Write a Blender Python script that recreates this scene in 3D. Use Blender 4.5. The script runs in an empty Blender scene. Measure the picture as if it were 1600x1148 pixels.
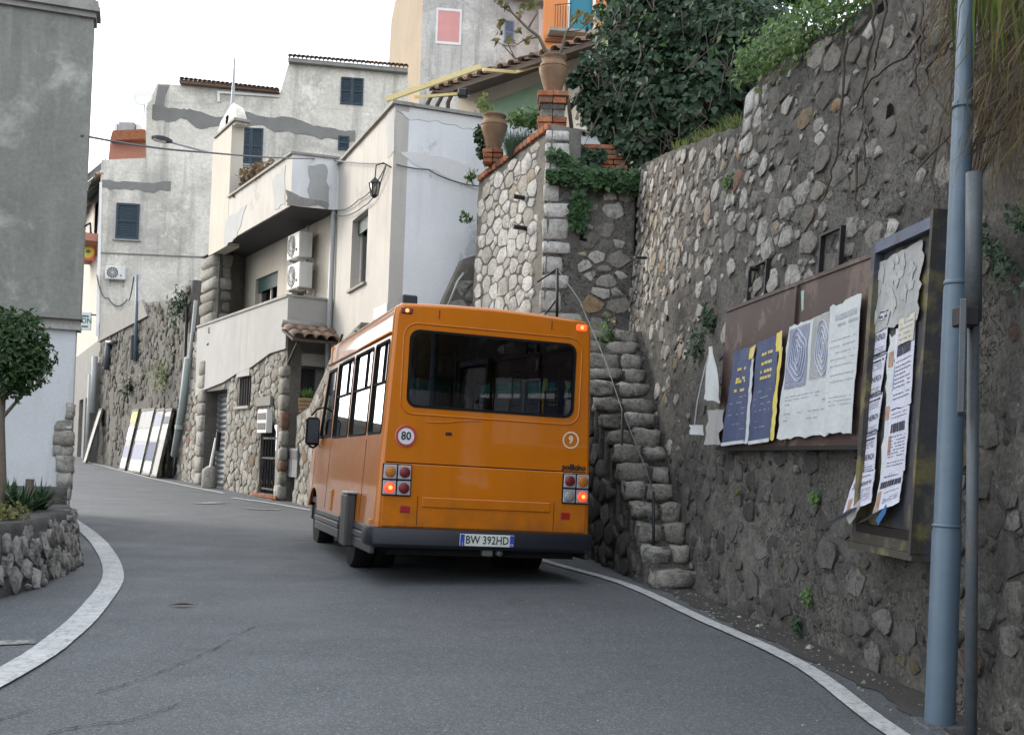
import bpy, bmesh, math, random
import numpy as np
from mathutils import Vector, Matrix, noise
from mathutils.geometry import tessellate_polygon
R = math.radians
random.seed(11)
scene = bpy.context.scene
col = scene.collection

# ------------------------------------------------------------------ camera
FPX, EYE, PITCH, ROLL, SHIFT = 1700.0, 1.2, R(1.5), R(2.0), 97.5
FWD = Vector((0, math.cos(PITCH), math.sin(PITCH)))
UP0 = Vector((0, -math.sin(PITCH), math.cos(PITCH)))
CR = math.cos(ROLL) * Vector((1, 0, 0)) + math.sin(ROLL) * UP0
CU = -math.sin(ROLL) * Vector((1, 0, 0)) + math.cos(ROLL) * UP0
cam_data = bpy.data.cameras.new('camera')
cam_data.sensor_width = 36
cam_data.lens = 36 * FPX / 1600
cam_data.shift_y = SHIFT / 1600
cam_data.clip_start = 0.05
cam_data.clip_end = 3000
cam = bpy.data.objects.new('camera', cam_data)
col.objects.link(cam)
cam.matrix_world = Matrix(((CR.x, CU.x, -FWD.x, 0), (CR.y, CU.y, -FWD.y, 0), (CR.z, CU.z, -FWD.z, EYE), (0, 0, 0, 1)))
scene.camera = cam

# ------------------------------------------------------------------ light
SUN_EL, SUN_AZ = R(26), R(-62)          # azimuth from +Y, towards -X (left)
world = bpy.data.worlds.new('World')
scene.world = world
world.use_nodes = True
wn = world.node_tree.nodes
wl = world.node_tree.links
wn.clear()
sky = wn.new('ShaderNodeTexSky')
sky.sky_type = 'NISHITA'
sky.sun_disc = False
sky.sun_elevation = SUN_EL
sky.sun_rotation = SUN_AZ
sky.air_density = 1.0
sky.dust_density = 4.0
sky.ozone_density = 0.6
hs = wn.new('ShaderNodeHueSaturation')
hs.inputs['Saturation'].default_value = 0.45
mixw = wn.new('ShaderNodeMix')
mixw.data_type = 'RGBA'
mixw.inputs['Factor'].default_value = 0.55
mixw.inputs['B'].default_value = (8.9, 9.5, 10.3, 1)      # thin even cloud
bg = wn.new('ShaderNodeBackground')
bg.inputs['Strength'].default_value = 0.12
wo = wn.new('ShaderNodeOutputWorld')
wl.new(sky.outputs['Color'], hs.inputs['Color'])
wl.new(hs.outputs['Color'], mixw.inputs['A'])
wl.new(mixw.outputs['Result'], bg.inputs['Color'])
wl.new(bg.outputs['Background'], wo.inputs['Surface'])
sun_data = bpy.data.lights.new('sun', 'SUN')
sun_data.energy = 0.85
sun_data.angle = R(22)
sun_data.color = (1.0, 0.9, 0.76)
sun = bpy.data.objects.new('sun', sun_data)
col.objects.link(sun)
sdir = Vector((math.sin(SUN_AZ) * math.cos(SUN_EL), math.cos(SUN_AZ) * math.cos(SUN_EL), math.sin(SUN_EL)))
sun.rotation_euler = sdir.to_track_quat('Z', 'Y').to_euler()
sun.location = (-20, 10, 30)
scene.view_settings.view_transform = 'Standard'
scene.view_settings.look = 'None'
scene.view_settings.gamma = 1
scene.view_settings.exposure = 1.45
scene.render.engine = 'CYCLES'
scene.cycles.use_denoising = True
scene.cycles.max_bounces = 6
scene.cycles.transparent_max_bounces = 12

# ------------------------------------------------------------------ measuring helpers (photo pixel -> place)
def ray(px, py):
    d = CR * ((px - 800) / FPX) + CU * (-(py - 574 - SHIFT) / FPX) + FWD
    return d / d.y

def gz(y):
    t = y - 9
    return 0.014 * (t + math.sqrt(t * t + 4)) / 2

def at(px, py, Y):
    d = ray(px, py) * Y
    return Vector((d.x, Y, EYE + d.z))

def ground(px, py):
    d = ray(px, py)
    lo, hi = 1.0, 300.0
    for _ in range(50):
        m = (lo + hi) / 2
        if EYE + d.z * m > gz(m): lo = m
        else: hi = m
    return at(px, py, lo)

class Plane:
    """vertical wall plane: s metres along dir, z up, d metres out of the face"""
    def __init__(self, p0, p1, batter=0.0):
        self.p = Vector((p0[0], p0[1], 0))
        dv = Vector((p1[0] - p0[0], p1[1] - p0[1], 0))
        self.len = dv.length
        self.d = dv / self.len
        n = Vector((-self.d.y, self.d.x, 0))
        if n.dot(-self.p) < 0: n = -n
        self.n = n
        self.b = batter
    def m(self, s, z, d=0.0):
        return self.p + self.d * s + self.n * (d - self.b * z) + Vector((0, 0, z))
    def hit(self, px, py):
        r = ray(px, py)
        o = Vector((0, 0, EYE))
        nn = self.n + Vector((0, 0, self.b))
        t = (self.p - o).dot(nn) / r.dot(nn)
        q = o + r * t
        return ((q - self.p).dot(self.d), q.z)
    def rect(self, x0, y0, x1, y1):
        a = self.hit(x0, (y0 + y1) / 2); b = self.hit(x1, (y0 + y1) / 2)
        c = self.hit((x0 + x1) / 2, y1); e = self.hit((x0 + x1) / 2, y0)
        return (min(a[0], b[0]), max(a[0], b[0]), c[1], e[1])

# ------------------------------------------------------------------ object helpers
ORG = {}
def root(name, loc, label, cat, group=None, rot=None):
    o = bpy.data.objects.new(name, None)
    o.empty_display_size = 0.2
    col.objects.link(o)
    o.location = loc
    ORG[o.name] = Vector(loc)
    if rot is not None:
        o.rotation_euler = rot
        ORG[o.name] = Vector((0, 0, 0))
    tag(o, label, cat, group)
    return o

def tag(o, label=None, cat=None, group=None, kind=None):
    if label: o['label'] = label
    if cat: o['category'] = cat
    if group: o['group'] = group
    if kind: o['kind'] = kind
    return o

def mesh(name, V, F, mat, smooth=False):
    me = bpy.data.meshes.new(name)
    me.from_pydata([tuple(v) for v in V], [], F)
    if mat is not None: me.materials.append(mat)
    if smooth:
        me.polygons.foreach_set('use_smooth', [True] * len(me.polygons))
    me.update()
    return me

def mk(name, V, F, mat, parent=None, smooth=False, origin=None):
    """V in world coordinates (or in the root's frame when the root is rotated)"""
    if parent is not None:
        og = ORG[parent.name]
    else:
        og = Vector(origin) if origin is not None else Vector((0, 0, 0))
    o = bpy.data.objects.new(name, mesh(name, [Vector(v) - og for v in V], F, mat, smooth))
    col.objects.link(o)
    if parent is not None:
        o.parent = parent
    else:
        o.location = og
    ORG[o.name] = og
    return o

class MB:
    """collects shapes for one mesh"""
    def __init__(self): self.V = []; self.F = []
    def add(self, V, F):
        k = len(self.V)
        self.V += [Vector(v) for v in V]
        self.F += [tuple(i + k for i in f) for f in F]
        return self
    def box(self, x0, x1, y0, y1, z0, z1, M=None):
        V = [(x0, y0, z0), (x1, y0, z0), (x1, y1, z0), (x0, y1, z0), (x0, y0, z1), (x1, y0, z1), (x1, y1, z1), (x0, y1, z1)]
        if M is not None: V = [M @ Vector(v) for v in V]
        return self.add(V, [(0, 3, 2, 1), (4, 5, 6, 7), (0, 1, 5, 4), (1, 2, 6, 5), (2, 3, 7, 6), (3, 0, 4, 7)])
    def cbox(self, x0, x1, y0, y1, z0, z1, c=0.01, M=None):
        """chamfered box"""
        c = min(c, (x1 - x0) * .45, (y1 - y0) * .45, (z1 - z0) * .45)
        bm = bmesh.new()
        bmesh.ops.create_cube(bm, size=1)
        for v in bm.verts:
            v.co = Vector(((x0 + x1) / 2 + v.co.x * (x1 - x0), (y0 + y1) / 2 + v.co.y * (y1 - y0), (z0 + z1) / 2 + v.co.z * (z1 - z0)))
        bmesh.ops.bevel(bm, geom=bm.edges[:], offset=c, segments=1, affect='EDGES')
        return self.bm(bm, M)
    def bm(self, bm, M=None):
        bm.verts.index_update()
        V = [v.co.copy() for v in bm.verts]
        if M is not None: V = [M @ v for v in V]
        F = [tuple(v.index for v in f.verts) for f in bm.faces]
        bm.free()
        return self.add(V, F)
    def pbox(self, pl, s0, s1, z0, z1, d0, d1):
        V = [pl.m(s0, z0, d0), pl.m(s1, z0, d0), pl.m(s1, z0, d1), pl.m(s0, z0, d1), pl.m(s0, z1, d0), pl.m(s1, z1, d0), pl.m(s1, z1, d1), pl.m(s0, z1, d1)]
        return self.add(V, [(0, 3, 2, 1), (4, 5, 6, 7), (0, 1, 5, 4), (1, 2, 6, 5), (2, 3, 7, 6), (3, 0, 4, 7)])
    def tube(self, P, rad, n=8, caps=True):
        P = [Vector(p) for p in P]
        if not hasattr(rad, '__len__'): rad = [rad] * len(P)
        V, F = [], []
        ref = None
        for i, p in enumerate(P):
            t = (P[min(i + 1, len(P) - 1)] - P[max(i - 1, 0)])
            t = t.normalized() if t.length > 1e-9 else Vector((0, 0, 1))
            if ref is None:
                ref = Vector((1, 0, 0)) if abs(t.x) < 0.8 else Vector((0, 1, 0))
            a = (ref - t * ref.dot(t)).normalized()
            ref = a
            b = t.cross(a)
            for k in range(n):
                q = 2 * math.pi * k / n
                V.append(p + (a * math.cos(q) + b * math.sin(q)) * rad[i])
        for i in range(len(P) - 1):
            for k in range(n):
                F.append((i * n + k, i * n + (k + 1) % n, (i + 1) * n + (k + 1) % n, (i + 1) * n + k))
        if caps:
            F.append(tuple(reversed(range(n))))
            F.append(tuple((len(P) - 1) * n + k for k in range(n)))
        return self.add(V, F)
    def lathe(self, prof, c, n=24, M=None):
        V, F = [], []
        for (r, z) in prof:
            for k in range(n):
                q = 2 * math.pi * k / n
                V.append(Vector((r * math.cos(q), r * math.sin(q), z)))
        for i in range(len(prof) - 1):
            for k in range(n):
                F.append((i * n + k, i * n + (k + 1) % n, (i + 1) * n + (k + 1) % n, (i + 1) * n + k))
        F.append(tuple(reversed(range(n))))
        F.append(tuple((len(prof) - 1) * n + k for k in range(n)))
        c = Vector(c)
        V = [(M @ v if M is not None else v) + c for v in V]
        return self.add(V, F)
    def build(self, name, mat, parent=None, smooth=False, origin=None):
        return mk(name, self.V, self.F, mat, parent, smooth, origin)

def smooth_by_angle(o, ang=40):
    me = o.data
    me.polygons.foreach_set('use_smooth', [True] * len(me.polygons))
    bm = bmesh.new(); bm.from_mesh(me)
    bmesh.ops.recalc_face_normals(bm, faces=bm.faces[:])
    a = R(ang)
    for e in bm.edges:
        e.smooth = (len(e.link_faces) == 2 and e.calc_face_angle(0) < a)
    bm.to_mesh(me); bm.free()
    return o

def loop_slab(outer, holes, fn, d0, d1, mb=None):
    """polygon with holes in (s,z), given thickness from d0 (front) to d1 (back)"""
    mb = mb or MB()
    def ccw(l):
        a = sum(l[i][0] * l[(i + 1) % len(l)][1] - l[(i + 1) % len(l)][0] * l[i][1] for i in range(len(l)))
        return l if a > 0 else l[::-1]
    loops = [ccw(list(outer))] + [ccw(list(h))[::-1] for h in holes]
    flat = [p for l in loops for p in l]
    tris = tessellate_polygon([[Vector((p[0], p[1], 0)) for p in l] for l in loops])
    N = len(flat)
    V = [fn(p[0], p[1], d0) for p in flat] + [fn(p[0], p[1], d1) for p in flat]
    F = [tuple(t) for t in tris] + [tuple(i + N for i in reversed(t)) for t in tris]
    k = 0
    for l in loops:
        n = len(l)
        for i in range(n):
            j = (i + 1) % n
            F.append((k + i, k + j, k + j + N, k + i + N))
        k += n
    mb.add(V, F)
    return mb

def rrect(x0, x1, z0, z1, r, n=5):
    out = []
    for cx, cz, a0 in ((x1 - r, z1 - r, 0), (x0 + r, z1 - r, 90), (x0 + r, z0 + r, 180), (x1 - r, z0 + r, 270)):
        for i in range(n + 1):
            a = R(a0 + 90 * i / n)
            out.append((cx + r * math.cos(a), cz + r * math.sin(a)))
    return out

def rect(x0, x1, z0, z1): return [(x0, z0), (x1, z0), (x1, z1), (x0, z1)]

def text_geo(s, size, shear=0.0, sx=1.0, bold=0.0):
    cu = bpy.data.curves.new('t', 'FONT')
    cu.body = s; cu.size = size; cu.align_x = 'CENTER'; cu.align_y = 'CENTER'; cu.shear = shear; cu.offset = bold
    cu.resolution_u = 2
    ob = bpy.data.objects.new('t', cu)
    col.objects.link(ob)
    me = bpy.data.meshes.new_from_object(ob.evaluated_get(bpy.context.evaluated_depsgraph_get()))
    V = [(v.co.x * sx, v.co.y) for v in me.vertices]
    F = [tuple(p.vertices) for p in me.polygons]
    bpy.data.objects.remove(ob); bpy.data.curves.remove(cu); bpy.data.meshes.remove(me)
    return V, F

# ------------------------------------------------------------------ materials
class NB:
    def __init__(self, name):
        self.m = bpy.data.materials.new(name); self.m.use_nodes = True
        self.t = self.m.node_tree; self.n = self.t.nodes; self.n.clear()
        self.out = self.n.new('ShaderNodeOutputMaterial')
    def __call__(self, typ, ins=None, **props):
        nd = self.n.new('ShaderNode' + typ)
        for k, v in props.items(): setattr(nd, k, v)
        for k, v in (ins or {}).items():
            s = nd.inputs[k]
            if hasattr(v, 'is_output') or isinstance(v, bpy.types.NodeSocket): self.t.links.new(v, s)
            else: s.default_value = v
        return nd
    def mix(self, f, a, b, blend='MIX'):
        nd = self.n.new('ShaderNodeMix'); nd.data_type = 'RGBA'; nd.blend_type = blend
        for k, v in (('Factor', f), ('A', a), ('B', b)):
            if isinstance(v, bpy.types.NodeSocket): self.t.links.new(v, nd.inputs[k] if k == 'Factor' else [i for i in nd.inputs if i.name == k and i.type == 'RGBA'][0])
            else:
                s = nd.inputs[k] if k == 'Factor' else [i for i in nd.inputs if i.name == k and i.type == 'RGBA'][0]
                s.default_value = v if k == 'Factor' else c4(v)
        return [o for o in nd.outputs if o.type == 'RGBA'][0]
    def ramp(self, f, stops, interp='LINEAR'):
        nd = self.n.new('ShaderNodeValToRGB'); cr = nd.color_ramp; cr.interpolation = interp
        while len(cr.elements) > 1: cr.elements.remove(cr.elements[-1])
        cr.elements[0].position = stops[0][0]; cr.elements[0].color = c4(stops[0][1])
        for p, c in stops[1:]:
            e = cr.elements.new(p); e.color = c4(c)
        self.t.links.new(f, nd.inputs['Fac'])
        return nd.outputs['Color']
    def math(self, op, a, b=0.0):
        nd = self.n.new('ShaderNodeMath'); nd.operation = op
        for i, v in enumerate((a, b)):
            if isinstance(v, bpy.types.NodeSocket): self.t.links.new(v, nd.inputs[i])
            else: nd.inputs[i].default_value = v
        return nd.outputs[0]
    def noise(self, vec, scale, detail=4, rough=0.55, dist=0.0):
        nd = self('TexNoise', {'Vector': vec, 'Scale': scale, 'Detail': detail, 'Roughness': rough, 'Distortion': dist})
        return nd.outputs['Fac']
    def coords(self, rnd=False, scale=(1, 1, 1)):
        tc = self('TexCoord').outputs['Object']
        if rnd:
            r = self('ObjectInfo').outputs['Random']
            tc = self('VectorMath', {0: tc, 1: self('CombineXYZ', {'X': self.math('MULTIPLY', r, 37.0), 'Y': self.math('MULTIPLY', r, 71.0), 'Z': r}).outputs[0]}, operation='ADD').outputs[0]
        if scale != (1, 1, 1):
            tc = self('Mapping', {'Vector': tc, 'Scale': scale}).outputs[0]
        return tc
    def bump(self, h, strength=0.3, dist=0.02, normal=None):
        ins = {'Height': h, 'Strength': strength, 'Distance': dist}
        if normal is not None: ins['Normal'] = normal
        return self('Bump', ins).outputs['Normal']
    def finish(self, color, rough=0.8, normal=None, **kw):
        ins = {'Base Color': color if isinstance(color, bpy.types.NodeSocket) else c4(color), 'Roughness': rough}
        if normal is not None: ins['Normal'] = normal
        ins.update(kw)
        p = self('BsdfPrincipled', ins)
        self.t.links.new(p.outputs[0], self.out.inputs['Surface'])
        return self.m

def c4(c): return tuple(c) if len(c) == 4 else (c[0], c[1], c[2], 1)
def g3(v): return (v, v, v)
def mul(c, k): return tuple(x * k for x in c[:3])

def pmat(name, c1, c2=None, scale=2.0, rough=0.85, bump=0.25, bscale=30, bdist=0.01, streak=None, patch=None, pscale=1.2, pthr=(0.55, 0.62), rnd=False, metallic=0.0, spec=0.4, fine=0.12, pamt=1.0):
    b = NB(name)
    v = b.coords(rnd)
    c2 = c2 or mul(c1, 0.75)
    colr = b.ramp(b.noise(v, scale, 6, 0.6), [(0.3, c1), (0.7, c2)])
    if patch:
        f = b.ramp(b.noise(v, pscale, 7, 0.62, 0.3), [(pthr[0], g3(0)), (pthr[1], g3(pamt))])
        colr = b.mix(f, colr, patch)
    if streak:
        sv = b('Mapping', {'Vector': v, 'Scale': (3.2, 3.2, 0.28)}).outputs[0]
        f = b.ramp(b.noise(sv, 1.3, 6, 0.65), [(0.5, g3(0)), (0.78, g3(0.75))])
        colr = b.mix(f, colr, streak)
    if fine:
        f = b.noise(v, bscale * 1.7, 3, 0.7)
        colr = b.mix(1.0, colr, b.ramp(f, [(0.25, g3(1 - fine * 1.6)), (0.75, g3(1 + fine))]), 'MULTIPLY')
    nrm = b.bump(b.noise(v, bscale, 6, 0.65), bump, bdist) if bump else None
    return b.finish(colr, rough, nrm, Metallic=metallic, **{'Specular IOR Level': spec})

def stone_mat(name, palette, dirt=(0.13, 0.123, 0.108), damt=0.75, bump=0.9):
    """palette: list of (weight, colour); one tone per stone, mottled"""
    b = NB(name)
    v = b.coords(True)
    r = b.math('FRACT', b.math('ADD', b('ObjectInfo').outputs['Random'], b.math('MULTIPLY', b('NewGeometry').outputs['Random Per Island'], 3.7)))
    tot = sum(w for w, _ in palette); acc = 0; stops = []
    for w, c in palette:
        stops.append((acc / tot, c)); acc += w
    base = b.ramp(r, stops, 'CONSTANT')
    n1 = b.noise(v, 9, 9, 0.78)
    base = b.mix(1.0, base, b.ramp(n1, [(0.3, g3(0.5)), (0.5, g3(0.95)), (0.7, g3(1.18))]), 'MULTIPLY')
    f = b.ramp(b.noise(v, 6.5, 9, 0.78, 0.8), [(0.5, g3(0)), (0.6, g3(damt))])
    base = b.mix(f, base, dirt)
    pits = b.ramp(b.noise(v, 38, 5, 0.75), [(0.36, g3(0.3)), (0.46, g3(1))])
    base = b.mix(0.7, base, pits, 'MULTIPLY')
    h = b.math('ADD', b.noise(v, 14, 9, 0.76), b.math('MULTIPLY', b.noise(v, 38, 5, 0.75), 0.5))
    return b.finish(base, 0.92, b.bump(h, bump, 0.05), **{'Specular IOR Level': 0.2})

def leaf_mat(name, cols, rough=0.5, trans=0.25):
    b = NB(name)
    r = b('NewGeometry').outputs['Random Per Island']
    n = len(cols)
    c = b.ramp(r, [(i / max(1, n - 1), x) for i, x in enumerate(cols)])
    p = b('BsdfPrincipled', {'Base Color': c, 'Roughness': rough, 'Specular IOR Level': 0.35})
    t = b('BsdfTranslucent', {'Color': c})
    s = b('MixShader', {0: trans, 1: p.outputs[0], 2: t.outputs[0]})
    b.t.links.new(s.outputs[0], b.out.inputs['Surface'])
    return b.m

def glass_mat(name, tint=0.25, ior=1.55, rough=0.02, tcol=None):
    b = NB(name)
    fr = b('Fresnel', {'IOR': ior}).outputs[0]
    tr = b('BsdfTransparent', {'Color': c4(tcol or (tint, tint * 1.02, tint * 1.05))})
    gl = b('BsdfGlossy', {'Roughness': rough, 'Color': (1, 1, 1, 1)})
    s = b('MixShader', {0: fr, 1: tr.outputs[0], 2: gl.outputs[0]})
    b.t.links.new(s.outputs[0], b.out.inputs['Surface'])
    return b.m

def lamp_mat(name, colr, strength):
    b = NB(name)
    return b.finish(mul(colr, 0.5), 0.3, None, **{'Emission Color': c4(colr), 'Emission Strength': strength})

M = {}
M['asphalt'] = None
def asphalt():
    b = NB('asphalt')
    v = b.coords()
    c = b.ramp(b.noise(v, 0.35, 7, 0.62, 0.4), [(0.3, (0.064, 0.070, 0.076)), (0.7, (0.086, 0.094, 0.102))])
    # worn lanes run along the road, patches of old repair
    c = b.mix(b.ramp(b.noise(v, 0.9, 5, 0.6, 1.2), [(0.56, g3(0)), (0.66, g3(0.35))]), c, (0.045, 0.046, 0.048))
    ag = b('TexVoronoi', {'Vector': v, 'Scale': 130.0}).outputs['Color']
    agv = b('SeparateColor', {0: ag}).outputs[0]
    c = b.mix(1.0, c, b.ramp(agv, [(0.0, g3(0.55)), (0.55, g3(0.95)), (0.9, g3(1.25)), (1.0, g3(2.2))]), 'MULTIPLY')
    c = b.mix(b.ramp(b.noise(v, 8, 3, 0.6), [(0.72, g3(0)), (0.8, g3(0.4))]), c, (0.15, 0.15, 0.145))
    h = b.math('ADD', b('TexVoronoi', {'Vector': v, 'Scale': 130.0}).outputs['Distance'], b.math('MULTIPLY', b.noise(v, 3, 4), 1.0))
    return b.finish(c, b.ramp(b.noise(v, 1.5, 4), [(0.3, g3(0.62)), (0.7, g3(0.8))]), b.bump(h, 0.45, 0.006), **{'Specular IOR Level': 0.4})
M['asphalt'] = asphalt()
def paint():
    b = NB('road_paint')
    v = b.coords()
    c = b.ramp(b.noise(v, 5, 6, 0.65), [(0.3, (0.44, 0.45, 0.45)), (0.7, (0.30, 0.305, 0.305))])
    c = b.mix(b.ramp(b.noise(v, 28, 6, 0.72), [(0.5, g3(0)), (0.64, g3(0.8))]), c, (0.12, 0.122, 0.124))
    return b.finish(c, 0.7, b.bump(b.noise(v, 120, 3), 0.3, 0.004))
M['paint'] = paint()
def wornpaint():
    b = NB('worn_road_paint')
    v = b.coords()
    c = b.mix(b.ramp(b.noise(v, 18, 7, 0.75), [(0.36, g3(0)), (0.55, g3(1))]), (0.33, 0.33, 0.32), (0.085, 0.089, 0.092))
    return b.finish(c, 0.75, b.bump(b.noise(v, 120, 3), 0.3, 0.004))
M['wornpaint'] = wornpaint()
def crev_mortar(name, c1, c2, dark):
    b = NB(name)
    v = b.coords()
    c = b.ramp(b.noise(v, 3.0, 8, 0.7), [(0.3, c1), (0.7, c2)])
    c = b.mix(b.ramp(b.noise(v, 0.8, 7, 0.65, 0.4), [(0.48, g3(0)), (0.64, g3(0.75))]), c, dark)
    wv = b('VectorMath', {0: v, 1: b('TexNoise', {'Vector': v, 'Scale': 6.0, 'Detail': 4.0}).outputs['Color']}, operation='ADD').outputs[0]
    ed = b('TexVoronoi', {'Vector': wv, 'Scale': 5.5}, feature='DISTANCE_TO_EDGE').outputs['Distance']
    mask = b.ramp(b.noise(v, 2.2, 5, 0.6), [(0.45, g3(0)), (0.58, g3(1))])
    ln = b.math('MULTIPLY', b.ramp(ed, [(0.0, g3(1)), (0.05, g3(0))]), mask)
    c = b.mix(ln, c, mul(dark, 0.3))
    grit_ = b.noise(v, 34, 5, 0.78)
    c = b.mix(1.0, c, b.ramp(grit_, [(0.3, g3(0.5)), (0.5, g3(1.0)), (0.7, g3(1.4))]), 'MULTIPLY')
    c = b.mix(b.ramp(b.noise(v, 17, 6, 0.75), [(0.62, g3(0)), (0.68, g3(0.6))]), c, mul(c1, 2.0))
    h = b.math('SUBTRACT', b.math('ADD', b.noise(v, 13, 8, 0.75), b.math('MULTIPLY', grit_, 0.4)), b.math('MULTIPLY', ln, 0.5))
    return b.finish(c, 0.95, b.bump(h, 1.0, 0.07), **{'Specular IOR Level': 0.2})
M['crack'] = pmat('crack_tar', (0.018, 0.018, 0.018), rough=0.8, bump=0.2)
M['mortar'] = pmat('wall_mortar', (0.165, 0.156, 0.138), (0.085, 0.081, 0.073), scale=3.2, bump=1.0, bscale=15, bdist=0.06, patch=(0.06, 0.058, 0.053), pscale=0.8, pthr=(0.48, 0.64), fine=0.32, pamt=0.8)
M['mortar'] = crev_mortar('rubble_mortar', (0.21, 0.2, 0.18), (0.14, 0.134, 0.122), (0.088, 0.085, 0.079))
M['mortar2'] = pmat('pale_mortar', (0.155, 0.145, 0.125), (0.09, 0.085, 0.075), scale=3, bump=0.8, bscale=14, bdist=0.03, fine=0.2)
M['mortar_far'] = pmat('street_wall_mortar', (0.105, 0.098, 0.085), (0.06, 0.056, 0.05), scale=0.8, bump=0.8, bscale=9, bdist=0.04, patch=(0.055, 0.052, 0.045), pscale=0.5, fine=0.25, pamt=.7)  # mortar colour lowered to put the street wall in shade
LIME = [(28, (0.46, 0.445, 0.41)), (18, (0.36, 0.345, 0.31)), (10, (0.52, 0.505, 0.47)), (16, (0.27, 0.255, 0.228)), (5, (0.38, 0.33, 0.25)), (12, (0.2, 0.19, 0.17)), (2, (0.33, 0.24, 0.14)), (1, (0.26, 0.14, 0.095))]
M['stone_mid'] = None
M['stone_upper'] = stone_mat('wall_stone_pale', LIME)
M['stone_mid'] = stone_mat('wall_stone_dull', [(30, (0.19, 0.18, 0.158)), (20, (0.25, 0.237, 0.21)), (14, (0.145, 0.137, 0.12)), (8, (0.36, 0.345, 0.31)), (2, (0.25, 0.19, 0.12))])
M['stone_lower'] = stone_mat('wall_stone_grimy', [(30, (0.10, 0.096, 0.09)), (20, (0.14, 0.135, 0.125)), (16, (0.075, 0.072, 0.068)), (6, (0.20, 0.195, 0.18)), (2, (0.12, 0.08, 0.06)), (3, (0.15, 0.12, 0.08))], dirt=(0.075, 0.073, 0.07), damt=0.8)
M['stone_tower'] = stone_mat('bastion_stone', [(40, (0.60, 0.59, 0.565)), (25, (0.52, 0.505, 0.475)), (15, (0.43, 0.41, 0.37)), (8, (0.66, 0.65, 0.62)), (3, (0.40, 0.35, 0.28))], dirt=(0.22, 0.21, 0.185), damt=0.4)
M['stone_house'] = stone_mat('house_stone', [(40, (0.40, 0.382, 0.345)), (25, (0.33, 0.311, 0.27)), (15, (0.27, 0.25, 0.215)), (2, (0.24, 0.15, 0.105))], dirt=(0.15, 0.143, 0.125), damt=0.4)
M['stone_far'] = stone_mat('street_wall_stone', [(30, (0.175, 0.165, 0.145)), (30, (0.135, 0.127, 0.111)), (20, (0.105, 0.099, 0.087)), (8, (0.22, 0.208, 0.184))], damt=0.5)  # stone tones darkened, painting in the shade on the street wall
M['stone_step'] = stone_mat('step_stone', [(30, (0.34, 0.325, 0.29)), (20, (0.27, 0.255, 0.225)), (10, (0.40, 0.385, 0.35))], dirt=(0.07, 0.072, 0.058), damt=0.7)
M['stone_planter'] = stone_mat('planter_stone', [(30, (0.36, 0.35, 0.33)), (20, (0.27, 0.26, 0.245)), (10, (0.44, 0.43, 0.41)), (12, (0.17, 0.165, 0.15))], dirt=(0.06, 0.058, 0.052), damt=0.75)
M['mortar_dark'] = pmat('planter_mortar', (0.085, 0.082, 0.076), (0.04, 0.038, 0.035), scale=4, bump=0.8, bscale=16, bdist=0.03, fine=0.2)
M['brick'] = stone_mat('brick', [(30, (0.33, 0.13, 0.065)), (20, (0.26, 0.10, 0.055)), (15, (0.39, 0.17, 0.09)), (6, (0.2, 0.12, 0.085))], dirt=(0.13, 0.10, 0.08), damt=0.55, bump=0.4)
M['tile'] = stone_mat('roof_tile', [(30, (0.30, 0.20, 0.145)), (20, (0.24, 0.165, 0.125)), (15, (0.34, 0.245, 0.18)), (8, (0.2, 0.16, 0.13))], dirt=(0.11, 0.10, 0.085), damt=0.6, bump=0.4)
M['terracotta'] = pmat('terracotta', (0.225, 0.135, 0.075), (0.165, 0.10, 0.058), scale=6, bump=0.3, bscale=30, streak=(0.105, 0.078, 0.056), patch=(0.27, 0.2, 0.135), pscale=4, rough=0.8)
M['plaster_white'] = pmat('sunlit_white_plaster', (0.485, 0.46, 0.42), (0.415, 0.395, 0.362), scale=1.1, bump=0.22, bscale=22, streak=(0.33, 0.305, 0.27), patch=(0.37, 0.355, 0.325), pscale=0.7, pthr=(0.62, 0.65), fine=0.05)  # warm tint paints low sunlight into the street side plaster
M['plaster_cool'] = pmat('shaded_white_plaster', (0.72, 0.73, 0.745), (0.63, 0.64, 0.655), scale=1.0, bump=0.22, bscale=20, patch=(0.53, 0.54, 0.55), pscale=0.55, pthr=(0.58, 0.6), streak=(0.55, 0.555, 0.56), fine=0.05)  # cool tint paints shade into the end walls of the same plaster
M['plaster_low'] = pmat('low_white_plaster', (0.50, 0.515, 0.53), (0.43, 0.445, 0.455), scale=1.3, bump=0.15, bscale=18, streak=(0.36, 0.36, 0.345), fine=0.05)
M['plaster_parapet'] = pmat('parapet_plaster', (0.365, 0.36, 0.345), (0.31, 0.305, 0.295), scale=1.3, bump=0.15, bscale=18, streak=(0.25, 0.245, 0.235), fine=0.05)
M['plaster_grey'] = pmat('grey_render', (0.225, 0.23, 0.205), (0.14, 0.145, 0.13), scale=1.0, bump=0.35, bscale=12, bdist=.02, streak=(0.29, 0.285, 0.25), patch=(0.38, 0.38, 0.34), pscale=1.6, pthr=(0.54, 0.68), fine=0.12, pamt=0.8)
M['plaster_block'] = pmat('aged_cream_render', (0.66, 0.63, 0.565), (0.44, 0.42, 0.375), scale=0.35, bump=0.3, bscale=8, bdist=0.03, streak=(0.30, 0.285, 0.25), patch=(0.72, 0.69, 0.63), pscale=0.4, pthr=(0.5, 0.66), fine=0.12)
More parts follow.
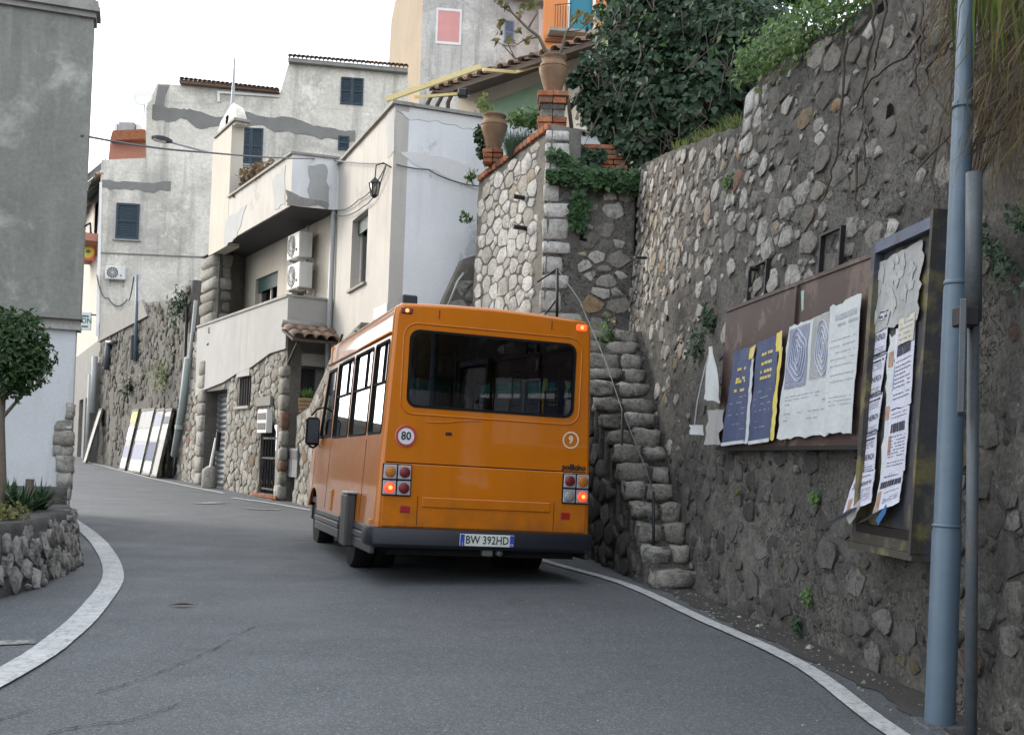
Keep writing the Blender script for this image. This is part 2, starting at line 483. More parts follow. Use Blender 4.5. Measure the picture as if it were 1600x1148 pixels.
def block_render(name, c1, c2, grey, pale, course=1.0):
    b = NB(name)
    v = b.coords()
    c = b.ramp(b.noise(v, 0.5, 8, 0.68, 0.5), [(0.35, c1), (0.65, c2)])
    c = b.mix(b.ramp(b.noise(v, 0.33, 8, 0.7, 0.6), [(0.48, g3(0)), (0.62, g3(0.8))]), c, grey)
    c = b.mix(b.ramp(b.noise(v, 0.8, 8, 0.72, 0.4), [(0.58, g3(0)), (0.66, g3(0.7))]), c, pale)
    sv = b('Mapping', {'Vector': v, 'Scale': (2.2, 2.2, 0.16)}).outputs[0]
    c = b.mix(b.ramp(b.noise(sv, 1.1, 7, 0.68), [(0.52, g3(0)), (0.74, g3(0.8))]), c, mul(grey, 0.75))
    hv = b('Mapping', {'Vector': v, 'Scale': (0.25, 0.25, 2.6)}).outputs[0]
    c = b.mix(b.ramp(b.noise(hv, 1.4, 6, 0.65), [(0.6, g3(0)), (0.72, g3(0.45 * course))]), c, mul(grey, 0.9))
    c = b.mix(1.0, c, b.ramp(b.noise(v, 9, 5, 0.75), [(0.3, g3(0.78)), (0.7, g3(1.15))]), 'MULTIPLY')
    return b.finish(c, 0.9, b.bump(b.noise(v, 6, 8, 0.7), 0.35, 0.04), **{'Specular IOR Level': 0.25})
M['plaster_block'] = block_render('stained_cream_render', (0.70, 0.655, 0.575), (0.55, 0.515, 0.45), (0.36, 0.342, 0.305), (0.78, 0.74, 0.665))
M['plaster_cream'] = pmat('cream_render', (0.50, 0.455, 0.385), (0.43, 0.39, 0.33), scale=0.8, bump=0.2, bscale=15, streak=(0.34, 0.305, 0.255), fine=0.06)
M['plaster_tall'] = pmat('tall_house_render', (0.47, 0.455, 0.42), (0.37, 0.36, 0.335), scale=0.25, bump=0.25, bscale=6, streak=(0.24, 0.232, 0.215), patch=(0.62, 0.6, 0.55), pscale=0.28, pthr=(0.52, 0.64), fine=0.07)
M['plaster_tan'] = pmat('tan_render', (0.33, 0.262, 0.185), (0.27, 0.215, 0.155), scale=0.5, bump=0.2, bscale=6, streak=(0.22, 0.18, 0.135), fine=0.06)
M['plaster_tall'] = block_render('stained_grey_render', (0.50, 0.49, 0.46), (0.40, 0.392, 0.37), (0.27, 0.265, 0.25), (0.64, 0.62, 0.57), 0.3)
M['plaster_orange'] = pmat('orange_render', (0.66, 0.25, 0.085), (0.58, 0.21, 0.075), scale=0.6, bump=0.15, bscale=8, fine=0.04)
M['plaster_pink'] = pmat('terracotta_render', (0.42, 0.19, 0.13), (0.36, 0.165, 0.115), scale=0.8, bump=0.15, bscale=8, fine=0.05)
M['cement'] = pmat('cement_patch', (0.21, 0.205, 0.19), (0.165, 0.16, 0.15), scale=2, bump=0.4, bscale=14, fine=0.12)
M['concrete'] = pmat('concrete', (0.32, 0.31, 0.285), (0.23, 0.222, 0.205), scale=2, bump=0.4, bscale=14, streak=(0.16, 0.155, 0.14), fine=0.12)
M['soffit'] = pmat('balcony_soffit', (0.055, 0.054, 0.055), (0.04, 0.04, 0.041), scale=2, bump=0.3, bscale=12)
M['wood_dark'] = pmat('dark_eaves_wood', (0.085, 0.062, 0.048), (0.05, 0.038, 0.03), scale=3, bump=0.3, bscale=20)
M['blue_shutter'] = pmat('blue_shutter_paint', (0.02, 0.042, 0.06), (0.016, 0.034, 0.05), scale=2, rough=0.55, bump=0.1, fine=0.05)
M['pink_shutter'] = pmat('pink_shutter_paint', (0.56, 0.27, 0.25), (0.5, 0.24, 0.22), scale=2, rough=0.6, bump=0.1, fine=0.05)
M['slate_shutter'] = pmat('slate_blue_shutter', (0.16, 0.2, 0.29), rough=0.6, bump=0.1)
M['teal_door'] = pmat('teal_door_paint', (0.02, 0.2, 0.27), (0.018, 0.17, 0.235), rough=0.5, bump=0.1)
M['green_shutter'] = pmat('green_roller_shutter', (0.028, 0.075, 0.068), rough=0.5, bump=0.1, fine=.05)
M['sage'] = pmat('sage_awning_cloth', (0.16, 0.245, 0.165), (0.13, 0.2, 0.135), scale=2, rough=0.8, bump=0.1)
M['yellow_paint'] = pmat('cream_yellow_metal', (0.74, 0.60, 0.28), (0.66, 0.53, 0.25), scale=4, rough=0.5, bump=0.05)
M['dark_metal'] = pmat('dark_metal', (0.03, 0.03, 0.033), (0.02, 0.02, 0.022), scale=6, rough=0.5, bump=0.1, metallic=0.4)
M['iron'] = pmat('black_iron', (0.012, 0.012, 0.013), rough=0.55, bump=0.15, fine=0.1)
M['door_dark'] = pmat('dark_blue_door', (0.014, 0.016, 0.022), (0.010, 0.012, 0.017), rough=0.55, bump=0.1)
M['roller'] = pmat('grey_roller_door', (0.115, 0.125, 0.135), (0.09, 0.098, 0.106), scale=3, rough=0.55, bump=0.1, streak=(0.07, 0.07, 0.07))
M['white_paint'] = pmat('white_paint', (0.74, 0.73, 0.70), (0.66, 0.65, 0.62), scale=4, rough=0.5, bump=0.05, fine=0.04)
M['ac_white'] = pmat('ac_casing', (0.66, 0.655, 0.63), (0.58, 0.575, 0.55), scale=5, rough=0.45, bump=0.03, streak=(0.42, 0.41, 0.38), fine=0.04)
M['ac_dark'] = pmat('ac_grille', (0.05, 0.05, 0.052), rough=0.5, bump=0)
M['pipe_grey'] = pmat('grey_pipe', (0.36, 0.37, 0.37), (0.3, 0.31, 0.31), scale=5, rough=0.5, bump=0.1, streak=(0.22, 0.22, 0.21))
M['pipe_green'] = pmat('grey_green_pipe', (0.30, 0.34, 0.33), (0.25, 0.285, 0.275), scale=5, rough=0.5, bump=0.1)
M['win_dark'] = pmat('shade_black', (0.012, 0.012, 0.013), rough=1.0, bump=0, spec=0.0)  # near-black colour stands for the unlit depth of rooms and holes
M['win_glass'] = glass_mat('window_glass', 0.5, 1.5)
M['pole_blue'] = pmat('blue_grey_pole_paint', (0.088, 0.132, 0.175), (0.074, 0.112, 0.15), scale=5, rough=0.42, bump=0.12, bscale=12, streak=(0.08, 0.105, 0.13), patch=(0.07, 0.068, 0.065), pscale=3.0, pthr=(0.7, 0.74), fine=0.05)
M['pole_galv'] = pmat('galvanised_pole', (0.075, 0.09, 0.1), (0.055, 0.066, 0.074), scale=8, rough=0.5, bump=0.1, metallic=0.0, patch=(0.08, 0.08, 0.08), pscale=4)
M['cable'] = pmat('grey_cable', (0.13, 0.14, 0.15), rough=0.6, bump=0)
M['soil'] = pmat('soil', (0.075, 0.058, 0.04), (0.05, 0.04, 0.028), scale=3, bump=0.8, bscale=14, bdist=0.04)
M['terrace'] = pmat('earth_and_weeds', (0.07, 0.075, 0.035), (0.08, 0.062, 0.04), scale=1.5, bump=0.8, bscale=10, bdist=0.05)
M['bark'] = pmat('bark', (0.15, 0.12, 0.09), (0.09, 0.075, 0.058), scale=6, bump=0.6, bscale=25)
M['twig'] = pmat('dry_creeper', (0.075, 0.056, 0.046), (0.048, 0.037, 0.031), scale=8, bump=0.3, bscale=30)
M['ivy'] = leaf_mat('ivy_leaf', [(0.018, 0.042, 0.022), (0.024, 0.056, 0.028), (0.034, 0.07, 0.034), (0.022, 0.05, 0.028), (0.045, 0.085, 0.034)], 0.52)
M['ivy_light'] = leaf_mat('young_leaf', [(0.05, 0.11, 0.03), (0.075, 0.15, 0.035), (0.10, 0.17, 0.045), (0.045, 0.1, 0.03)])
M['ivy_mid'] = leaf_mat('trailing_leaf', [(0.024, 0.062, 0.026), (0.036, 0.085, 0.03), (0.05, 0.105, 0.034), (0.028, 0.068, 0.028)])
M['grass'] = leaf_mat('wall_top_grass', [(0.075, 0.12, 0.03), (0.12, 0.17, 0.04), (0.16, 0.17, 0.06), (0.06, 0.10, 0.03)], 0.6, 0.35)
M['straw'] = leaf_mat('dry_grass', [(0.24, 0.19, 0.115), (0.12, 0.092, 0.056), (0.32, 0.26, 0.16), (0.07, 0.055, 0.036)], 0.8, 0.2)
M['citrus'] = leaf_mat('citrus_leaf', [(0.016, 0.042, 0.014), (0.024, 0.058, 0.018), (0.034, 0.074, 0.02), (0.048, 0.09, 0.024)], 0.35)
M['lavender'] = leaf_mat('grey_green_leaf', [(0.065, 0.11, 0.075), (0.05, 0.09, 0.06), (0.085, 0.13, 0.09)], 0.6)
M['spiky'] = leaf_mat('strap_leaf', [(0.012, 0.04, 0.014), (0.02, 0.055, 0.018), (0.028, 0.068, 0.022)], 0.35)
M['deadleaf'] = leaf_mat('dead_leaf', [(0.05, 0.035, 0.028), (0.20, 0.13, 0.06), (0.09, 0.06, 0.04), (0.28, 0.2, 0.09)], 0.7)
M['rust'] = pmat('rusted_sheet', (0.064, 0.040, 0.034), (0.046, 0.030, 0.027), scale=2.5, rough=0.6, bump=0.2, bscale=25, patch=(0.12, 0.085, 0.07), pscale=3, streak=(0.05, 0.032, 0.028), metallic=0.1)
def paper(name, c, st=(0.5, 0.5, 0.5)):
    return pmat(name, c, mul(c, 0.88), scale=5, rough=0.7, bump=0.35, bscale=14, bdist=0.02, fine=0.04, streak=st)
M['paper_white'] = paper('white_poster_paper', (0.50, 0.53, 0.535), (0.4, 0.42, 0.425))
M['paper_lilac'] = paper('funeral_notice_paper', (0.52, 0.53, 0.62), (0.45, 0.46, 0.52))
M['paper_blue'] = paper('blue_poster_paper', (0.055, 0.075, 0.15), (0.08, 0.095, 0.155))
M['paper_grey'] = paper('weathered_poster_paper', (0.33, 0.335, 0.33), (0.2, 0.2, 0.2))
M['paper_pale'] = paper('pale_torn_paper', (0.37, 0.375, 0.365), (0.27, 0.27, 0.265))
M['paper_bluegrey'] = paper('faded_print', (0.22, 0.24, 0.31), (0.3, 0.32, 0.38))
M['paper_yellow'] = paper('yellow_poster_strip', (0.62, 0.5, 0.09))
M['ink'] = pmat('printed_ink', (0.05, 0.05, 0.075), rough=0.8, bump=0)
M['ink_soft'] = pmat('faded_ink', (0.34, 0.35, 0.38), rough=0.8, bump=0)
M['ink_blue'] = pmat('pale_blue_print', (0.45, 0.5, 0.62), rough=0.8, bump=0)
M['ink_brown'] = pmat('brown_picture', (0.26, 0.15, 0.1), (0.4, 0.27, 0.2), scale=30, rough=0.8, bump=0)
M['frame_paint'] = pmat('flaking_frame_paint', (0.055, 0.05, 0.035), (0.03, 0.03, 0.03), scale=5, rough=0.65, bump=0.3, patch=(0.15, 0.125, 0.045), pscale=3.5, pthr=(0.5, 0.6), streak=(0.06, 0.075, 0.13))
M['frame_blue'] = pmat('blue_grey_frame_paint', (0.1, 0.12, 0.18), (0.07, 0.08, 0.1), scale=6, rough=0.65, bump=0.3, patch=(0.07, 0.06, 0.035), pscale=4)
# ================================================================== stones
def clip_poly(poly, nx, ny, c):
    out = []
    n = len(poly)
    for i in range(n):
        a = poly[i]; b = poly[(i + 1) % n]
        da = a[0] * nx + a[1] * ny - c; db = b[0] * nx + b[1] * ny - c
        if da <= 0: out.append(a)
        if (da < 0 < db) or (db < 0 < da):
            t = da / (da - db)
            out.append((a[0] + (b[0] - a[0]) * t, a[1] + (b[1] - a[1]) * t))
    return out

def stone_cells(u0, u1, v0, v1, rmin, rmax, aspect, rng, tries=9):
    """packed cells of uneven size; aspect = width / height"""
    U0, U1 = u0 / aspect, u1 / aspect
    pts = []
    cell = rmax * 2
    grid = {}
    area = (U1 - U0) * (v1 - v0)
    n = int(area / (rmin * rmin * 3.1) * tries)
    for k in range(n):
        f = k / n
        r = rmax + (rmin - rmax) * min(1, f * 1.25) ** 0.7
        r *= rng.uniform(0.85, 1.1)
        x = rng.uniform(U0, U1); y = rng.uniform(v0, v1)
        gx, gy = int(x // cell), int(y // cell)
        ok = True
        for i in (-1, 0, 1):
            for j in (-1, 0, 1):
                for q in grid.get((gx + i, gy + j), ()):
                    if (q[0] - x) ** 2 + (q[1] - y) ** 2 < (q[2] + r) ** 2 * 0.92: ok = False; break
                if not ok: break
            if not ok: break
        if ok:
            q = (x, y, r)
            pts.append(q); grid.setdefault((gx, gy), []).append(q)
    cells = []
    for (x, y, r) in pts:
        poly = [(x - 2 * r, y - 2 * r), (x + 2 * r, y - 2 * r), (x + 2 * r, y + 2 * r), (x - 2 * r, y + 2 * r)]
        gx, gy = int(x // cell), int(y // cell)
        for i in (-2, -1, 0, 1, 2):
            for j in (-2, -1, 0, 1, 2):
                for q in grid.get((gx + i, gy + j), ()):
                    dx, dy = q[0] - x, q[1] - y
                    d2 = dx * dx + dy * dy
                    if d2 < 1e-9 or d2 > (4.4 * rmax) ** 2: continue
                    w = (d2 + r * r - q[2] * q[2]) / 2
                    poly = clip_poly(poly, dx, dy, dx * x + dy * y + w)
                    if len(poly) < 3: break
        if len(poly) >= 3:
            cells.append([(p[0] * aspect, p[1]) for p in poly])
    return cells

def shape_cell(poly, joint, rng, rough=0.12, maxn=9, cut=0.24):
    """round the corners, pull back from the joint, roughen the outline"""
    cx = sum(p[0] for p in poly) / len(poly); cy = sum(p[1] for p in poly) / len(poly)
    out = []
    n = len(poly)
    for i in range(n):
        a = poly[i]; b = poly[(i + 1) % n]
        L = math.hypot(b[0] - a[0], b[1] - a[1])
        if L < 0.012: continue
        t = rng.uniform(0.05, cut)
        out.append((a[0] + (b[0] - a[0]) * t, a[1] + (b[1] - a[1]) * t))
        t = rng.uniform(1 - cut, 0.95)
        out.append((a[0] + (b[0] - a[0]) * t, a[1] + (b[1] - a[1]) * t))
    while len(out) > maxn:
        k = min(range(len(out)), key=lambda i: math.hypot(out[i][0] - out[i - 1][0], out[i][1] - out[i - 1][1]))
        out.pop(k)
    res = []
    for p in out:
        dx, dy = p[0] - cx, p[1] - cy
        L = math.hypot(dx, dy)
        k = max(0.25, (L - joint) / max(L, 1e-6)) * (1 + rng.uniform(-rough, rough * 0.4))
        res.append((cx + dx * k, cy + dy * k))
    return (cx, cy), res

def stone_mesh(c, ring, fn, bulge, rng, base=0.0):
    n = len(ring)
    P, F = [], []
    def rg(k, d, jit):
        for (u, v) in ring:
            P.append(fn(c[0] + (u - c[0]) * k, c[1] + (v - c[1]) * k, base + d + rng.uniform(-jit, jit)))
    rg(1.03, -0.05, 0)
    rg(1.0, bulge * 0.55, bulge * 0.4)
    P += P[n:2 * n]                      # split edge keeps the arris crisp
    rg(rng.uniform(0.5, 0.8), bulge, bulge * 0.4)
    a, b_ = rng.uniform(-.3, .3), rng.uniform(-.3, .3)
    P.append(fn(c[0] + (ring[0][0] - c[0]) * a, c[1] + (ring[n // 3][1] - c[1]) * b_, base + bulge * rng.uniform(0.7, 1.25)))
    for r in (0, 2):
        for i in range(n):
            j = (i + 1) % n
            F.append((r * n + i, r * n + j, (r + 1) * n + j, (r + 1) * n + i))
    for i in range(n):
        F.append((3 * n + i, 3 * n + (i + 1) % n, 4 * n))
    return P, F

def lay_stones(parent, fn, box, inside, rmin, rmax, aspect, joint, bulge, mats, seed, keep=None, disp=None, name='stone', limit=300, rough=0.12, tries=9, smooth=True, cut=0.24):
    """mats(u,v)->material; the stones that show largest are objects, the rest one part"""
    rng = random.Random(seed)
    cells = stone_cells(*box, rmin, rmax, aspect, rng, tries)
    todo = []
    for poly in cells:
        cx = sum(p[0] for p in poly) / len(poly); cy = sum(p[1] for p in poly) / len(poly)
        if not inside(cx, cy): continue
        if keep is not None and rng.random() > keep(cx, cy): continue
        jt = joint(cx, cy, rng) if callable(joint) else joint * rng.uniform(0.7, 1.3)
        c, ring = shape_cell(poly, jt, rng, rough, 9, cut)
        if len(ring) < 4: continue
        ring2 = []
        for (u, v) in ring:
            for _ in range(6):
                if inside(u, v): break
                u = c[0] + (u - c[0]) * 0.75; v = c[1] + (v - c[1]) * 0.75
            ring2.append((u, v))
        a = abs(sum(ring2[i][0] * ring2[(i + 1) % len(ring2)][1] - ring2[(i + 1) % len(ring2)][0] * ring2[i][1] for i in range(len(ring2)))) / 2
        if a < 0.0015: continue
        base = disp(*c) if disp else 0.0
        P, F = stone_mesh(c, ring2, fn, bulge * rng.uniform(0.6, 1.35), rng, base)
        d = (P[-1] - Vector((0, 0, EYE))).length
        todo.append((a / (d * d), P, F, mats(*c) if callable(mats) else mats))
    todo.sort(key=lambda t: -t[0])
    for (_, P, F, m) in todo[:limit]:
        ctr = sum(P, Vector()) / len(P)
        o = bpy.data.objects.new(name, mesh(name, [p - ctr for p in P], F, m, smooth))
        col.objects.link(o)
        o.parent = parent
        o.location = ctr - ORG[parent.name]
    rest = {}
    for (_, P, F, m) in todo[limit:]:
        rest.setdefault(m.name, (MB(), m))[0].add(P, F)
    for mb, m in rest.values():
        tag(mb.build('small_' + name + 's', m, parent, smooth), kind='stuff')
    return len(todo)

def grid_wall(name, fn, us, vfun, dv, disp, mat, parent, back=0.35):
    """mortar body: front sheet with relief, a top and a back"""
    V, F = [], []
    nmax = 0
    rows = []
    for u in us:
        v0, v1 = vfun(u)
        n = max(2, int(math.ceil((v1 - v0) / dv)))
        rows.append((u, v0, v1)); nmax = max(nmax, n)
    for (u, v0, v1) in rows:
        for j in range(nmax + 1):
            v = v0 + (v1 - v0) * j / nmax
            V.append(fn(u, v, disp(u, v)))
        V.append(fn(u, v1, -back)); V.append(fn(u, v0, -back))
    m = nmax + 3
    for i in range(len(rows) - 1):
        for j in range(m - 1):
            F.append((i * m + j, (i + 1) * m + j, (i + 1) * m + j + 1, i * m + j + 1))
    F.append(tuple(range(m))); F.append(tuple(reversed(range((len(rows) - 1) * m, len(rows) * m))))
    return mk(name, V, F, mat, parent, True)

def block(rng, x0, x1, y0, y1, z0, z1, jit=0.012, ch=0.03):
    """one rough dressed block"""
    bm = bmesh.new()
    bmesh.ops.create_cube(bm, size=1)
    for v in bm.verts:
        v.co = Vector(((x0 + x1) / 2 + v.co.x * (x1 - x0), (y0 + y1) / 2 + v.co.y * (y1 - y0), (z0 + z1) / 2 + v.co.z * (z1 - z0)))
        v.co += Vector((rng.uniform(-jit, jit), rng.uniform(-jit, jit), rng.uniform(-jit, jit)))
    ch = min(ch, (x1 - x0) * 0.3, (y1 - y0) * 0.3, (z1 - z0) * 0.3)
    bmesh.ops.bevel(bm, geom=bm.edges[:], offset=ch, segments=1, affect='EDGES')
    for v in bm.verts:
        v.co += Vector((rng.uniform(-jit, jit), rng.uniform(-jit, jit), rng.uniform(-jit, jit))) * 0.5
    V = [v.co.copy() for v in bm.verts]; bm.verts.index_update()
    F = [tuple(v.index for v in f.verts) for f in bm.faces]
    bm.free()
    return V, F

def rock_block(rng, x0, x1, y0, y1, z0, z1, amp=0.03, rnd=0.5):
    """one rough natural stone, roughly filling the box"""
    bm = bmesh.new()
    bmesh.ops.create_cube(bm, size=2)
    bmesh.ops.subdivide_edges(bm, edges=bm.edges[:], cuts=2, use_grid_fill=True)
    k = Vector((rng.uniform(0, 50), rng.uniform(0, 50), rng.uniform(0, 50)))
    c = Vector(((x0 + x1) / 2, (y0 + y1) / 2, (z0 + z1) / 2)); h = Vector(((x1 - x0) / 2, (y1 - y0) / 2, (z1 - z0) / 2))
    for v in bm.verts:
        L = (abs(v.co.x) ** 6 + abs(v.co.y) ** 6 + abs(v.co.z) ** 6) ** (1 / 6)
        s = v.co * ((1 - rnd) + rnd / L)
        p = c + Vector((s.x * h.x, s.y * h.y, s.z * h.z))
        n = Vector((noise.noise(p * 7 + k), noise.noise(p * 7 + k * 2), noise.noise(p * 7 + k * 3)))
        v.co = p + n * amp
    bm.verts.index_update()
    V = [v.co.copy() for v in bm.verts]; F = [tuple(v.index for v in f.verts) for f in bm.faces]
    bm.free()
    return V, F

def put_block(parent, name, V, F, mat, smooth=False):
    c = sum(V, Vector()) / len(V)
    o = bpy.data.objects.new(name, mesh(name, [v - c for v in V], F, mat, smooth))
    col.objects.link(o); o.parent = parent
    o.location = c - ORG[parent.name]
    ORG[o.name] = c
    return o

def nz(x, y, s=1.0, k=0.0): return noise.noise(Vector((x * s + k, y * s, k * 1.7)))

# ================================================================== ground and road
def ground_sheet():
    xs = [-400, -150, -60, -35] + [-24 + i for i in range(33)] + [12, 20, 40, 150, 400]
    ys = [-200, -60, -20, -6] + [i * 0.75 for i in range(0, 40)] + [30 + i * 2.5 for i in range(14)] + [80, 120, 200, 400, 900]
    V, F = [], []
    for y in ys:
        for x in xs:
            V.append((x, y, gz(min(y, 70.0)) + 0.012 * nz(x, y, 0.35) * (1 if abs(x) < 12 and y < 40 else 0)))
    n = len(xs)
    for j in range(len(ys) - 1):
        for i in range(n - 1):
            F.append((j * n + i, j * n + i + 1, (j + 1) * n + i + 1, (j + 1) * n + i))
    return tag(mk('road', V, F, M['asphalt'], None, True), 'grey asphalt road bending left uphill', None, None, 'structure')
ground_sheet()
def gsurf(x, y): return gz(min(y, 70.0)) + 0.012 * nz(x, y, 0.35)

def curve_pts(P, n=16):
    """Catmull-Rom through 2-D points"""
    P = [Vector((p[0], p[1], 0)) for p in P]
    P = [P[0] * 2 - P[1]] + P + [P[-1] * 2 - P[-2]]
    out = []
    for i in range(1, len(P) - 2):
        for k in range(n):
            t = k / n
            a, b, c, d = P[i - 1], P[i], P[i + 1], P[i + 2]
            out.append(0.5 * ((2 * b) + (c - a) * t + (2 * a - 5 * b + 4 * c - d) * t * t + (3 * b - a - 3 * c + d) * t ** 3))
    out.append(P[-2])
    return out

def ribbon(name, P, w, mat, lift, label, jag=0.0, seed=1, n=16):
    rng = random.Random(seed)
    pts = curve_pts(P, n)
    V, F = [], []
    for i, p in enumerate(pts):
        t = (pts[min(i + 1, len(pts) - 1)] - pts[max(i - 1, 0)]).normalized()
        nn = Vector((-t.y, t.x, 0))
        ww = w(i / (len(pts) - 1)) if callable(w) else w
        k = rng.uniform(-jag, jag)
        a = p + nn * (ww / 2 + k + rng.uniform(-jag, jag) * 0.4); b = p - nn * (ww / 2 - k + rng.uniform(-jag, jag) * 0.4)
        V += [(a.x, a.y, gsurf(a.x, a.y) + lift), (b.x, b.y, gsurf(b.x, b.y) + lift)]
    for i in range(len(pts) - 1):
        F.append((2 * i, 2 * i + 1, 2 * i + 3, 2 * i + 2))
    return tag(mk(name, V, F, mat), label, None, None, 'structure')
g2 = lambda *a: tuple(ground(*a))[:2]
ribbon('edge_line', [(2.05, 2.5), (1.93, 3.8)] + [g2(1400, 1148), g2(1250, 1040), g2(1100, 970), g2(980, 915), g2(870, 882), (-0.30, 14.4), (-1.45, 16.6), g2(500, 800), g2(430, 787), (-5.7, 22.4)], 0.115, M['paint'], 0.012, 'white painted road edge line below the right stone wall', 0.002, 3)
ribbon('edge_line', [g2(350, 771), g2(310, 763), g2(240, 748), g2(180, 733), g2(132, 721)], 0.12, M['paint'], 0.012, 'white painted road edge line below the far stone wall', 0.006, 4)
ribbon('edge_line', [(-2.35, 2.5), g2(0, 1060), g2(100, 995), g2(150, 945), g2(177, 900), g2(160, 856), g2(125, 823), (-7.3, 17.5), (-12, 26)], 0.18, M['paint'], 0.012, 'white painted road edge line round the planter bend', 0.002, 5)
ribbon('worn_marking', [g2(-60, 1008), g2(55, 1003)], 0.15, M['wornpaint'], 0.007, 'worn white paint fragment beside the planter', 0.012, 6)
ribbon('worn_marking', [g2(308, 787), g2(345, 785)], 0.35, M['wornpaint'], 0.012, 'worn white paint patch near the garage', 0.03, 7)
ribbon('worn_marking', [g2(385, 795), g2(435, 797)], 0.22, M['wornpaint'], 0.012, 'worn white paint patch near the gate', 0.03, 8)
ribbon('road_crack', [g2(150, 1082), g2(200, 1070), g2(260, 1048), g2(320, 1022), g2(360, 1000), g2(400, 978)], lambda t: 0.009 * (1 - 0.6 * t), M['crack'], 0.009, 'thin dark crack across the asphalt', 0.012, 10, 8)
ribbon('road_crack', [g2(75, 1146), g2(140, 1134), g2(200, 1128), g2(250, 1112), g2(285, 1098)], lambda t: 0.011 * (1 - 0.5 * t), M['crack'], 0.009, 'dark jagged crack in the near asphalt', 0.012, 11, 8)
ribbon('road_crack', [g2(-20, 1130), g2(45, 1112)], 0.008, M['crack'], 0.009, 'short fine crack in the asphalt', 0.01, 12, 8)
# grit and dead leaf
lf = ground(282, 948)
mk('dry_leaf', [lf + Vector(v) for v in ((-.10, -.03, .012), (-.02, .035, .03), (.11, .05, .015), (.03, -.02, .034), (0, 0, .018))], [(0, 4, 1), (1, 4, 2), (2, 4, 3), (3, 4, 0)], pmat('brown_leaf', (0.13, 0.06, 0.03), bump=0), None, False, lf)
tag(bpy.data.objects['dry_leaf'], 'curled brown dry leaf lying on the asphalt', 'leaf')
def grit():
    rng = random.Random(5)
    mb = MB()
    def chip(x, y, r):
        z = gsurf(x, y) + 0.002
        V = [Vector((x + r * rng.uniform(.6, 1.2) * math.cos(a), y + r * rng.uniform(.6, 1.2) * math.sin(a), z)) for a in (0.2, 1.7, 3.2, 4.8)] + [Vector((x, y, z + r * 0.7))]
        mb.add(V, [(0, 1, 4), (1, 2, 4), (2, 3, 4), (3, 0, 4)])
    for _ in range(420):
        u = rng.random(); y = 4.3 + u * 9
        x = wall_x(y) - abs(rng.gauss(0.02, 0.14)) - 0.05
        chip(x, y, rng.uniform(0.004, 0.016) * (2.2 if rng.random() < 0.08 else 1))
    for _ in range(160):
        y = rng.uniform(4, 12); x = rng.uniform(-2.2, 1.5)
        chip(x, y, rng.uniform(0.003, 0.008))
    return tag(mb.build('gravel', M['stone_upper']), 'loose grit and pebbles along the wall foot', 'gravel', None, 'stuff')

# ================================================================== right stone wall
WP = curve_pts([(1.47, 16.2), (1.50, 15.4), (1.58, 13.2), (1.70, 11.2), (1.80, 9.6), (1.955, 8.3), (2.12, 7.3), (2.235, 6.35), (2.30, 5.3), (2.36, 4.0), (2.40, 2.4)], 10)
WU = [0.0]
for i in range(1, len(WP)): WU.append(WU[-1] + (WP[i] - WP[i - 1]).length)
WPx = np.array([p.x for p in WP]); WPy = np.array([p.y for p in WP]); WUa = np.array(WU)
BAT = 0.045
def wall_x(y): return float(np.interp(-y, -WPy, WPx))
def wall_u(y): return float(np.interp(-y, -WPy, WUa))
def wall_y(u): return float(np.interp(u, WUa, WPy))
def wmap(u, v, d=0.0):
    x = float(np.interp(u, WUa, WPx)); y = float(np.interp(u, WUa, WPy))
    e = 0.05
    tx = float(np.interp(u + e, WUa, WPx) - np.interp(u - e, WUa, WPx)); ty = float(np.interp(u + e, WUa, WPy) - np.interp(u - e, WUa, WPy))
    L = math.hypot(tx, ty)
    nx, ny = ty / L, -tx / L          # towards the road
    k = d - BAT * v
    return Vector((x + nx * k, y + ny * k, v))
def wall_hit(px, py):
    r = ray(px, py)
    lo, hi = 2.5, 16.1
    f = lambda Y: r.x * Y - (wall_x(Y) + BAT * (EYE + r.z * Y))
    for _ in range(40):
        m = (lo + hi) / 2
        if f(m) > 0: hi = m
        else: lo = m
    return wall_u(lo), EYE + r.z * lo
_top = [wall_hit(*p) for p in ((990, 262), (1040, 240), (1100, 216), (1163, 192), (1168, 140), (1230, 92), (1300, 45), (1352, 8))]
_tu = np.array([0.0] + [t[0] for t in _top] + [WU[-1]]); _tz = np.array([5.5] + [t[1] for t in _top] + [4.5])
def wall_top(u): return float(np.interp(u, _tu, _tz)) + 0.03 * nz(u, 0, 3)
def wdisp(u, v): return 0.035 * nz(u, v, 1.1, 3) + 0.022 * nz(u, v, 3.2, 8) + 0.018 * nz(u, v, 8, 2) + 0.012 * nz(u, v, 17, 5)
wall = root('stone_wall', (2.0, 9.0, 0), 'tall grey rubble retaining wall with smeared mortar carrying the notice boards', 'wall')
us = list(np.linspace(0, WU[-1], 430))
grid_wall('mortar', wmap, us, lambda u: (-0.25, wall_top(u)), 0.03, wdisp, M['mortar'], wall, 0.45)
def w_in(u, v): return 0.06 < u < WU[-1] - 0.05 and 0.0 < v < wall_top(u) - 0.04
def w_keep(u, v):
    y = wall_y(u)
    k = 0.95
    if y < 7.2 and v > 1.9: k = 0.62
    if y < 5.9: k = 0.5
    if 9.3 < y < 14.5 and 1.0 < v < 3.15: k = 0.3
    if v < 1.35: k = 0.55
    return k
def w_joint(u, v, rng):
    y = wall_y(u)
    base = 0.014
    if y < 7.2: base = 0.02
    if v < 1.35: base = 0.012
    return base * rng.choice((0.4, 0.7, 1.0, 1.4, 2.2))
_wr = random.Random(77)
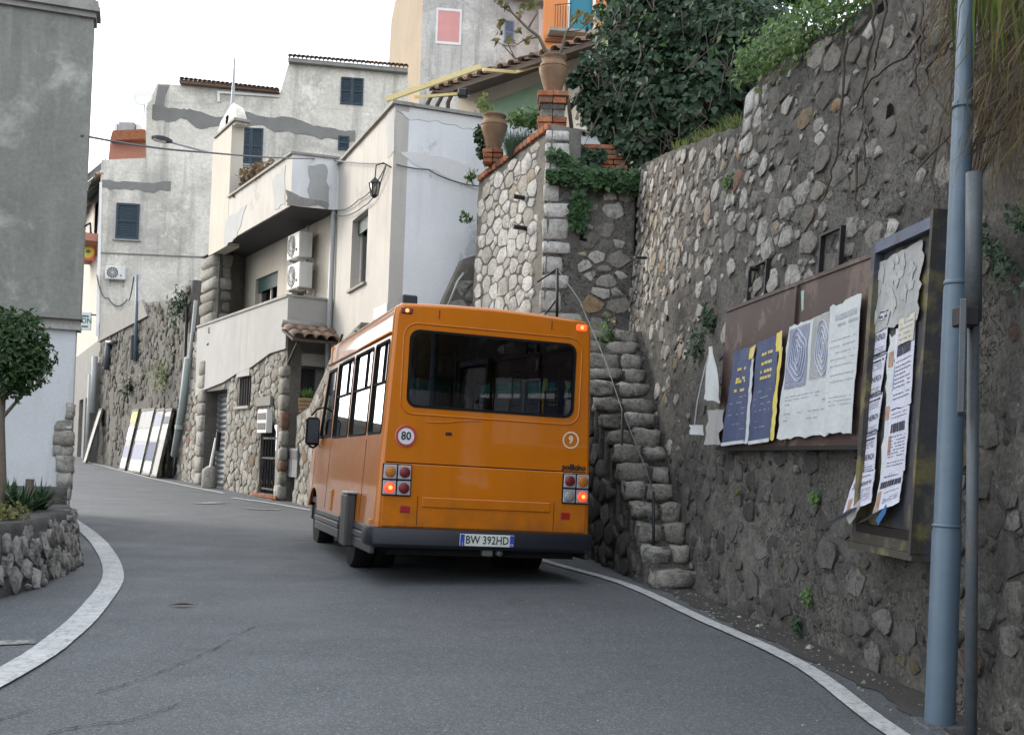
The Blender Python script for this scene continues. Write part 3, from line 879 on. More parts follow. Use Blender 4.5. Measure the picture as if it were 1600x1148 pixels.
def w_mat(u, v):
    y = wall_y(u)
    lim = 1.45 + 0.5 * nz(u, v, 1.3, 5) + (0.5 if y < 6 else 0) + (0.7 if 9.6 < y < 11 else 0)
    if v < lim: return M['stone_lower']
    f = min(1, max(0, (9.4 - y) / 2.6)) * 0.75 + (0.1 if v < 2.6 else 0)
    return M['stone_mid'] if _wr.random() < f else M['stone_upper']
lay_stones(wall, wmap, (0, WU[-1], 0, 5.6), w_in, 0.024, 0.115, 1.4, w_joint, 0.016, w_mat, 21, w_keep, wdisp, limit=300, rough=0.32, tries=8, cut=0.3)
# rods and drain stubs left in the face
for px, py, ln in ((1012, 403, 0.16), (1190, 420, 0.1)):
    u, z = wall_hit(px, py)
    MB().tube([wmap(u, z, -0.05), wmap(u, z, ln)], 0.02, 6).build('iron_stub', M['iron'], wall)
for px, py, hw, hh in ((1401, 178, 0.04, 0.07), (1210, 262, 0.06, 0.025), (1380, 8, 0.07, 0.03), (1045, 497, .05, .035)):
    u, z = wall_hit(px, py)
    MB().add([wmap(u + a * hw, z + b * hh, wdisp(u, z) + 0.012) for a, b in ((-1, -.8), (-.3, -1), (.9, -.9), (1, .7), (.2, 1), (-.8, .9))], [(0, 1, 2, 3, 4, 5)]).build('hole', M['win_dark'], wall)  # flat black patch on the face, painting the dark of a hole
for px0, py0, px1, py1 in ((1178, 418, 1203, 462), (1292, 366, 1322, 405)):       # old iron notice holders above the board
    a = wall_hit(px0, py0); b_ = wall_hit(px1, py1)
    mb = MB()
    u0, u1, z0, z1 = a[0], b_[0], b_[1] - 0.12, a[1]
    for (ua, ub, za, zb) in ((u0, u0 + .02, z0, z1), (u1 - .02, u1, z0, z1), (u0 + .02, u1 - .02, z1 - .016, z1)):
        V = [wmap(ua, za, .01), wmap(ub, za, .01), wmap(ub, zb, .01), wmap(ua, zb, .01), wmap(ua, za, .045), wmap(ub, za, .045), wmap(ub, zb, .045), wmap(ua, zb, .045)]
        mb.add(V, [(0, 3, 2, 1), (4, 5, 6, 7), (0, 1, 5, 4), (1, 2, 6, 5), (2, 3, 7, 6), (3, 0, 4, 7)])
    mb.build('iron_holder', M['iron'], wall)
grit()
# damp dirt strip between the line and the wall foot
V, F = [], []
ysd = list(np.linspace(2.6, 12.6, 90))
for i, y in enumerate(ysd):
    xr = wall_x(y) + .02; w_ = .30 + .10 * nz(y, 0, 2.1) + .05 * nz(y, 3, 7)
    w_ *= 1.0 if y > 6 else .9
    for t in (0, .5, 1.0): 
        x = xr - w_ * t
        V.append((x, y, gsurf(x, y) + .005))
for i in range(len(ysd) - 1):
    for j in (0, 1): F.append((i * 3 + j, i * 3 + j + 1, i * 3 + 4 + j, i * 3 + 3 + j))
tag(mk('dirt_verge', V, F, pmat('damp_dirt', (0.05, 0.047, 0.043), (0.034, 0.032, 0.03), scale=6, bump=.7, bscale=40, bdist=.01, fine=.3)), 'dark damp dirt strip along the wall foot', None, None, 'structure')
# squared stones where the wall top steps up
for (px, py, wd, ht) in ((1176, 160, .26, .2), (1172, 196, .24, .13), (1168, 226, .3, .12), (1180, 250, .22, .1)):
    u, z = wall_hit(px, py)
    V, F = rock_block(random.Random(px + py), 0, wd, -.1, .035, 0, ht, .015, .35)
    put_block(wall, 'corner_stone', [wmap(u - wd / 2 + v.x, z - ht / 2 + v.z, v.y) for v in V], F, M['stone_tower'], True)

# terrace earth behind the wall and the bastion
def terrace():
    V, F = [], []
    prof = ((-0.3, -0.05), (-1.2, 0.15), (-3.0, 0.5), (-8, 1.5), (-30, 5))
    U = list(np.linspace(0, WU[-1], 60))
    for u in U:
        for d, dz in prof:
            p = wmap(u, wall_top(u), d)
            V.append(p + Vector((0, 0, dz + 0.06 * nz(p.x, p.y, 0.8))))
    n = len(prof)
    for i in range(len(U) - 1):
        for j in range(n - 1):
            F.append((i * n + j, i * n + j + 1, (i + 1) * n + j + 1, (i + 1) * n + j))
    k = len(V)
    rows = ((16.0, 0.6, 5.05), (18.0, -0.55, 5.15), (21.5, -1.3, 5.3), (26, 0.0, 5.6), (34, 0, 6.5), (60, -3, 8.5))
    for (y, x0, z) in rows:
        for j, xx in enumerate((0, 1.5, 4, 10, 35)):
            V.append(Vector((x0 + xx, y, z + 0.16 * xx)))
    for i in range(len(rows) - 1):
        for j in range(4):
            F.append((k + i * 5 + j, k + i * 5 + j + 1, k + (i + 1) * 5 + j + 1, k + (i + 1) * 5 + j))
    tag(mk('terrace', V, F, M['terrace'], None, True), 'overgrown earth terrace above the stone wall', None, None, 'structure')
terrace()

# ================================================================== stone staircase along the wall
rs = random.Random(4)
stair = root('stone_staircase', (1.3, 10.4, 0), 'worn stone steps climbing along the rubble wall beside the bus', 'stairs')
NST, RUN, RISE, Y0 = 15, 0.272, 0.19, 10.25
def st_left(y): return 1.33 - 0.165 * (y - 10.4)
core = MB()
for i in range(NST):
    y0 = Y0 + i * RUN; z1 = gz(y0) + (i + 1) * RISE
    xl = st_left(y0); xr = wall_x(y0) + 0.12
    core.box(xl + 0.02, xr, y0 + 0.03, y0 + RUN + (1.2 if i == NST - 1 else 0.005), -0.2, z1 - 0.025)
    cut = xl + (wall_x(y0) - xl) * rs.uniform(0.42, 0.68)
    rows = [(xl + rs.uniform(-.01, .02), cut - 0.012), (cut + 0.012, wall_x(y0) + 0.02)]
    if i == 0: rows = [(1.36, 1.78)]
    for (a, b_) in rows:
        V, F = rock_block(rs, a, b_, y0 - 0.03 + rs.uniform(-.03, .02), y0 + RUN + 0.04, z1 - RISE + rs.uniform(0.0, .045), z1 + rs.uniform(-.02, .012), 0.05, 0.75)
        put_block(stair, 'step_stone', V, F, M['stone_step'], True)
core.build('stair_core', M['mortar'], stair)
zl = gz(14.5) + NST * RISE
MB().box(0.36, 1.5, Y0 + NST * RUN + 1.15, 15.9, -0.2, zl - 0.03).build('landing', M['mortar2'], stair)
CH = Plane((st_left(10.4) + 0.015, 10.4), (st_left(Y0 + NST * RUN) + 0.015, Y0 + NST * RUN))
CH.n = Vector((-abs(CH.d.y), CH.d.x if CH.d.y > 0 else -CH.d.x, 0)).normalized()
lay_stones(stair, CH.m, (0, CH.len, 0, 3), lambda s, z: 0.05 < s < CH.len and 0.03 < z < s / RUN * RISE * 1.0 - 0.12, 0.06, 0.13, 1.4, 0.02, 0.02, M['stone_lower'], 9, lambda s, z: 0.9, None, name='cheek_stone', limit=60, rough=0.2)
# handrail
hr = root('handrail', (1.1, 11.5, 0), 'thin rusty iron handrail with slender posts on the stone steps', 'handrail')
def bar(name, P, r, mat, parent, n=6): return MB().tube(P, r, n).build(name, mat, parent, True)
pa, pb = at(1021, 893, 10.75), at(1021, 768, 10.75)
bar('post', [pa, pb], 0.014, M['iron'], hr)
pc, pd = at(967, 850, 11.9), at(973, 642, 11.9)
bar('post', [pc, pd], 0.016, M['iron'], hr)
pe, pf = at(870, 505, 14.6), at(871, 420, 14.6)
bar('post', [pe, pf], 0.02, M['iron'], hr)
pe2 = at(934, 560, 13.6)
bar('rail', [pb, at(1010, 735, 11.0), at(972, 640, 12.2), at(945, 560, 13.3), at(905, 468, 14.2), pf], 0.0065, M['pole_galv'], hr)
bar('rail', [pb - Vector((0, 0, .35)), at(985, 720, 12.0), at(940, 640, 13.2), at(905, 540, 14.1)], 0.005, M['pole_galv'], hr)
bar('rail', [pf, at(840, 440, 15.0)], 0.016, M['iron'], hr)
bar('rail', [pf - Vector((0, 0, .42)), at(852, 491, 14.9)], 0.014, M['iron'], hr)

# ================================================================== bastion
tower = root('stone_bastion', (0.35, 15.5, 0), 'pale stone bastion with big corner stones behind the bus', 'bastion')
TL = Plane((0.36, 15.5), (-0.74, 17.55), 0.012)
TF = Plane((0.36, 15.5), (1.62, 15.5), 0.012)
def tl_top(s): return 6.02 - 0.13 * s
def tf_top(s): return 5.98 if s < 0.17 else 5.28
tdisp = lambda s, z: 0.02 * nz(s, z, 2.0, 4) + 0.012 * nz(s, z, 6, 1)
grid_wall('mortar', TL.m, list(np.linspace(0, TL.len, 40)), lambda s: (-0.2, tl_top(s)), 0.08, tdisp, M['mortar2'], tower, 0.5)
grid_wall('mortar', TF.m, list(np.linspace(0.0, 1.3, 30)), lambda s: (-0.2, 5.28), 0.08, tdisp, M['mortar'], tower, 0.4)
rt = random.Random(8)
# dressed corner stones, big ones alternate along the front face
z = 2.5
k = 0
while z < 5.85:
    h = rt.uniform(0.2, 0.36)
    if z + h > 5.97: h = 5.97 - z
    L = (0.52 if k % 2 == 0 else 0.3) * rt.uniform(0.7, 1.25)
    if z > 5.1: L = rt.uniform(0.26, 0.36); h = max(h, 0.3) if z < 5.6 else h
    V, F = block(rt, 0, 1, 0, 1, 0, 1, 0.06, 0.08)
    Q = []
    for v in V:
        p = TF.m(-0.02 + v.x * L, z + 0.012 + v.z * (h - 0.035), 0.03 - v.y * 0.28)
        Q.append(p)
    put_block(tower, 'corner_stone', Q, F, M['stone_tower'], True)
    z += h; k += 1
lay_stones(tower, TL.m, (0.0, TL.len, 0.5, 6.1), lambda s, z: 0.27 < s < TL.len - 0.02 and 0.5 < z < tl_top(s) - 0.10, 0.05, 0.135, 1.2, 0.010, 0.022, M['stone_tower'], 31, None, tdisp, limit=240, rough=0.12, tries=16)
lay_stones(tower, TF.m, (0.45, 1.3, 2.6, 5.3), lambda s, z: 0.5 < s < 1.27 and 2.7 < z < 5.22, 0.05, 0.13, 1.35, 0.02, 0.02, lambda s, z: M['stone_upper'], 33, lambda s, z: 0.7, tdisp, limit=80, rough=0.2)
def brick_row(parent, fn, s0, s1, z0, z1, d0, d1, L, rng, miss=0.0):
    s = s0
    while s < s1 - 0.03:
        e = min(s + L * rng.uniform(0.93, 1.07), s1)
        if rng.random() >= miss:
            V, F = block(rng, s + 0.004, e - 0.004, d0 - rng.uniform(0, .012), d1, z0 + 0.004, z1 - 0.004, 0.004, 0.008)
            put_block(parent, 'brick', [fn(v.x, v.z, v.y) for v in V], F, M['brick'])
        s = e
# brick-on-edge coping along the sloping top of the left face
s = 0.05
while s < TL.len - 0.03:
    e = s + 0.125
    zt = tl_top((s + e) / 2)
    V, F = block(rt, s + .004, e - .004, -0.3, 0.045, zt - 0.055, zt + 0.045, 0.005, 0.01)
    put_block(tower, 'coping_brick', [TL.m(v.x, v.z, v.y) for v in V], F, M['brick'])
    s = e
# broken brick parapet at the back of the front face
BW = Plane((0.62, 15.95), (1.62, 15.95))
for r in range(8):
    brick_row(tower, BW.m, 0.0 + 0.06 * (r % 2), 1.0 - 0.02 * r * r * 0.25, 5.28 + r * 0.075, 5.28 + (r + 1) * 0.075, -0.11, 0.0, 0.24, rt, 0.1)
MB().pbox(BW, 0.03, 0.95, 5.2, 5.7, -0.3, -0.1).build('parapet_core', M['mortar2'], tower)
MB().pbox(TF, 0.2, 1.3, 5.0, 5.26, -1.4, -0.42).build('fill', M['soil'], tower)
for px, py in ((822, 310), (822, 357)):
    s_, z_ = TL.hit(px, py)
    MB().tube([TL.m(s_, z_, -0.05), TL.m(s_, z_, 0.22)], 0.035, 8).build('drain_stub', M['iron'], tower)
s_, z_ = TF.hit(912, 372)
MB().pbox(TF, s_ - .06, s_ + .07, z_ - .05, z_ + .05, 0.0, 0.035).build('hole', M['win_dark'], tower)  # black block on the surface, its colour standing for a hole's shade

# brick pillar with a terracotta urn on the bastion corner
bp = root('brick_pillar', at(862, 196, 16.0) + Vector((0.0, 0, -0.15)), 'short square brick pillar on the bastion corner', 'pillar')
pz = ORG[bp.name].z; pxx = ORG[bp.name].x; pyy = 16.0
rb = random.Random(3)
def course(z0, z1, half, name='brick', m=None):
    for sx in (-1, 1):
        for sy in (-1, 1):
            x0, x1 = (pxx - half, pxx - 0.004) if sx < 0 else (pxx + 0.004, pxx + half)
            y0, y1 = (pyy - half, pyy - 0.004) if sy < 0 else (pyy + 0.004, pyy + half)
            V, F = block(rb, x0, x1, y0, y1, z0 + 0.003, z1 - 0.003, 0.004, 0.008)
            put_block(bp, name, V, F, m or M['brick'])
course(pz, pz + .13, 0.2); course(pz + .13, pz + .22, 0.215)
course(pz + .22, pz + .33, 0.175, 'stone', M['stone_far']); course(pz + .33, pz + .42, 0.175, 'stone', M['stone_far'])
course(pz + .42, pz + .52, 0.20); course(pz + .52, pz + .60, 0.225)
def urn(loc, s, label, rz=0):
    o = root('terracotta_urn', loc, label, 'urn')
    prof = [(0.0, 0.0), (0.115, 0.0), (0.12, 0.02), (0.14, 0.1), (0.185, 0.24), (0.212, 0.34), (0.216, 0.40), (0.20, 0.455), (0.178, 0.475), (0.172, 0.50), (0.178, 0.53), (0.192, 0.545), (0.196, 0.565), (0.185, 0.575), (0.165, 0.57), (0.155, 0.53), (0.0, 0.52)]
    mb = MB().lathe([(r * s, z * s) for r, z in prof], loc, 28)
    smooth_by_angle(mb.build('pot', M['terracotta'], o), 50)
    MB().lathe([(0.217 * s, 0.395 * s), (0.224 * s, 0.405 * s), (0.217 * s, 0.415 * s)], loc, 28).build('band', M['terracotta'], o, True)
    MB().lathe([(0.0, 0.515 * s), (0.158 * s, 0.525 * s), (0, 0.535 * s)], loc, 16).build('soil', M['soil'], o)
    return o
urn_a = (pxx, pyy, pz + .60)
urn(urn_a, 1.0, 'terracotta urn holding a bare fig tree on the brick pillar')
urn_b = at(771, 226, 17.1) + Vector((0, 0, -0.1))
ub = root('brick_plinth', urn_b - Vector((0, 0, .22)), 'small brick plinth half hidden by shrubs under the other urn', 'plinth')
pxx, pyy = urn_b.x, urn_b.y
_bp, bp = bp, ub
for i in range(3): course(urn_b.z - .22 + i * .0733, urn_b.z - .22 + (i + 1) * .0733, 0.14 + 0.01 * i)
bp = _bp
urn(urn_b, 0.98, 'weathered terracotta urn beside the grey green bush')
# ================================================================== bus
def bus_paint():
    b = NB('orange_bus_paint')
    v = b.coords()
    c = b.ramp(b.noise(v, 1.5, 5), [(0.3, (0.465, 0.134, 0.004)), (0.7, (0.415, 0.118, 0.003))])
    sv = b('Mapping', {'Vector': v, 'Scale': (5, 5, 0.5)}).outputs[0]
    c = b.mix(b.ramp(b.noise(sv, 1.6, 6, 0.65), [(0.52, g3(0)), (0.8, g3(0.35))]), c, (0.26, 0.085, 0.012))
    z = b('SeparateXYZ', {0: v}).outputs['Z']
    low = b.math('MULTIPLY', b.ramp(z, [(0.5, g3(0.75)), (0.85, g3(0))]), b.ramp(b.noise(v, 5, 6, 0.7), [(0.4, g3(0)), (0.65, g3(0.8))]))
    c = b.mix(low, c, (0.12, 0.06, 0.025))
    h = b.noise(v, 1.8, 3)
    return b.finish(c, b.ramp(b.noise(v, 4, 5), [(0.3, g3(0.3)), (0.7, g3(0.42))]), b.bump(h, 0.05, 0.02), **{'Specular IOR Level': 0.08, 'Coat Weight': 0.8, 'Coat Roughness': 0.05, 'Coat IOR': 1.5})
M['bus'] = bus_paint()
M['bus_in'] = pmat('bus_lining', (0.05, 0.05, 0.052), rough=0.8, bump=0.05)
M['rubber'] = pmat('rubber', (0.007, 0.007, 0.007), spec=0.2, rough=0.85, bump=0.2, bscale=40)
M['skirt'] = pmat('grey_plastic_skirt', (0.034, 0.036, 0.038), (0.026, 0.027, 0.029), scale=6, rough=0.5, bump=0.08, fine=0.06, streak=(0.05, 0.05, 0.047))
M['bumper'] = pmat('dark_bumper', (0.013, 0.016, 0.022), (0.010, 0.012, 0.017), scale=5, rough=0.45, bump=0.08, fine=0.08)
M['bus_glass'] = glass_mat('bus_rear_glass', 0.34, 1.5, 0.01)
M['bus_side_glass'] = glass_mat('bus_side_glass', 0.3, 1.75, 0.01)
M['screen_glass'] = glass_mat('windscreen_glass', 0.85, 1.45, 0.01)
M['screen_band'] = glass_mat('windscreen_tint_band', 0.3, 1.45, 0.01, (0.03, 0.38, 0.36))
M['seat'] = pmat('seat_cloth', (0.05, 0.035, 0.028), rough=0.9, bump=0.1)
M['chrome_grey'] = pmat('lamp_bezel_grey', (0.36, 0.37, 0.40), (0.3, 0.31, 0.34), scale=9, rough=0.4, bump=0.05, metallic=0.3)
M['lens_amber'] = pmat('amber_lens', (0.42, 0.15, 0.02), rough=0.25, bump=0.3, bscale=120)
M['lens_red'] = pmat('dark_red_lens', (0.16, 0.012, 0.014), rough=0.25, bump=0.3, bscale=120)
M['lens_clear'] = pmat('grey_reversing_lens', (0.26, 0.27, 0.27), rough=0.25, bump=0.3, bscale=120)
M['lens_lit'] = lamp_mat('lit_tail_lens', (1.0, 0.055, 0.012), 0.62)
M['lens_lit2'] = lamp_mat('lit_marker_lens', (1.0, 0.10, 0.02), 0.5)
M['lens_core'] = lamp_mat('lamp_bulb_glow', (1.0, 0.28, 0.08), 0.9)
M['reflector'] = pmat('red_reflector', (0.3, 0.015, 0.02), rough=0.3, bump=0.1, bscale=100)
M['plate_white'] = pmat('plate_white', (0.6, 0.63, 0.58), rough=0.5, bump=0, fine=0.03)
M['plate_blue'] = pmat('plate_blue', (0.02, 0.06, 0.35), rough=0.5, bump=0)
M['black'] = pmat('black_print', (0.012, 0.012, 0.014), rough=0.6, bump=0)
M['sticker_white'] = pmat('sticker_white', (0.66, 0.66, 0.68), rough=0.5, bump=0, fine=0.03)
M['sticker_red'] = pmat('sticker_red', (0.42, 0.03, 0.04), rough=0.5, bump=0)
M['cream_print'] = pmat('cream_print', (0.75, 0.62, 0.42), rough=0.6, bump=0)
M['hub'] = pmat('dull_wheel_steel', (0.16, 0.155, 0.15), (0.1, 0.097, 0.092), scale=8, rough=0.6, bump=0.2, metallic=0.3)

YAW, BPIT, BROL = R(17.76), -0.008, 0.022
bus = root('bus', (-0.225, 10.105, 0.017), 'orange minibus seen from behind with lit tail lights driving up the road', 'bus', None, (BPIT, BROL, YAW))
def half(z): return 1.045 - (z - 0.5) * 0.042
PROF = [(-1.045, 0.5), (-half(1.1), 1.1), (-half(1.7), 1.7), (-half(2.26), 2.26), (-0.966, 2.42), (-0.955, 2.50), (-0.90, 2.55), (-0.45, 2.575), (0, 2.585)]
PROF = PROF + [(-x, z) for x, z in PROF[-2::-1]]
def inset(d): return [(x * (1 - d * .6), z - (d * 0.55 if z > 2 else 0) * (z - 1.6) / 0.9) for x, z in PROF]
YF = 3.95            # body end at the windscreen top
# rear panel with the window opening
RW0, RW1, RZ0, RZ1 = -0.815, 0.815, 1.60, 2.315
rear_fn = lambda x, z, d: Vector((x, -d, z))
mb = loop_slab(inset(0.06), [rrect(RW0, RW1, RZ0, RZ1, 0.095, 6)], rear_fn, 0.0, -0.03)
mb.build('rear_panel', M['bus'], bus)
# rounded rear edge + roof and upper shell
mb = MB()
rings = [(0.0, 0.06), (0.006, 0.036), (0.02, 0.016), (0.04, 0.004), (0.065, 0.0)]
for a in range(len(rings) - 1):
    r0, r1 = inset(rings[a][1]), inset(rings[a + 1][1])
    V = [Vector((x, rings[a][0], z)) for x, z in r0] + [Vector((x, rings[a + 1][0], z)) for x, z in r1]
    n = len(PROF)
    mb.add(V, [(i, i + 1, n + i + 1, n + i) for i in range(n - 1)])
o = mb.build('rear_edge', M['bus'], bus)
bm = bmesh.new(); bm.from_mesh(o.data); bmesh.ops.remove_doubles(bm, verts=bm.verts[:], dist=1e-4); bm.to_mesh(o.data); bm.free()
smooth_by_angle(o, 60)
RP = PROF[3:-3]
mb = MB()
ys = [0.065, 0.5, 1.2, 2.2, 3.2, YF - 0.25, YF]
V, F = [], []
for y in ys:
    for x, z in RP: V.append(Vector((x * (1 if y < YF else 0.97), y, z - (0.03 if y == YF else 0))))
n = len(RP)
for i in range(len(ys) - 1):
    for j in range(n - 1): F.append((i * n + j, i * n + j + 1, (i + 1) * n + j + 1, (i + 1) * n + j))
V += [v + Vector((-v.x * 0.03, 0, -0.03)) for v in V]
N = len(ys) * n
F += [tuple(i + N for i in reversed(f)) for f in F]
o = mb.add(V, F).build('roof', M['bus'], bus)
smooth_by_angle(o, 60)
# sides
WIN = [(0.09, 0.78), (0.87, 1.93), (2.02, 3.1)]
WZ0, WZ1 = 1.345, 2.225
def side_fn(sg):
    return lambda y, z, d: Vector((sg * (half(z) + d), y, z))
arch = lambda yc, r: [(yc - r, 0.5)] + [(yc - r * math.cos(a), 0.40 + r * .82 * math.sin(a)) for a in [R(22 + 13.6 * k) for k in range(11)]] + [(yc + r, 0.5)]
outer = [(0.06, 0.5)] + arch(1.45, 0.42) + arch(4.2, 0.42) + [(4.72, 0.5), (4.72, 1.22), (4.45, 1.30), (YF, 2.26), (0.06, 2.26)]
for sg in (-1, 1):
    nm = 'side_panel'
    holes = [rrect(a, b_, WZ0, WZ1, 0.05, 3) for a, b_ in WIN] + [[(3.22, 1.36), (4.22, 1.36), (3.86, 2.2), (3.22, 2.2)]]
    mb = loop_slab(outer, holes, side_fn(sg), 0.0, -0.035)
    sp = mb.build(nm, M['bus'], bus)
    for a, b_ in WIN:
        fr = loop_slab(rrect(a + .002, b_ - .002, WZ0 + .002, WZ1 - .002, 0.05, 3), [rrect(a + .024, b_ - .024, WZ0 + .022, WZ1 - .024, 0.035, 3)], side_fn(sg), 0.006, -0.05).build('side_window', M['rubber'], bus)
        loop_slab(rect(a + .02, b_ - .02, WZ0 + .018, WZ1 - .02), [], side_fn(sg), -0.018, -0.024).build('pane', M['bus_side_glass'], fr)
        zt = 1.83
        mbar = loop_slab(rect(a + .024, b_ - .024, zt - .009, zt + .011), [], side_fn(sg), -0.002, -0.03)
        ym = a + (b_ - a) * 0.36
        loop_slab(rect(ym - .011, ym + .011, zt + .013, WZ1 - .026), [], side_fn(sg), -0.003, -0.028, mbar)
        mbar.build('glazing_bar', M['rubber'], fr)
    cw = [(3.224, 1.364), (4.214, 1.364), (3.858, 2.196), (3.224, 2.196)]
    cwi = [(3.26, 1.395), (4.15, 1.395), (3.835, 2.165), (3.26, 2.165)]
    fr = loop_slab(cw, [cwi], side_fn(sg), 0.005, -0.05).build('cab_window', M['rubber'], bus)
    loop_slab([(3.25, 1.385), (4.165, 1.385), (3.84, 2.175), (3.25, 2.175)], [], side_fn(sg), -0.012, -0.018).build('pane', M['bus_side_glass'], fr)
    # seams
    for y in (0.80, 3.14, 4.4):
        loop_slab(rect(y - .004, y + .004, 0.53, 1.30), [], side_fn(sg), 0.0025, -0.01).build('panel_seam', M['rubber'], bus)
    # gutter
    MB().tube([(sg * (half(2.27) + .012), 0.05, 2.27), (sg * (half(2.27) + .012), YF, 2.27)], 0.012, 6).build('rain_gutter', M['bus'], bus, True)
    # skirt with ridges, split by the wheels
    for y0, y1 in ((0.03, 0.98), (1.92, 3.74)):
        mb = MB()
        for k, (z0, z1, d) in enumerate(((0.435, 0.5, 0.018), (0.365, 0.43, 0.03), (0.26, 0.36, 0.022))):
            x0, x1 = sorted((sg * (1.02), sg * (1.045 + d)))
            mb.cbox(x0, x1, y0, y1, z0, z1, 0.01)
        mb.build('skirt', M['skirt'], bus)
# side box, markers on the left side
MB().cbox(-1.14, -1.035, 1.02, 1.36, 0.24, 0.76, 0.02).build('wheel_guard_box', M['skirt'], bus)
MB().cbox(-1.142, -1.03, 1.015, 1.325, 0.765, 0.785, 0.006).build('box_lid', M['chrome_grey'], bus)
MB().cbox(-1.055, -1.03, 2.6, 2.74, 0.53, 0.76, 0.008).build('side_marker', M['lens_amber'], bus)
MB().cbox(-1.06, -1.035, 0.12, 0.19, 0.52, 0.565, 0.006).build('side_marker', M['lens_amber'], bus)
# rear glass with rubber seal
fr = loop_slab(rrect(RW0 + .002, RW1 - .002, RZ0 + .002, RZ1 - .002, 0.093, 6), [rrect(RW0 + .025, RW1 - .025, RZ0 + .025, RZ1 - .025, 0.08, 6)], rear_fn, 0.008, -0.03).build('rear_window', M['rubber'], bus)
loop_slab(rrect(RW0 + .02, RW1 - .02, RZ0 + .02, RZ1 - .02, 0.083, 6), [], rear_fn, -0.002, -0.008).build('pane', M['bus_glass'], fr)
# pressed border round the window, crease and rib on the tail
def bead(P, r, name, close=False):
    P = [Vector(p) for p in P]
    if close: P = P + [P[0], P[1]]
    MB().tube(P, r, 5, False).build(name, M['bus'], bus, True)
bead([(x, -0.001, z) for x, z in rrect(RW0 - .055, RW1 + .055, RZ0 - .06, RZ1 + .055, 0.13, 6)], 0.008, 'window_bead', True)
bead([(-0.62, -0.002, 1.475), (-0.45, -0.002, 1.48), (-0.3, -0.002, 1.505), (-0.1, -0.002, 1.52)], 0.006, 'pressed_line')
MB().cbox(-0.985, 0.985, -0.014, 0.0, 0.515, 1.085, 0.012).build('tail_panel', M['bus'], bus)
MB().cbox(-0.62, 0.62, -0.026, -0.014, 0.70, 0.79, 0.011).build('tail_rib', M['bus'], bus)
MB().box(-0.97, 0.97, -0.0025, -0.001, 1.088, 1.098).build('panel_gap', M['rubber'], bus)
for x in (-0.66, 0.66):
    MB().box(x - .003, x + .003, -0.0165, -0.0145, 0.53, 0.80).build('panel_gap', M['crack'], bus)
for x in (-0.55, 0.55):
    MB().box(x - .004, x + .004, -0.003, -0.001, 2.43, 2.51).build('panel_gap', M['crack'], bus)
# bumper wrapped round the tail
mb = MB()
prof = [(0.0, 0.335), (0.07, 0.33), (0.095, 0.36), (0.10, 0.45), (0.085, 0.50), (0.05, 0.508), (0.0, 0.508)]
path = [(-1.06, 0.30), (-1.06, 0.06), (-1.03, 0.0), (-0.95, -0.035), (0.95, -0.035), (1.03, 0.0), (1.06, 0.06), (1.06, 0.30)]
V, F = [], []
for i, (x, y) in enumerate(path):
    a = Vector(path[max(i - 1, 0)]); c_ = Vector(path[min(i + 1, len(path) - 1)])
    t = (c_ - a).normalized(); nx, ny = t.y, -t.x
    for d, z in prof:
        k = d - 0.06
        V.append(Vector((x + nx * k, y + ny * k, z)))
n = len(prof)
for i in range(len(path) - 1):
    for j in range(n - 1):
        F.append((i * n + j, i * n + j + 1, (i + 1) * n + j + 1, (i + 1) * n + j))
smooth_by_angle(mb.add(V, F).build('rear_bumper', M['bumper'], bus), 35)
# number plate
yb = -0.078
pl = MB().cbox(-0.26, 0.26, yb - .006, yb + .004, 0.365, 0.475, 0.003).build('number_plate', M['plate_white'], bus)
for x0, x1 in ((-0.257, -0.218), (0.218, 0.257)):
    MB().box(x0, x1, yb - .008, yb - .0055, 0.368, 0.472).build('blue_band', M['plate_blue'], pl)
def text_on(s, size, fn, name, mat, parent, sx=1.0, shear=0.0, bold=0.0):
    V, F = text_geo(s, size, shear, sx, bold)
    return mk(name, [fn(x, y) for x, y in V], F, mat, parent)
text_on('BW 392HD', 0.105, lambda x, y: Vector((x, yb - .009, 0.42 + y)), 'plate_lettering', M['black'], pl, 0.82, 0, 0.001)
text_on('I', 0.04, lambda x, y: Vector((x - .238, yb - .010, 0.385 + y)), 'country_letter', M['sticker_white'], pl)
text_on('ME', 0.026, lambda x, y: Vector((x + .238, yb - .010, 0.385 + y)), 'province_letters', M['sticker_white'], pl)
# lamp clusters
def disc(cx, cz, r0, r1, y0, y1, n=20):
    mb = MB()
    V, F = [], []
    for k in range(n):
        a = 2 * math.pi * k / n
        V += [Vector((cx + r1 * math.cos(a), y0, cz + r1 * math.sin(a))), Vector((cx + r1 * math.cos(a), y1, cz + r1 * math.sin(a))), Vector((cx + r1 * .8 * math.cos(a), y1 - .006, cz + r1 * .8 * math.sin(a)))]
    for k in range(n):
        j = (k + 1) % n
        F += [(3 * k, 3 * j, 3 * j + 1, 3 * k + 1), (3 * k + 1, 3 * j + 1, 3 * j + 2, 3 * k + 2)]
    V.append(Vector((cx, y1 - .009, cz)))
    F += [(3 * k + 2, 3 * ((k + 1) % n) + 2, 3 * n) for k in range(n)]
    return mb.add(V, F)
def cluster(cx, cz, kinds):
    c = MB().cbox(cx - .135, cx + .135, -0.03, -0.0145, cz - .145, cz + .145, 0.006).build('tail_lamp', M['rubber'], bus)
    for i, kd in enumerate(kinds):
        x = cx + (-0.066 if i % 2 == 0 else 0.066); z = cz + (0.071 if i < 2 else -0.071)
        MB().cbox(x - .06, x + .06, -0.042, -0.03, z - .064, z + .064, 0.006).build('bezel', M['chrome_grey'], c)
        disc(x, z, 0, 0.049, -0.042, -0.05).build('lens', M[kd], c, True)
        if kd == 'lens_lit':
            disc(x + .006, z, 0, 0.02, -0.0585, -0.0592).build('bulb_glow', M['lens_core'], c, True)
cluster(-0.865, 0.935, ('lens_amber', 'lens_red', 'lens_lit', 'lens_red'))
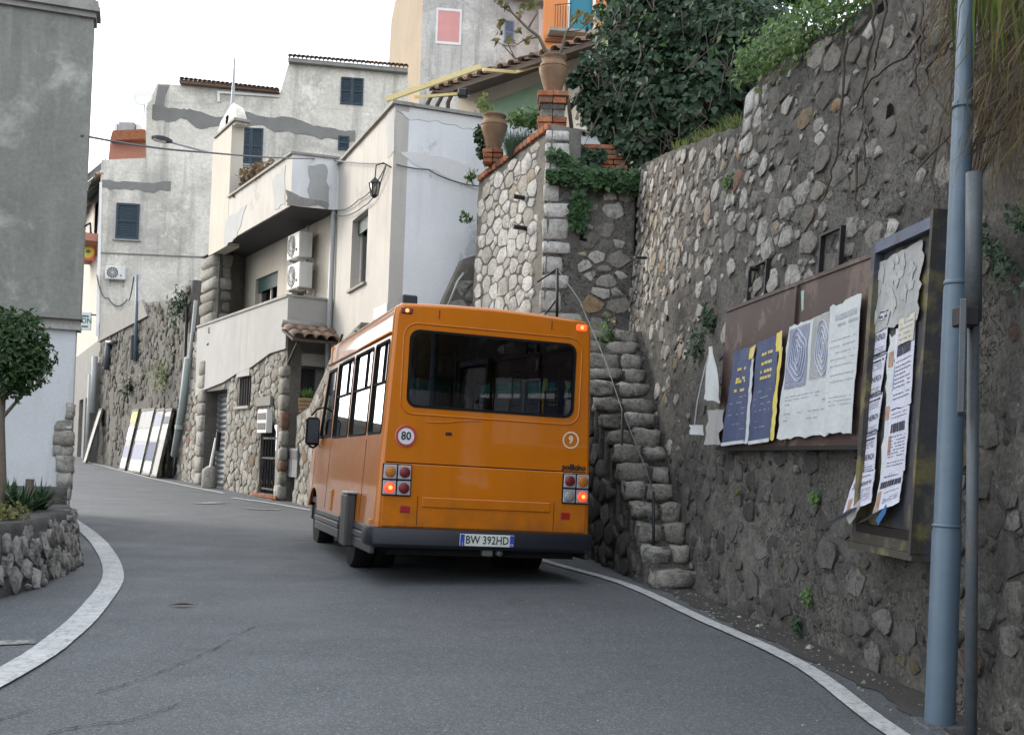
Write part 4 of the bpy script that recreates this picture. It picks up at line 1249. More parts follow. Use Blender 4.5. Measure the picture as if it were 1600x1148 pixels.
cluster(0.865, 0.935, ('lens_red', 'lens_amber', 'lens_clear', 'lens_lit'))
for x in (-0.775, 0.775):
    MB().cbox(x - .045, x + .045, -0.024, -0.0145, 0.645, 0.705, 0.006).build('reflector', M['reflector'], bus)
for x, z in ((-0.855, 2.475), (0.855, 2.475)):
    c = MB().cbox(x - .055, x + .055, -0.012, 0.01, z - .03, z + .03, 0.012).build('marker_lamp', M['lens_lit2'] if x > 0 else M['lens_red'], bus)
    disc(x, z, 0, 0.018, -0.012, -0.016).build('bulb_glow', M['lens_core'], c, True)
# stickers and lettering
sgn = disc(-0.80, 1.335, 0, 0.098, 0.0, -0.0015).build('speed_sticker', M['sticker_white'], bus)
def ring_mesh(cx, cz, r0, r1, y, n=32):
    V, F = [], []
    for k in range(n):
        a = 2 * math.pi * k / n
        V += [Vector((cx + r0 * math.cos(a), y, cz + r0 * math.sin(a))), Vector((cx + r1 * math.cos(a), y, cz + r1 * math.sin(a)))]
    for k in range(n):
        j = (k + 1) % n
        F.append((2 * k, 2 * j, 2 * j + 1, 2 * k + 1))
    return MB().add(V, F)
ring_mesh(-0.80, 1.335, 0.076, 0.097, -0.0135).build('red_ring', M['sticker_red'], sgn)
text_on('80', 0.105, lambda x, y: Vector((x - .80, -0.0145, 1.335 + y)), 'speed_digits', M['black'], sgn, 0.9, 0, 0.002)
rg = ring_mesh(0.80, 1.395, 0.068, 0.082, -0.003).build('number_sticker', M['cream_print'], bus)
text_on('9', 0.10, lambda x, y: Vector((x + .80, -0.004, 1.395 + y)), 'digit', M['cream_print'], rg, 0.9, 0, 0.004)
text_on('pollicino', 0.078, lambda x, y: Vector((x + .845, -0.003, 1.135 + y)), 'model_lettering', M['black'], bus, 0.9, 0.12, 0.004)
MB().cbox(-0.43, -0.37, -0.006, 0.0, 1.365, 1.395, 0.004).build('lock_plate', M['dark_metal'], bus)
# roof fittings
MB().cbox(-0.88, -0.74, 0.10, 0.32, 2.53, 2.64, 0.012).build('roof_vent', M['bumper'], bus)
MB().cbox(-0.34, -0.06, 0.35, 0.9, 2.57, 2.615, 0.015).build('roof_hatch', M['bumper'], bus)
MB().cbox(-0.85, -0.75, 2.9, 3.05, 2.53, 2.62, 0.01).build('roof_lamp_housing', M['bumper'], bus)
# nose, windscreen
mb = MB()
V = [Vector(p) for p in ((-1.02, 4.72, 0.5), (1.02, 4.72, 0.5), (1.02, 4.72, 1.22), (-1.02, 4.72, 1.22), (-0.86, 5.05, 0.5), (0.86, 5.05, 0.5), (0.86, 5.0, 1.02), (-0.86, 5.0, 1.02), (-0.99, 4.45, 1.3), (0.99, 4.45, 1.3))]
mb.add(V, [(4, 5, 6, 7), (0, 4, 7, 3), (5, 1, 2, 6), (7, 6, 2, 3), (3, 2, 9, 8), (0, 1, 5, 4)])
mb.build('nose', M['bus'], bus)
MB().cbox(-0.95, 0.95, 4.9, 5.12, 0.3, 0.56, 0.03).build('front_bumper', M['bumper'], bus)
def scr(x, t, d):      # windscreen plane, t 0 bottom .. 1 top
    return Vector((x * (1 - 0.03 * t), 4.45 + (YF - 4.45) * t + d * 0.9, 1.30 + 0.96 * t + d * 0.45))
fr = loop_slab(rect(-0.99, 0.99, 0, 1.0), [rrect(-0.93, 0.93, 0.06, 0.95, 0.05, 3)], scr, 0.01, -0.03).build('windscreen', M['rubber'], bus)
loop_slab(rect(-0.935, 0.935, 0.05, 0.80), [], scr, -0.008, -0.012).build('pane', M['screen_glass'], fr)
loop_slab(rect(-0.935, 0.935, 0.80, 0.96), [], scr, -0.008, -0.012).build('tint_band', M['screen_band'], fr)
MB().cbox(-0.96, 0.96, YF - .08, YF + .03, 2.2, 2.53, 0.03).build('screen_header', M['bus'], bus)
# floor, seats, poles
MB().box(-1.0, 1.0, 0.04, 4.7, 0.55, 0.62).build('floor', M['bus_in'], bus)
MB().box(-0.9, 0.9, 0.05, 0.95, 0.26, 0.55).box(-.55, .55, .95, 4.4, .2, .55).build('chassis_shade_box', M['rubber'], bus)  # lowered and near-black to deepen the shade under the bus
for yr in (0.55, 1.35, 2.2):
    for x in (-0.72, -0.28, 0.55):
        if x > 0 and yr > 1.0: continue
        s_ = MB().cbox(x - .2, x + .2, yr, yr + .09, 0.95, 1.58, 0.03).cbox(x - .2, x + .2, yr + .09, yr + .5, 0.95, 1.06, 0.03)
        s_.build('seat', M['seat'], bus)
MB().cbox(-0.72, -0.24, 3.3, 3.42, 0.95, 1.78, 0.05).cbox(-0.62, -0.34, 3.31, 3.41, 1.78, 1.98, 0.04).build('driver_seat', M['seat'], bus)
MB().cbox(-0.9, 0.9, 4.2, 4.45, 1.1, 1.42, 0.04).build('dashboard', M['bus_in'], bus)
for x, y in ((0.16, 1.2), (0.28, 2.6), (0.62, 3.05), (-0.2, 2.9)):
    MB().tube([(x, y, 0.62), (x, y, 2.46)], 0.018, 8).build('grab_pole', M['chrome_grey'], bus, True)
MB().box(-0.95, 0.1, 3.15, 3.19, 0.62, 1.55).build('partition', M['bus_in'], bus)
# mirror
mr = MB().cbox(-1.20, -1.03, 4.02, 4.12, 1.27, 1.62, 0.03).build('door_mirror', M['rubber'], bus)
MB().box(-1.18, -1.05, 4.012, 4.018, 1.30, 1.59).build('glass', M['bumper'], mr)  # bumper colour paints a dark reflection into the mirror glass
MB().tube([(-1.0, 4.25, 1.30), (-1.08, 4.22, 1.24), (-1.14, 4.1, 1.26)], 0.014, 6).tube([(-1.0, 4.05, 1.75), (-1.08, 4.08, 1.72), (-1.14, 4.07, 1.64)], 0.012, 6).build('mirror_arm', M['rubber'], mr)
# wheels
def wheel(x, y, w=0.2, r=0.345):
    c = Vector((x, y, r + 0.0))
    Mx = Matrix.Rotation(R(90), 4, 'Y')
    t = MB().lathe([(r * .62, -w / 2), (r * .94, -w / 2), (r, -w * .32), (r, w * .32), (r * .94, w / 2), (r * .62, w / 2)], c, 36, Mx)
    wl_ = smooth_by_angle(t.build('wheel', M['rubber'], bus), 40)
    sg = 1 if x > 0 else -1
    rim = MB().lathe([(r * .63, -w * .3), (r * .63, w * .3), (r * .5, w * .34), (r * .42, w * .12), (r * .2, w * .1), (r * .18, w * .3), (0.02, w * .34)], c, 24, Matrix.Rotation(R(90) * sg, 4, 'Y'))
    rim.build('rim', M['hub'], wl_, True)
for sg in (-1, 1):
    wheel(sg * 0.90, 1.45); wheel(sg * 0.68, 1.45); wheel(sg * 0.88, 4.2)
MB().tube([(-0.85, 1.45, 0.345), (0.85, 1.45, 0.345)], 0.06, 8).build('rear_axle', M['rubber'], bus)
MB().tube([(0.15, -0.02, 0.30), (0.15, 0.5, 0.33)], 0.03, 8).build('exhaust', M['hub'], bus, True)
MB().cbox(-0.02, 0.08, -0.03, 0.05, 0.27, 0.335, 0.01).build('tow_hook', M['hub'], bus)
# ================================================================== building helpers
def slab(name, pl, outer, holes, d0, d1, mat, parent): return loop_slab(outer, holes, pl.m, d0, d1).build(name, mat, parent)
def pxpoly(pl, pts): return [pl.hit(*p) for p in pts]
def R4(pl, *a): return rect(*pl.rect(*a))

def shutter_pair(parent, pl, x0, y0, x1, y1, mat, leaves=2, d=0.0, sill=True):
    s0, s1, z0, z1 = pl.rect(x0, y0, x1, y1)
    sh = None
    w = (s1 - s0) / leaves
    for k in range(leaves):
        a, b_ = s0 + k * w + 0.008, s0 + (k + 1) * w - 0.008
        mb = MB()
        fwid = min(0.09, w * 0.14)
        mb = loop_slab(rect(a, b_, z0, z1), [rect(a + fwid, b_ - fwid, z0 + fwid, (z0 + z1) / 2 - .03), rect(a + fwid, b_ - fwid, (z0 + z1) / 2 + .03, z1 - fwid)], pl.m, d + 0.06, d + 0.01)
        sh = mb.build('shutter', mat, parent)
        n = max(6, int((z1 - z0) / 0.075))
        for i in range(n):
            z = z0 + fwid + (z1 - z0 - 2 * fwid) * (i + .5) / n
            hh = (z1 - z0 - 2 * fwid) / n * 0.42
            V = [pl.m(a + fwid - .003, z - hh, d + .048), pl.m(b_ - fwid + .003, z - hh, d + .048), pl.m(b_ - fwid + .003, z + hh, d + .018), pl.m(a + fwid - .003, z + hh, d + .018)]
            MB().add(V, [(0, 1, 2, 3)]) if False else None
            if i == 0: sl = MB()
            sl.add(V + [v - pl.n * 0.012 for v in V], [(0, 1, 2, 3), (7, 6, 5, 4), (0, 4, 5, 1), (2, 6, 7, 3)])
        tag(sl.build('louvres', mat, sh), kind='stuff')
    if sill: MB().pbox(pl, s0 - .08, s1 + .08, z0 - .07, z0 - .005, d - 0.02, d + 0.10).build('sill', M['concrete'], parent)

def window(parent, pl, x0, y0, x1, y1, depth=0.16, roller=0.0, roller_mat=None, frame=None, sill=True, mull=True):
    """recessed window set in a hole of the wall: black board for the unlit room, frame, panes, roller shutter"""
    s0, s1, z0, z1 = pl.rect(x0, y0, x1, y1)
    fm = frame or M['white_paint']
    w = loop_slab(rect(s0 + .003, s1 - .003, z0 + .003, z1 - .003), [rect(s0 + .05, (s0 + s1) / 2 - .025, z0 + .05, z1 - .05), rect((s0 + s1) / 2 + .025, s1 - .05, z0 + .05, z1 - .05)] if mull else [rect(s0 + .05, s1 - .05, z0 + .05, z1 - .05)], pl.m, -depth, -depth - 0.05).build('window', fm, parent)
    cols_ = ((s0 + .045, (s0 + s1) / 2 - .02), ((s0 + s1) / 2 + .02, s1 - .045)) if mull else ((s0 + .045, s1 - .045),)
    for a, b_ in cols_:
        MB().pbox(pl, a, b_, z0 + .045, z1 - .045, -depth - .03, -depth - .024).build('pane', M['win_glass'], w)
    MB().pbox(pl, s0 - .1, s1 + .1, z0 - .1, z1 + .1, -depth - .5, -depth - .45).build('shade_black', M['win_dark'], w)  # black board behind the panes, painted as unlit interior
    if roller:
        n = max(2, int((z1 - z0) * roller / 0.05))
        mb = MB()
        for i in range(n):
            za = z1 - (i + 1) * (z1 - z0) * roller / n
            mb.pbox(pl, s0 + .01, s1 - .01, za + .003, za + (z1 - z0) * roller / n - .003, -depth + .02, -depth + .05)
        mb.build('roller_shutter', roller_mat or M['green_shutter'], w)
    if sill: MB().pbox(pl, s0 - .06, s1 + .06, z0 - .05, z0 - .004, -depth, 0.06).build('sill', M['concrete'], w)
    return w

def ac_unit(label, pos, nrm, w=0.78, h=0.55, d=0.28, group=None, wallgap=0.04):
    """outdoor air conditioner; pos = centre of the back, nrm = direction it faces"""
    nrm = Vector((nrm[0], nrm[1], 0)).normalized()
    rx = Vector((-nrm.y, nrm.x, 0))
    Mx = Matrix(((rx.x, nrm.x, 0, pos[0]), (rx.y, nrm.y, 0, pos[1]), (0, 0, 1, pos[2]), (0, 0, 0, 1)))
    o = root('air_conditioner', Vector(pos) - Vector((0, 0, h / 2)), label, 'air conditioner', group)
    MB().cbox(-w / 2, w / 2, wallgap, wallgap + d, -h / 2, h / 2, 0.02, Mx).build('casing', M['ac_white'], o)
    y = wallgap + d
    cx = -w * 0.13
    r = h * 0.42
    V, F = [], []
    n = 24
    for k in range(n): V.append(Mx @ Vector((cx + r * math.cos(2 * math.pi * k / n), y + .004, r * math.sin(2 * math.pi * k / n))))
    MB().add(V, [tuple(range(n))]).build('fan_opening', M['ac_dark'], o)
    mb = MB()
    for rr in (r, r * .66, r * .33):
        mb.tube([Mx @ Vector((cx + rr * math.cos(2 * math.pi * k / 20), y + .012, rr * math.sin(2 * math.pi * k / 20))) for k in range(21)], 0.008, 5, False)
    for k in range(6):
        a = math.pi * k / 6
        mb.tube([Mx @ Vector((cx + r * math.cos(a), y + .014, r * math.sin(a))), Mx @ Vector((cx - r * math.cos(a), y + .014, -r * math.sin(a)))], 0.006, 4)
    mb.build('grille', M['ac_white'], o)
    MB().tube([Mx @ Vector((w * .3, y, -h * .2)), Mx @ Vector((w * .3, y + .02, -h * .2))], 0.03, 8).build('badge', M['ac_dark'], o)
    for sx in (-1, 1):
        MB().box(sx * w * .34 - .015, sx * w * .34 + .015, -0.0, wallgap + d, -h / 2 - .035, -h / 2 - .002, Mx).box(sx * w * .34 - .015, sx * w * .34 + .015, 0.0, 0.03, -h / 2 - .25, -h / 2 - .037, Mx).build('bracket', M['pipe_grey'], o)
    return o

def tile_row(parent, P0, P1, slope_dir, n, length, r, name='roof_tile', mat=None, stuff=False):
    """barrel tiles side by side from P0 to P1, running down along slope_dir"""
    P0, P1, sd = Vector(P0), Vector(P1), Vector(slope_dir).normalized()
    ax = (P1 - P0) / n
    up = ax.normalized().cross(sd).normalized()
    if up.z < 0: up = -up
    mbs = MB()
    rng = random.Random(n)
    for i in range(n):
        c = P0 + ax * (i + .5)
        jit = rng.uniform(-.02, .02) * length
        V, F = [], []
        m = 7
        for e, rr in ((jit, r), (length + jit, r * 1.12)):
            for k in range(m):
                a = math.pi * k / (m - 1)
                V.append(c + sd * e + ax.normalized() * rr * math.cos(a) + up * rr * 0.8 * math.sin(a))
            for k in range(m):
                a = math.pi * k / (m - 1)
                V.append(c + sd * e + ax.normalized() * (rr - .018) * math.cos(a) + up * (rr * 0.8 - .018) * math.sin(a))
        for k in range(m - 1):
            F += [(k, k + 1, 2 * m + k + 1, 2 * m + k), (m + k + 1, m + k, 3 * m + k, 3 * m + k + 1), (2 * m + k, 2 * m + k + 1, 3 * m + k + 1, 3 * m + k), (k + 1, k, m + k, m + k + 1)]
        if stuff: mbs.add(V, F)
        else:
            ctr = sum(V, Vector()) / len(V)
            put_block(parent, name, V, F, mat or M['tile'], True)
    if stuff: tag(mbs.build(name + 's', mat or M['tile'], parent, True), kind='stuff')

# ================================================================== white house (right block)
HC = (-2.17, 18.3); HE = (-3.82, 22.5)
H1 = Plane(HC, HE)
h2d = Vector((0.93, 0.36, 0)).normalized()
H2 = Plane(HC, (HC[0] + h2d.x * 4, HC[1] + h2d.y * 4))
house = root('white_house', (HC[0], HC[1], 0), 'white plastered house with peeling parapet and one tall window behind the bus', 'house')
HT = H1.hit(618, 163)[1]
wr = H1.rect(549, 337, 573, 446)
slab('street_wall', H1, rect(0, H1.len, -0.1, HT), [rect(*wr)], 0, -0.25, M['plaster_white'], house)
slab('end_wall', H2, rect(0.0, 4, -0.1, HT - .003), [], -0.002, -0.25, M['plaster_cool'], house)
slab('roof', Plane(HC, HE), [(0.25, HT - 1.02), (H1.len, HT - 1.02), (H1.len, HT - .9), (0.25, HT - .9)], [], -0.25, -4.0, M['concrete'], house)
mb = MB().pbox(H1, -0.06, H1.len, HT, HT + .06, -0.3, 0.06)
mb.build('coping', M['concrete'], house)
MB().pbox(H2, 0.31, 4, HT + .002, HT + .058, -0.3, 0.05).build('coping', M['concrete'], house)
window(house, H1, 549, 337, 573, 446, 0.17, 0.2, M['green_shutter'])
# flaked areas of plaster
def flake(pl, pts, d, mat, parent, name='plaster_patch', seed=1, sub=5):
    rng = random.Random(seed)
    P = pxpoly(pl, pts)
    out = []
    for i in range(len(P)):
        a, b_ = P[i], P[(i + 1) % len(P)]
        L = math.hypot(b_[0] - a[0], b_[1] - a[1])
        for k in range(sub):
            t = k / sub
            j = min(0.05, L * 0.06)
            out.append((a[0] + (b_[0] - a[0]) * t + rng.uniform(-j, j), a[1] + (b_[1] - a[1]) * t + rng.uniform(-j, j)))
    slab(name, pl, out, [], d, d - 0.02, mat, parent)
M['plaster_bare'] = pmat('bared_plaster', (0.40, 0.405, 0.40), (0.33, 0.335, 0.33), scale=2, bump=0.3, bscale=25, fine=0.08)
M['plaster_fresh'] = pmat('whiter_plaster', (0.66, 0.655, 0.64), (0.6, 0.6, 0.59), scale=2, bump=0.2, bscale=25, fine=0.05)
flake(H1, [(604, 172), (617, 165), (616, 235), (606, 250)], 0.006, M['plaster_bare'], house, seed=3)
flake(H2, [(622, 170), (745, 186), (742, 205), (690, 190), (640, 188)], 0.006, M['plaster_fresh'], house, seed=4)
flake(H2, [(624, 240), (700, 246), (742, 262), (742, 300), (660, 262)], 0.006, M['plaster_fresh'], house, seed=5)
flake(H1, [(518, 262), (530, 258), (527, 320), (518, 340)], 0.006, M['plaster_bare'], house, seed=6)
# white and blue notice on the wall, just over the bus roof
slab('street_name_plate', H1, R4(H1, 585, 478, 606, 496), [], 0.02, 0.004, M['paper_white'], house)
# drain pipe at the joint of both blocks
pA = H1.m(H1.len - 0.12, HT - 0.6, 0.07)
MB().tube([pA, H1.m(H1.len - 0.12, 0.2, 0.07)], 0.055, 10).build('drain_pipe', M['pipe_grey'], house, True)
# lantern
lp = at(612, 262, 18.25)
lan = root('wall_lantern', lp - Vector((0, 0, .6)), 'small black wrought iron lantern hanging on the white house corner', 'lantern')
lq = lp + H1.n * 0.28 + Vector((0, 0, -.22))
MB().tube([lp + H1.n * 0.0, lp + H1.n * 0.15 + Vector((0, 0, .06)), lp + H1.n * 0.27, lq + Vector((0, 0, .02))], 0.012, 6).build('bracket', M['iron'], lan)
cage = MB().lathe([(0.012, 0.02), (0.03, 0.0), (0.10, -0.07), (0.11, -0.085), (0.0, -0.086)], lq, 6)
cage.build('cap', M['iron'], lan)
mb = MB()
for k in range(6):
    a = math.pi * k / 3
    mb.tube([lq + Vector((.095 * math.cos(a), .095 * math.sin(a), -.085)), lq + Vector((.06 * math.cos(a), .06 * math.sin(a), -.29))], 0.008, 4)
mb.build('bars', M['iron'], lan)
MB().lathe([(0.085, -0.09), (0.05, -0.285)], lq, 6).build('glass', M['win_glass'], lan)
MB().lathe([(0.0, -0.34), (0.02, -0.33), (0.065, -0.29), (0.065, -0.28), (0, -0.279)], lq, 6).build('base', M['iron'], lan)

# ================================================================== balcony house
FP0 = (-4.61, 22.05)
F_ = Plane(FP0, (-8.66, 29.09))
RTN = Plane(FP0, HE)
bh = root('balcony_house', (FP0[0], FP0[1], 0), 'cream house with long balcony, stone ground floor and garage', 'house')
SMAX = F_.hit(288, 640)[0]
gar = F_.rect(319, 609, 352, 770); gar = (gar[0], gar[1], -0.05, F_.hit(335, 610)[1])
swn = F_.rect(374, 588, 392, 634)
gat = F_.rect(406, 662, 437, 772); gat = (gat[0], gat[1], 0.28, gat[3])
ZP = F_.hit(432, 471)[1]                        # terrace parapet top
fdisp = lambda s, z: 0
slab('ground_floor_wall', F_, rect(0, SMAX, -0.1, ZP - .05), [rect(*gar), rect(*swn), rect(*gat)], 0, -0.3, M['mortar2'], bh)
plast = pxpoly(F_, [(434, 470), (310, 541), (308, 620), (317, 611), (352, 597), (372, 584), (395, 574), (425, 552), (434, 548)])
plast[0] = (0, ZP); plast[1] = (plast[1][0], ZP); plast[-1] = (0, plast[-1][1])
slab('terrace_parapet', F_, plast, [], 0.05, 0.002, M['plaster_parapet'], bh)
PL_BOT = plast
MB().pbox(F_, -0.03, plast[1][0], ZP - .002, ZP + .05, -0.2, 0.08).build('coping', M['concrete'], bh)
slab('parapet_return', RTN, rect(-0.05, RTN.len - .06, ZP - .75, ZP - .004), [], 0.052, -0.1, M['plaster_parapet'], bh)
MB().pbox(RTN, 0.04, RTN.len - .06, ZP - .001, ZP + .046, -0.16, 0.078).build('coping', M['concrete'], bh)
slab('terrace_parapet', F_, R4(F_, 373, 563, 393, 588), [], 0.046, 0.001, M['plaster_parapet'], bh)
def in_rect(r, s, z, m=0.02): return r[0] - m < s < r[1] + m and r[2] - m < z < r[3] + m
def plast_bottom(s):
    pts = sorted(PL_BOT[2:]); xs = [p[0] for p in pts]; zs = [p[1] for p in pts]
    return float(np.interp(s, xs, zs))
def f_in(s, z):
    if not (0.02 < s < SMAX - .02 and 0.0 < z < 4): return False
    if in_rect(gar, s, z) or in_rect(swn, s, z, .06) or in_rect(gat, s, z): return False
    if s < plast[1][0] and z > plast_bottom(s) - .03: return False
    if s >= plast[1][0] and z > ZP - .1: return False
    return True
lay_stones(bh, F_.m, (0, SMAX, 0.0, 4.2), f_in, 0.06, 0.15, 1.25, 0.012, 0.03, M['stone_house'], 51, None, None, limit=220, rough=0.12, tries=12)
# dressed pier left of the garage
rq = random.Random(12)
z = 0.25
while z < gar[3] + 0.5:
    h = rq.uniform(0.24, 0.4)
    V, F = block(rq, gar[1] + 0.02, gar[1] + 0.5 + rq.uniform(-.08, .1), -0.1, 0.09, z + .012, z + h - .012, 0.015, 0.035)
    put_block(bh, 'pier_stone', [F_.m(v.x, v.z, v.y) for v in V], F, M['stone_house'], True)
    z += h
# big stones beside the gate
z = 0.2
while z < 2.9:
    h = rq.uniform(0.22, 0.38)
    V, F = block(rq, -0.04, 0.30 + rq.uniform(-.08, .12) if z > gat[3] or z < gat[2] else max(.12, gat[0] - .03), -0.1, 0.075, z + .012, z + h - .012, 0.015, 0.035)
    put_block(bh, 'pier_stone', [F_.m(v.x, v.z, v.y) for v in V], F, M['stone_house'], True)
    z += h
# garage roller door
gd = MB().pbox(F_, gar[0] - .05, gar[1] + .05, -0.05, gar[3] + .05, -0.4, -0.36).build('garage_door', M['roller'], bh)
nsl = 17
for i in range(nsl):
    z0 = gz(27) + 0.02 + (gar[3] - gz(27)) * i / nsl; z1 = z0 + (gar[3] - gz(27)) / nsl - 0.012
    MB().add([F_.m(gar[0] - .02, z0, -.33), F_.m(gar[1] + .02, z0, -.33), F_.m(gar[1] + .02, (z0 + z1) / 2, -.295), F_.m(gar[0] - .02, (z0 + z1) / 2, -.295), F_.m(gar[1] + .02, z1, -.33), F_.m(gar[0] - .02, z1, -.33)], [(0, 1, 2, 3), (3, 2, 4, 5)]).build('slat', M['roller'], gd)
# small barred window
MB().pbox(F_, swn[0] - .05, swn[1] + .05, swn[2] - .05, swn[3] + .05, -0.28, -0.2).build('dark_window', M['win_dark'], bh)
for k in range(5):
    s_ = swn[0] + (swn[1] - swn[0]) * (k + .5) / 5
    MB().pbox(F_, s_ - .01, s_ + .01, swn[2], swn[3], -0.06, -0.04).build('window_bar', M['iron'], bh)
MB().pbox(F_, swn[0] - .1, swn[1] + .12, swn[2] - .07, swn[2] - .005, -0.1, 0.09).build('sill', M['concrete'], bh)
# iron gate
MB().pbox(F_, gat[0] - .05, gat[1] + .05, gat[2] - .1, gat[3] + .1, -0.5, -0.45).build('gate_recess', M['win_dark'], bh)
ig = root('iron_gate', F_.m((gat[0] + gat[1]) / 2, gat[2], -.05), 'narrow black wrought iron gate in the stone wall', 'gate')
nb = 7
for k in range(nb):
    s_ = gat[0] + (gat[1] - gat[0]) * (k + .5) / nb
    MB().tube([F_.m(s_, gat[2], -.04), F_.m(s_, gat[3] - .12 - .12 * abs(k - 3) / 3, -.04), F_.m(s_, gat[3] - .04 - .12 * abs(k - 3) / 3, -.02)], [0.018, 0.018, 0.003], 5).build('bar', M['iron'], ig)
for zz in (gat[2] + .1, gat[2] + .75, gat[3] - .3):
    MB().pbox(F_, gat[0] + .01, gat[1] - .01, zz - .02, zz + .02, -.06, -.03).build('cross_rail', M['iron'], ig)
for k in range(4):
    s_ = gat[0] + (gat[1] - gat[0]) * (k + .5) / 4
    MB().tube([F_.m(s_ + .09 * math.sin(t * 1.1) * (1 - t / 7), gat[2] + .2 + t * .09, -.03) for t in range(7)], 0.014, 5).build('scroll', M['iron'], ig)
# meter box by the gate
mbx = F_.rect(413, 640, 427, 676)
mt = root('meter_box', F_.m(mbx[0], mbx[2], .06), 'white utility meter box on the stone by the iron gate', 'meter box')
MB().pbox(F_, mbx[0], mbx[1], mbx[2], mbx[3], 0.02, 0.15).build('case', M['white_paint'], mt)
for f0, f1 in ((.12, .42), (.55, .85)):
    zz0, zz1 = mbx[2] + (mbx[3] - mbx[2]) * f0, mbx[2] + (mbx[3] - mbx[2]) * f1
    MB().pbox(F_, mbx[0] + .04, mbx[1] - .04, zz0, zz1, 0.15, 0.158).build('window', M['iron'], mt)
pq = F_.rect(408, 620, 430, 634)
MB().pbox(F_, pq[0], pq[1], pq[2], pq[3], 0.05, 0.11).build('dark_plaque', M['cement'], bh)
# brick threshold under the gate
rb2 = random.Random(5)
for r in range(2):
    brick_row(bh, F_.m, gat[0] - .15, gat[1] + .3, 0.12 + r * .08, 0.195 + r * .08, -0.1, 0.16 - .06 * r, 0.23, rb2)
# doorway under the tiled canopy, in the return wall
CZ = RTN.hit(470, 540)[1]
dz1 = RTN.hit(470, 573)[1]
dr = RTN.rect(446, 573, 499, 700); dr = (max(dr[0], 0.16), min(dr[1], RTN.len - .12), 0.9, dz1)
slab('porch_wall', RTN, rect(0.0, RTN.len, -0.1, ZP - .75), [rect(*dr)], -0.32, -0.5, M['cement'], bh)
dd = MB().pbox(RTN, dr[0] - .02, dr[1] + .02, dr[2], dr[3] + .02, -0.48, -0.42).build('door', M['door_dark'], bh)
for k in range(5):
    s_ = dr[0] + (dr[1] - dr[0]) * (k + .5) / 5
    MB().pbox(RTN, s_ - (dr[1] - dr[0]) / 10 + .006, s_ + (dr[1] - dr[0]) / 10 - .006, dr[2], dr[3], -0.42, -0.41).build('plank', M['door_dark'], dd)
s_, z_ = RTN.hit(470, 555)
MB().pbox(RTN, s_ - .1, s_ + .1, z_ - .04, z_ + .05, -0.31, -0.22).build('porch_lamp', M['pipe_grey'], bh)
# canopy
can = root('tiled_canopy', RTN.m(0.5, CZ, 0), 'small terracotta tiled canopy over the dark house door', 'canopy')
zc = RTN.hit(470, 512)[1]
p0 = RTN.m(-0.16, zc, 0.06); p1 = RTN.m(RTN.len + 0.08, zc, 0.06)
sd = RTN.n * 0.75 + Vector((0, 0, -0.26))
V = [p0 - Vector((0, 0, .06)), p1 - Vector((0, 0, .06)), p1 + sd * .95 - Vector((0, 0, .06)), p0 + sd * .95 - Vector((0, 0, .06))]
V += [v - Vector((0, 0, .05)) for v in V]
mk('soffit_board', V, [(0, 1, 2, 3), (7, 6, 5, 4), (0, 4, 5, 1), (1, 5, 6, 2), (2, 6, 7, 3), (3, 7, 4, 0)], M['wood_dark'], can)
tile_row(can, p0, p1, sd, 5, 0.45, 0.105)
tile_row(can, p0 + sd * .47 - Vector((0, 0, .015)), p1 + sd * .47 - Vector((0, 0, .015)), sd, 5, 0.42, 0.105)
for s_ in (0.02, RTN.len - .03):
    MB().tube([RTN.m(s_, zc - .75, 0.0), RTN.m(s_, zc - .36, .55)], 0.03, 6).build('bracket', M['wood_dark'], can)
MB().tube([p0 + Vector((0, 0, .05)), p1 + Vector((0, 0, .05))], 0.08, 8).build('ridge_mortar', M['concrete'], can, True)
# terrace recess: back wall, floor, soffit, windows
BK = Plane(HE, (HE[0] + F_.d.x * 6.6, HE[1] + F_.d.y * 6.6))
ZB = F_.hit(447, 324)[1]                       # balcony underside
w1 = BK.rect(399, 430, 433, 480); w2 = BK.rect(457, 400, 480, 470)
slab('recess_wall', BK, rect(0, 6.6, 2.9, ZB + .05), [rect(*w1), rect(*w2)], 0, -0.2, M['plaster_cream'], bh)
window(bh, BK, 399, 430, 433, 480, 0.12, 0.42, M['green_shutter'], sill=False)
window(bh, BK, 457, 400, 480, 470, 0.12, 0.0, None, M['wood_dark'], sill=False)
def quadslab(name, pts, z0, z1, mat, parent):
    V = [Vector((p[0], p[1], z0)) for p in pts] + [Vector((p[0], p[1], z1)) for p in pts]
    n = len(pts)
    return mk(name, V, [tuple(reversed(range(n))), tuple(range(n, 2 * n))] + [(i, (i + 1) % n, n + (i + 1) % n, n + i) for i in range(n)], mat, parent)
FL = 6.9
quadslab('terrace_floor', [F_.m(.02, 0, -.02), F_.m(FL, 0, -.02), BK.m(6.6, 0, .01), RTN.m(RTN.len, 0, -.02)], 2.95, 3.2, M['concrete'], bh)
# upper balcony
FB = Plane(F_.m(0, 0, 0.06).to_2d(), F_.m(1, 0, 0.06).to_2d())
bpts = pxpoly(FB, [(447, 325), (325, 418), (322, 232), (360, 230), (357, 332), (447, 248)])
zb0 = bpts[0][1]; zt0 = bpts[5][1]
sL = bpts[1][0]; sM = bpts[4][0]
zW = bpts[2][1]
slab('balcony_parapet', FB, [(0, zb0), (sM, zb0), (sM, zt0), (0, zt0)], [], 0, -0.12, M['plaster_white'], bh)
slab('side_wing_wall', FB, [(sM + .002, zb0 - .1), (sL, zb0 - .1), (sL, zW), (sM + .002, zW)], [], 0.003, -0.3, M['plaster_cream'], bh)
MB().pbox(FB, -0.04, sM, zt0, zt0 + .05, -0.16, 0.05).build('coping', M['concrete'], bh)
RB = Plane(FB.m(0, 0, 0).to_2d(), H1.m(H1.len - .2, 0, 0.0).to_2d())
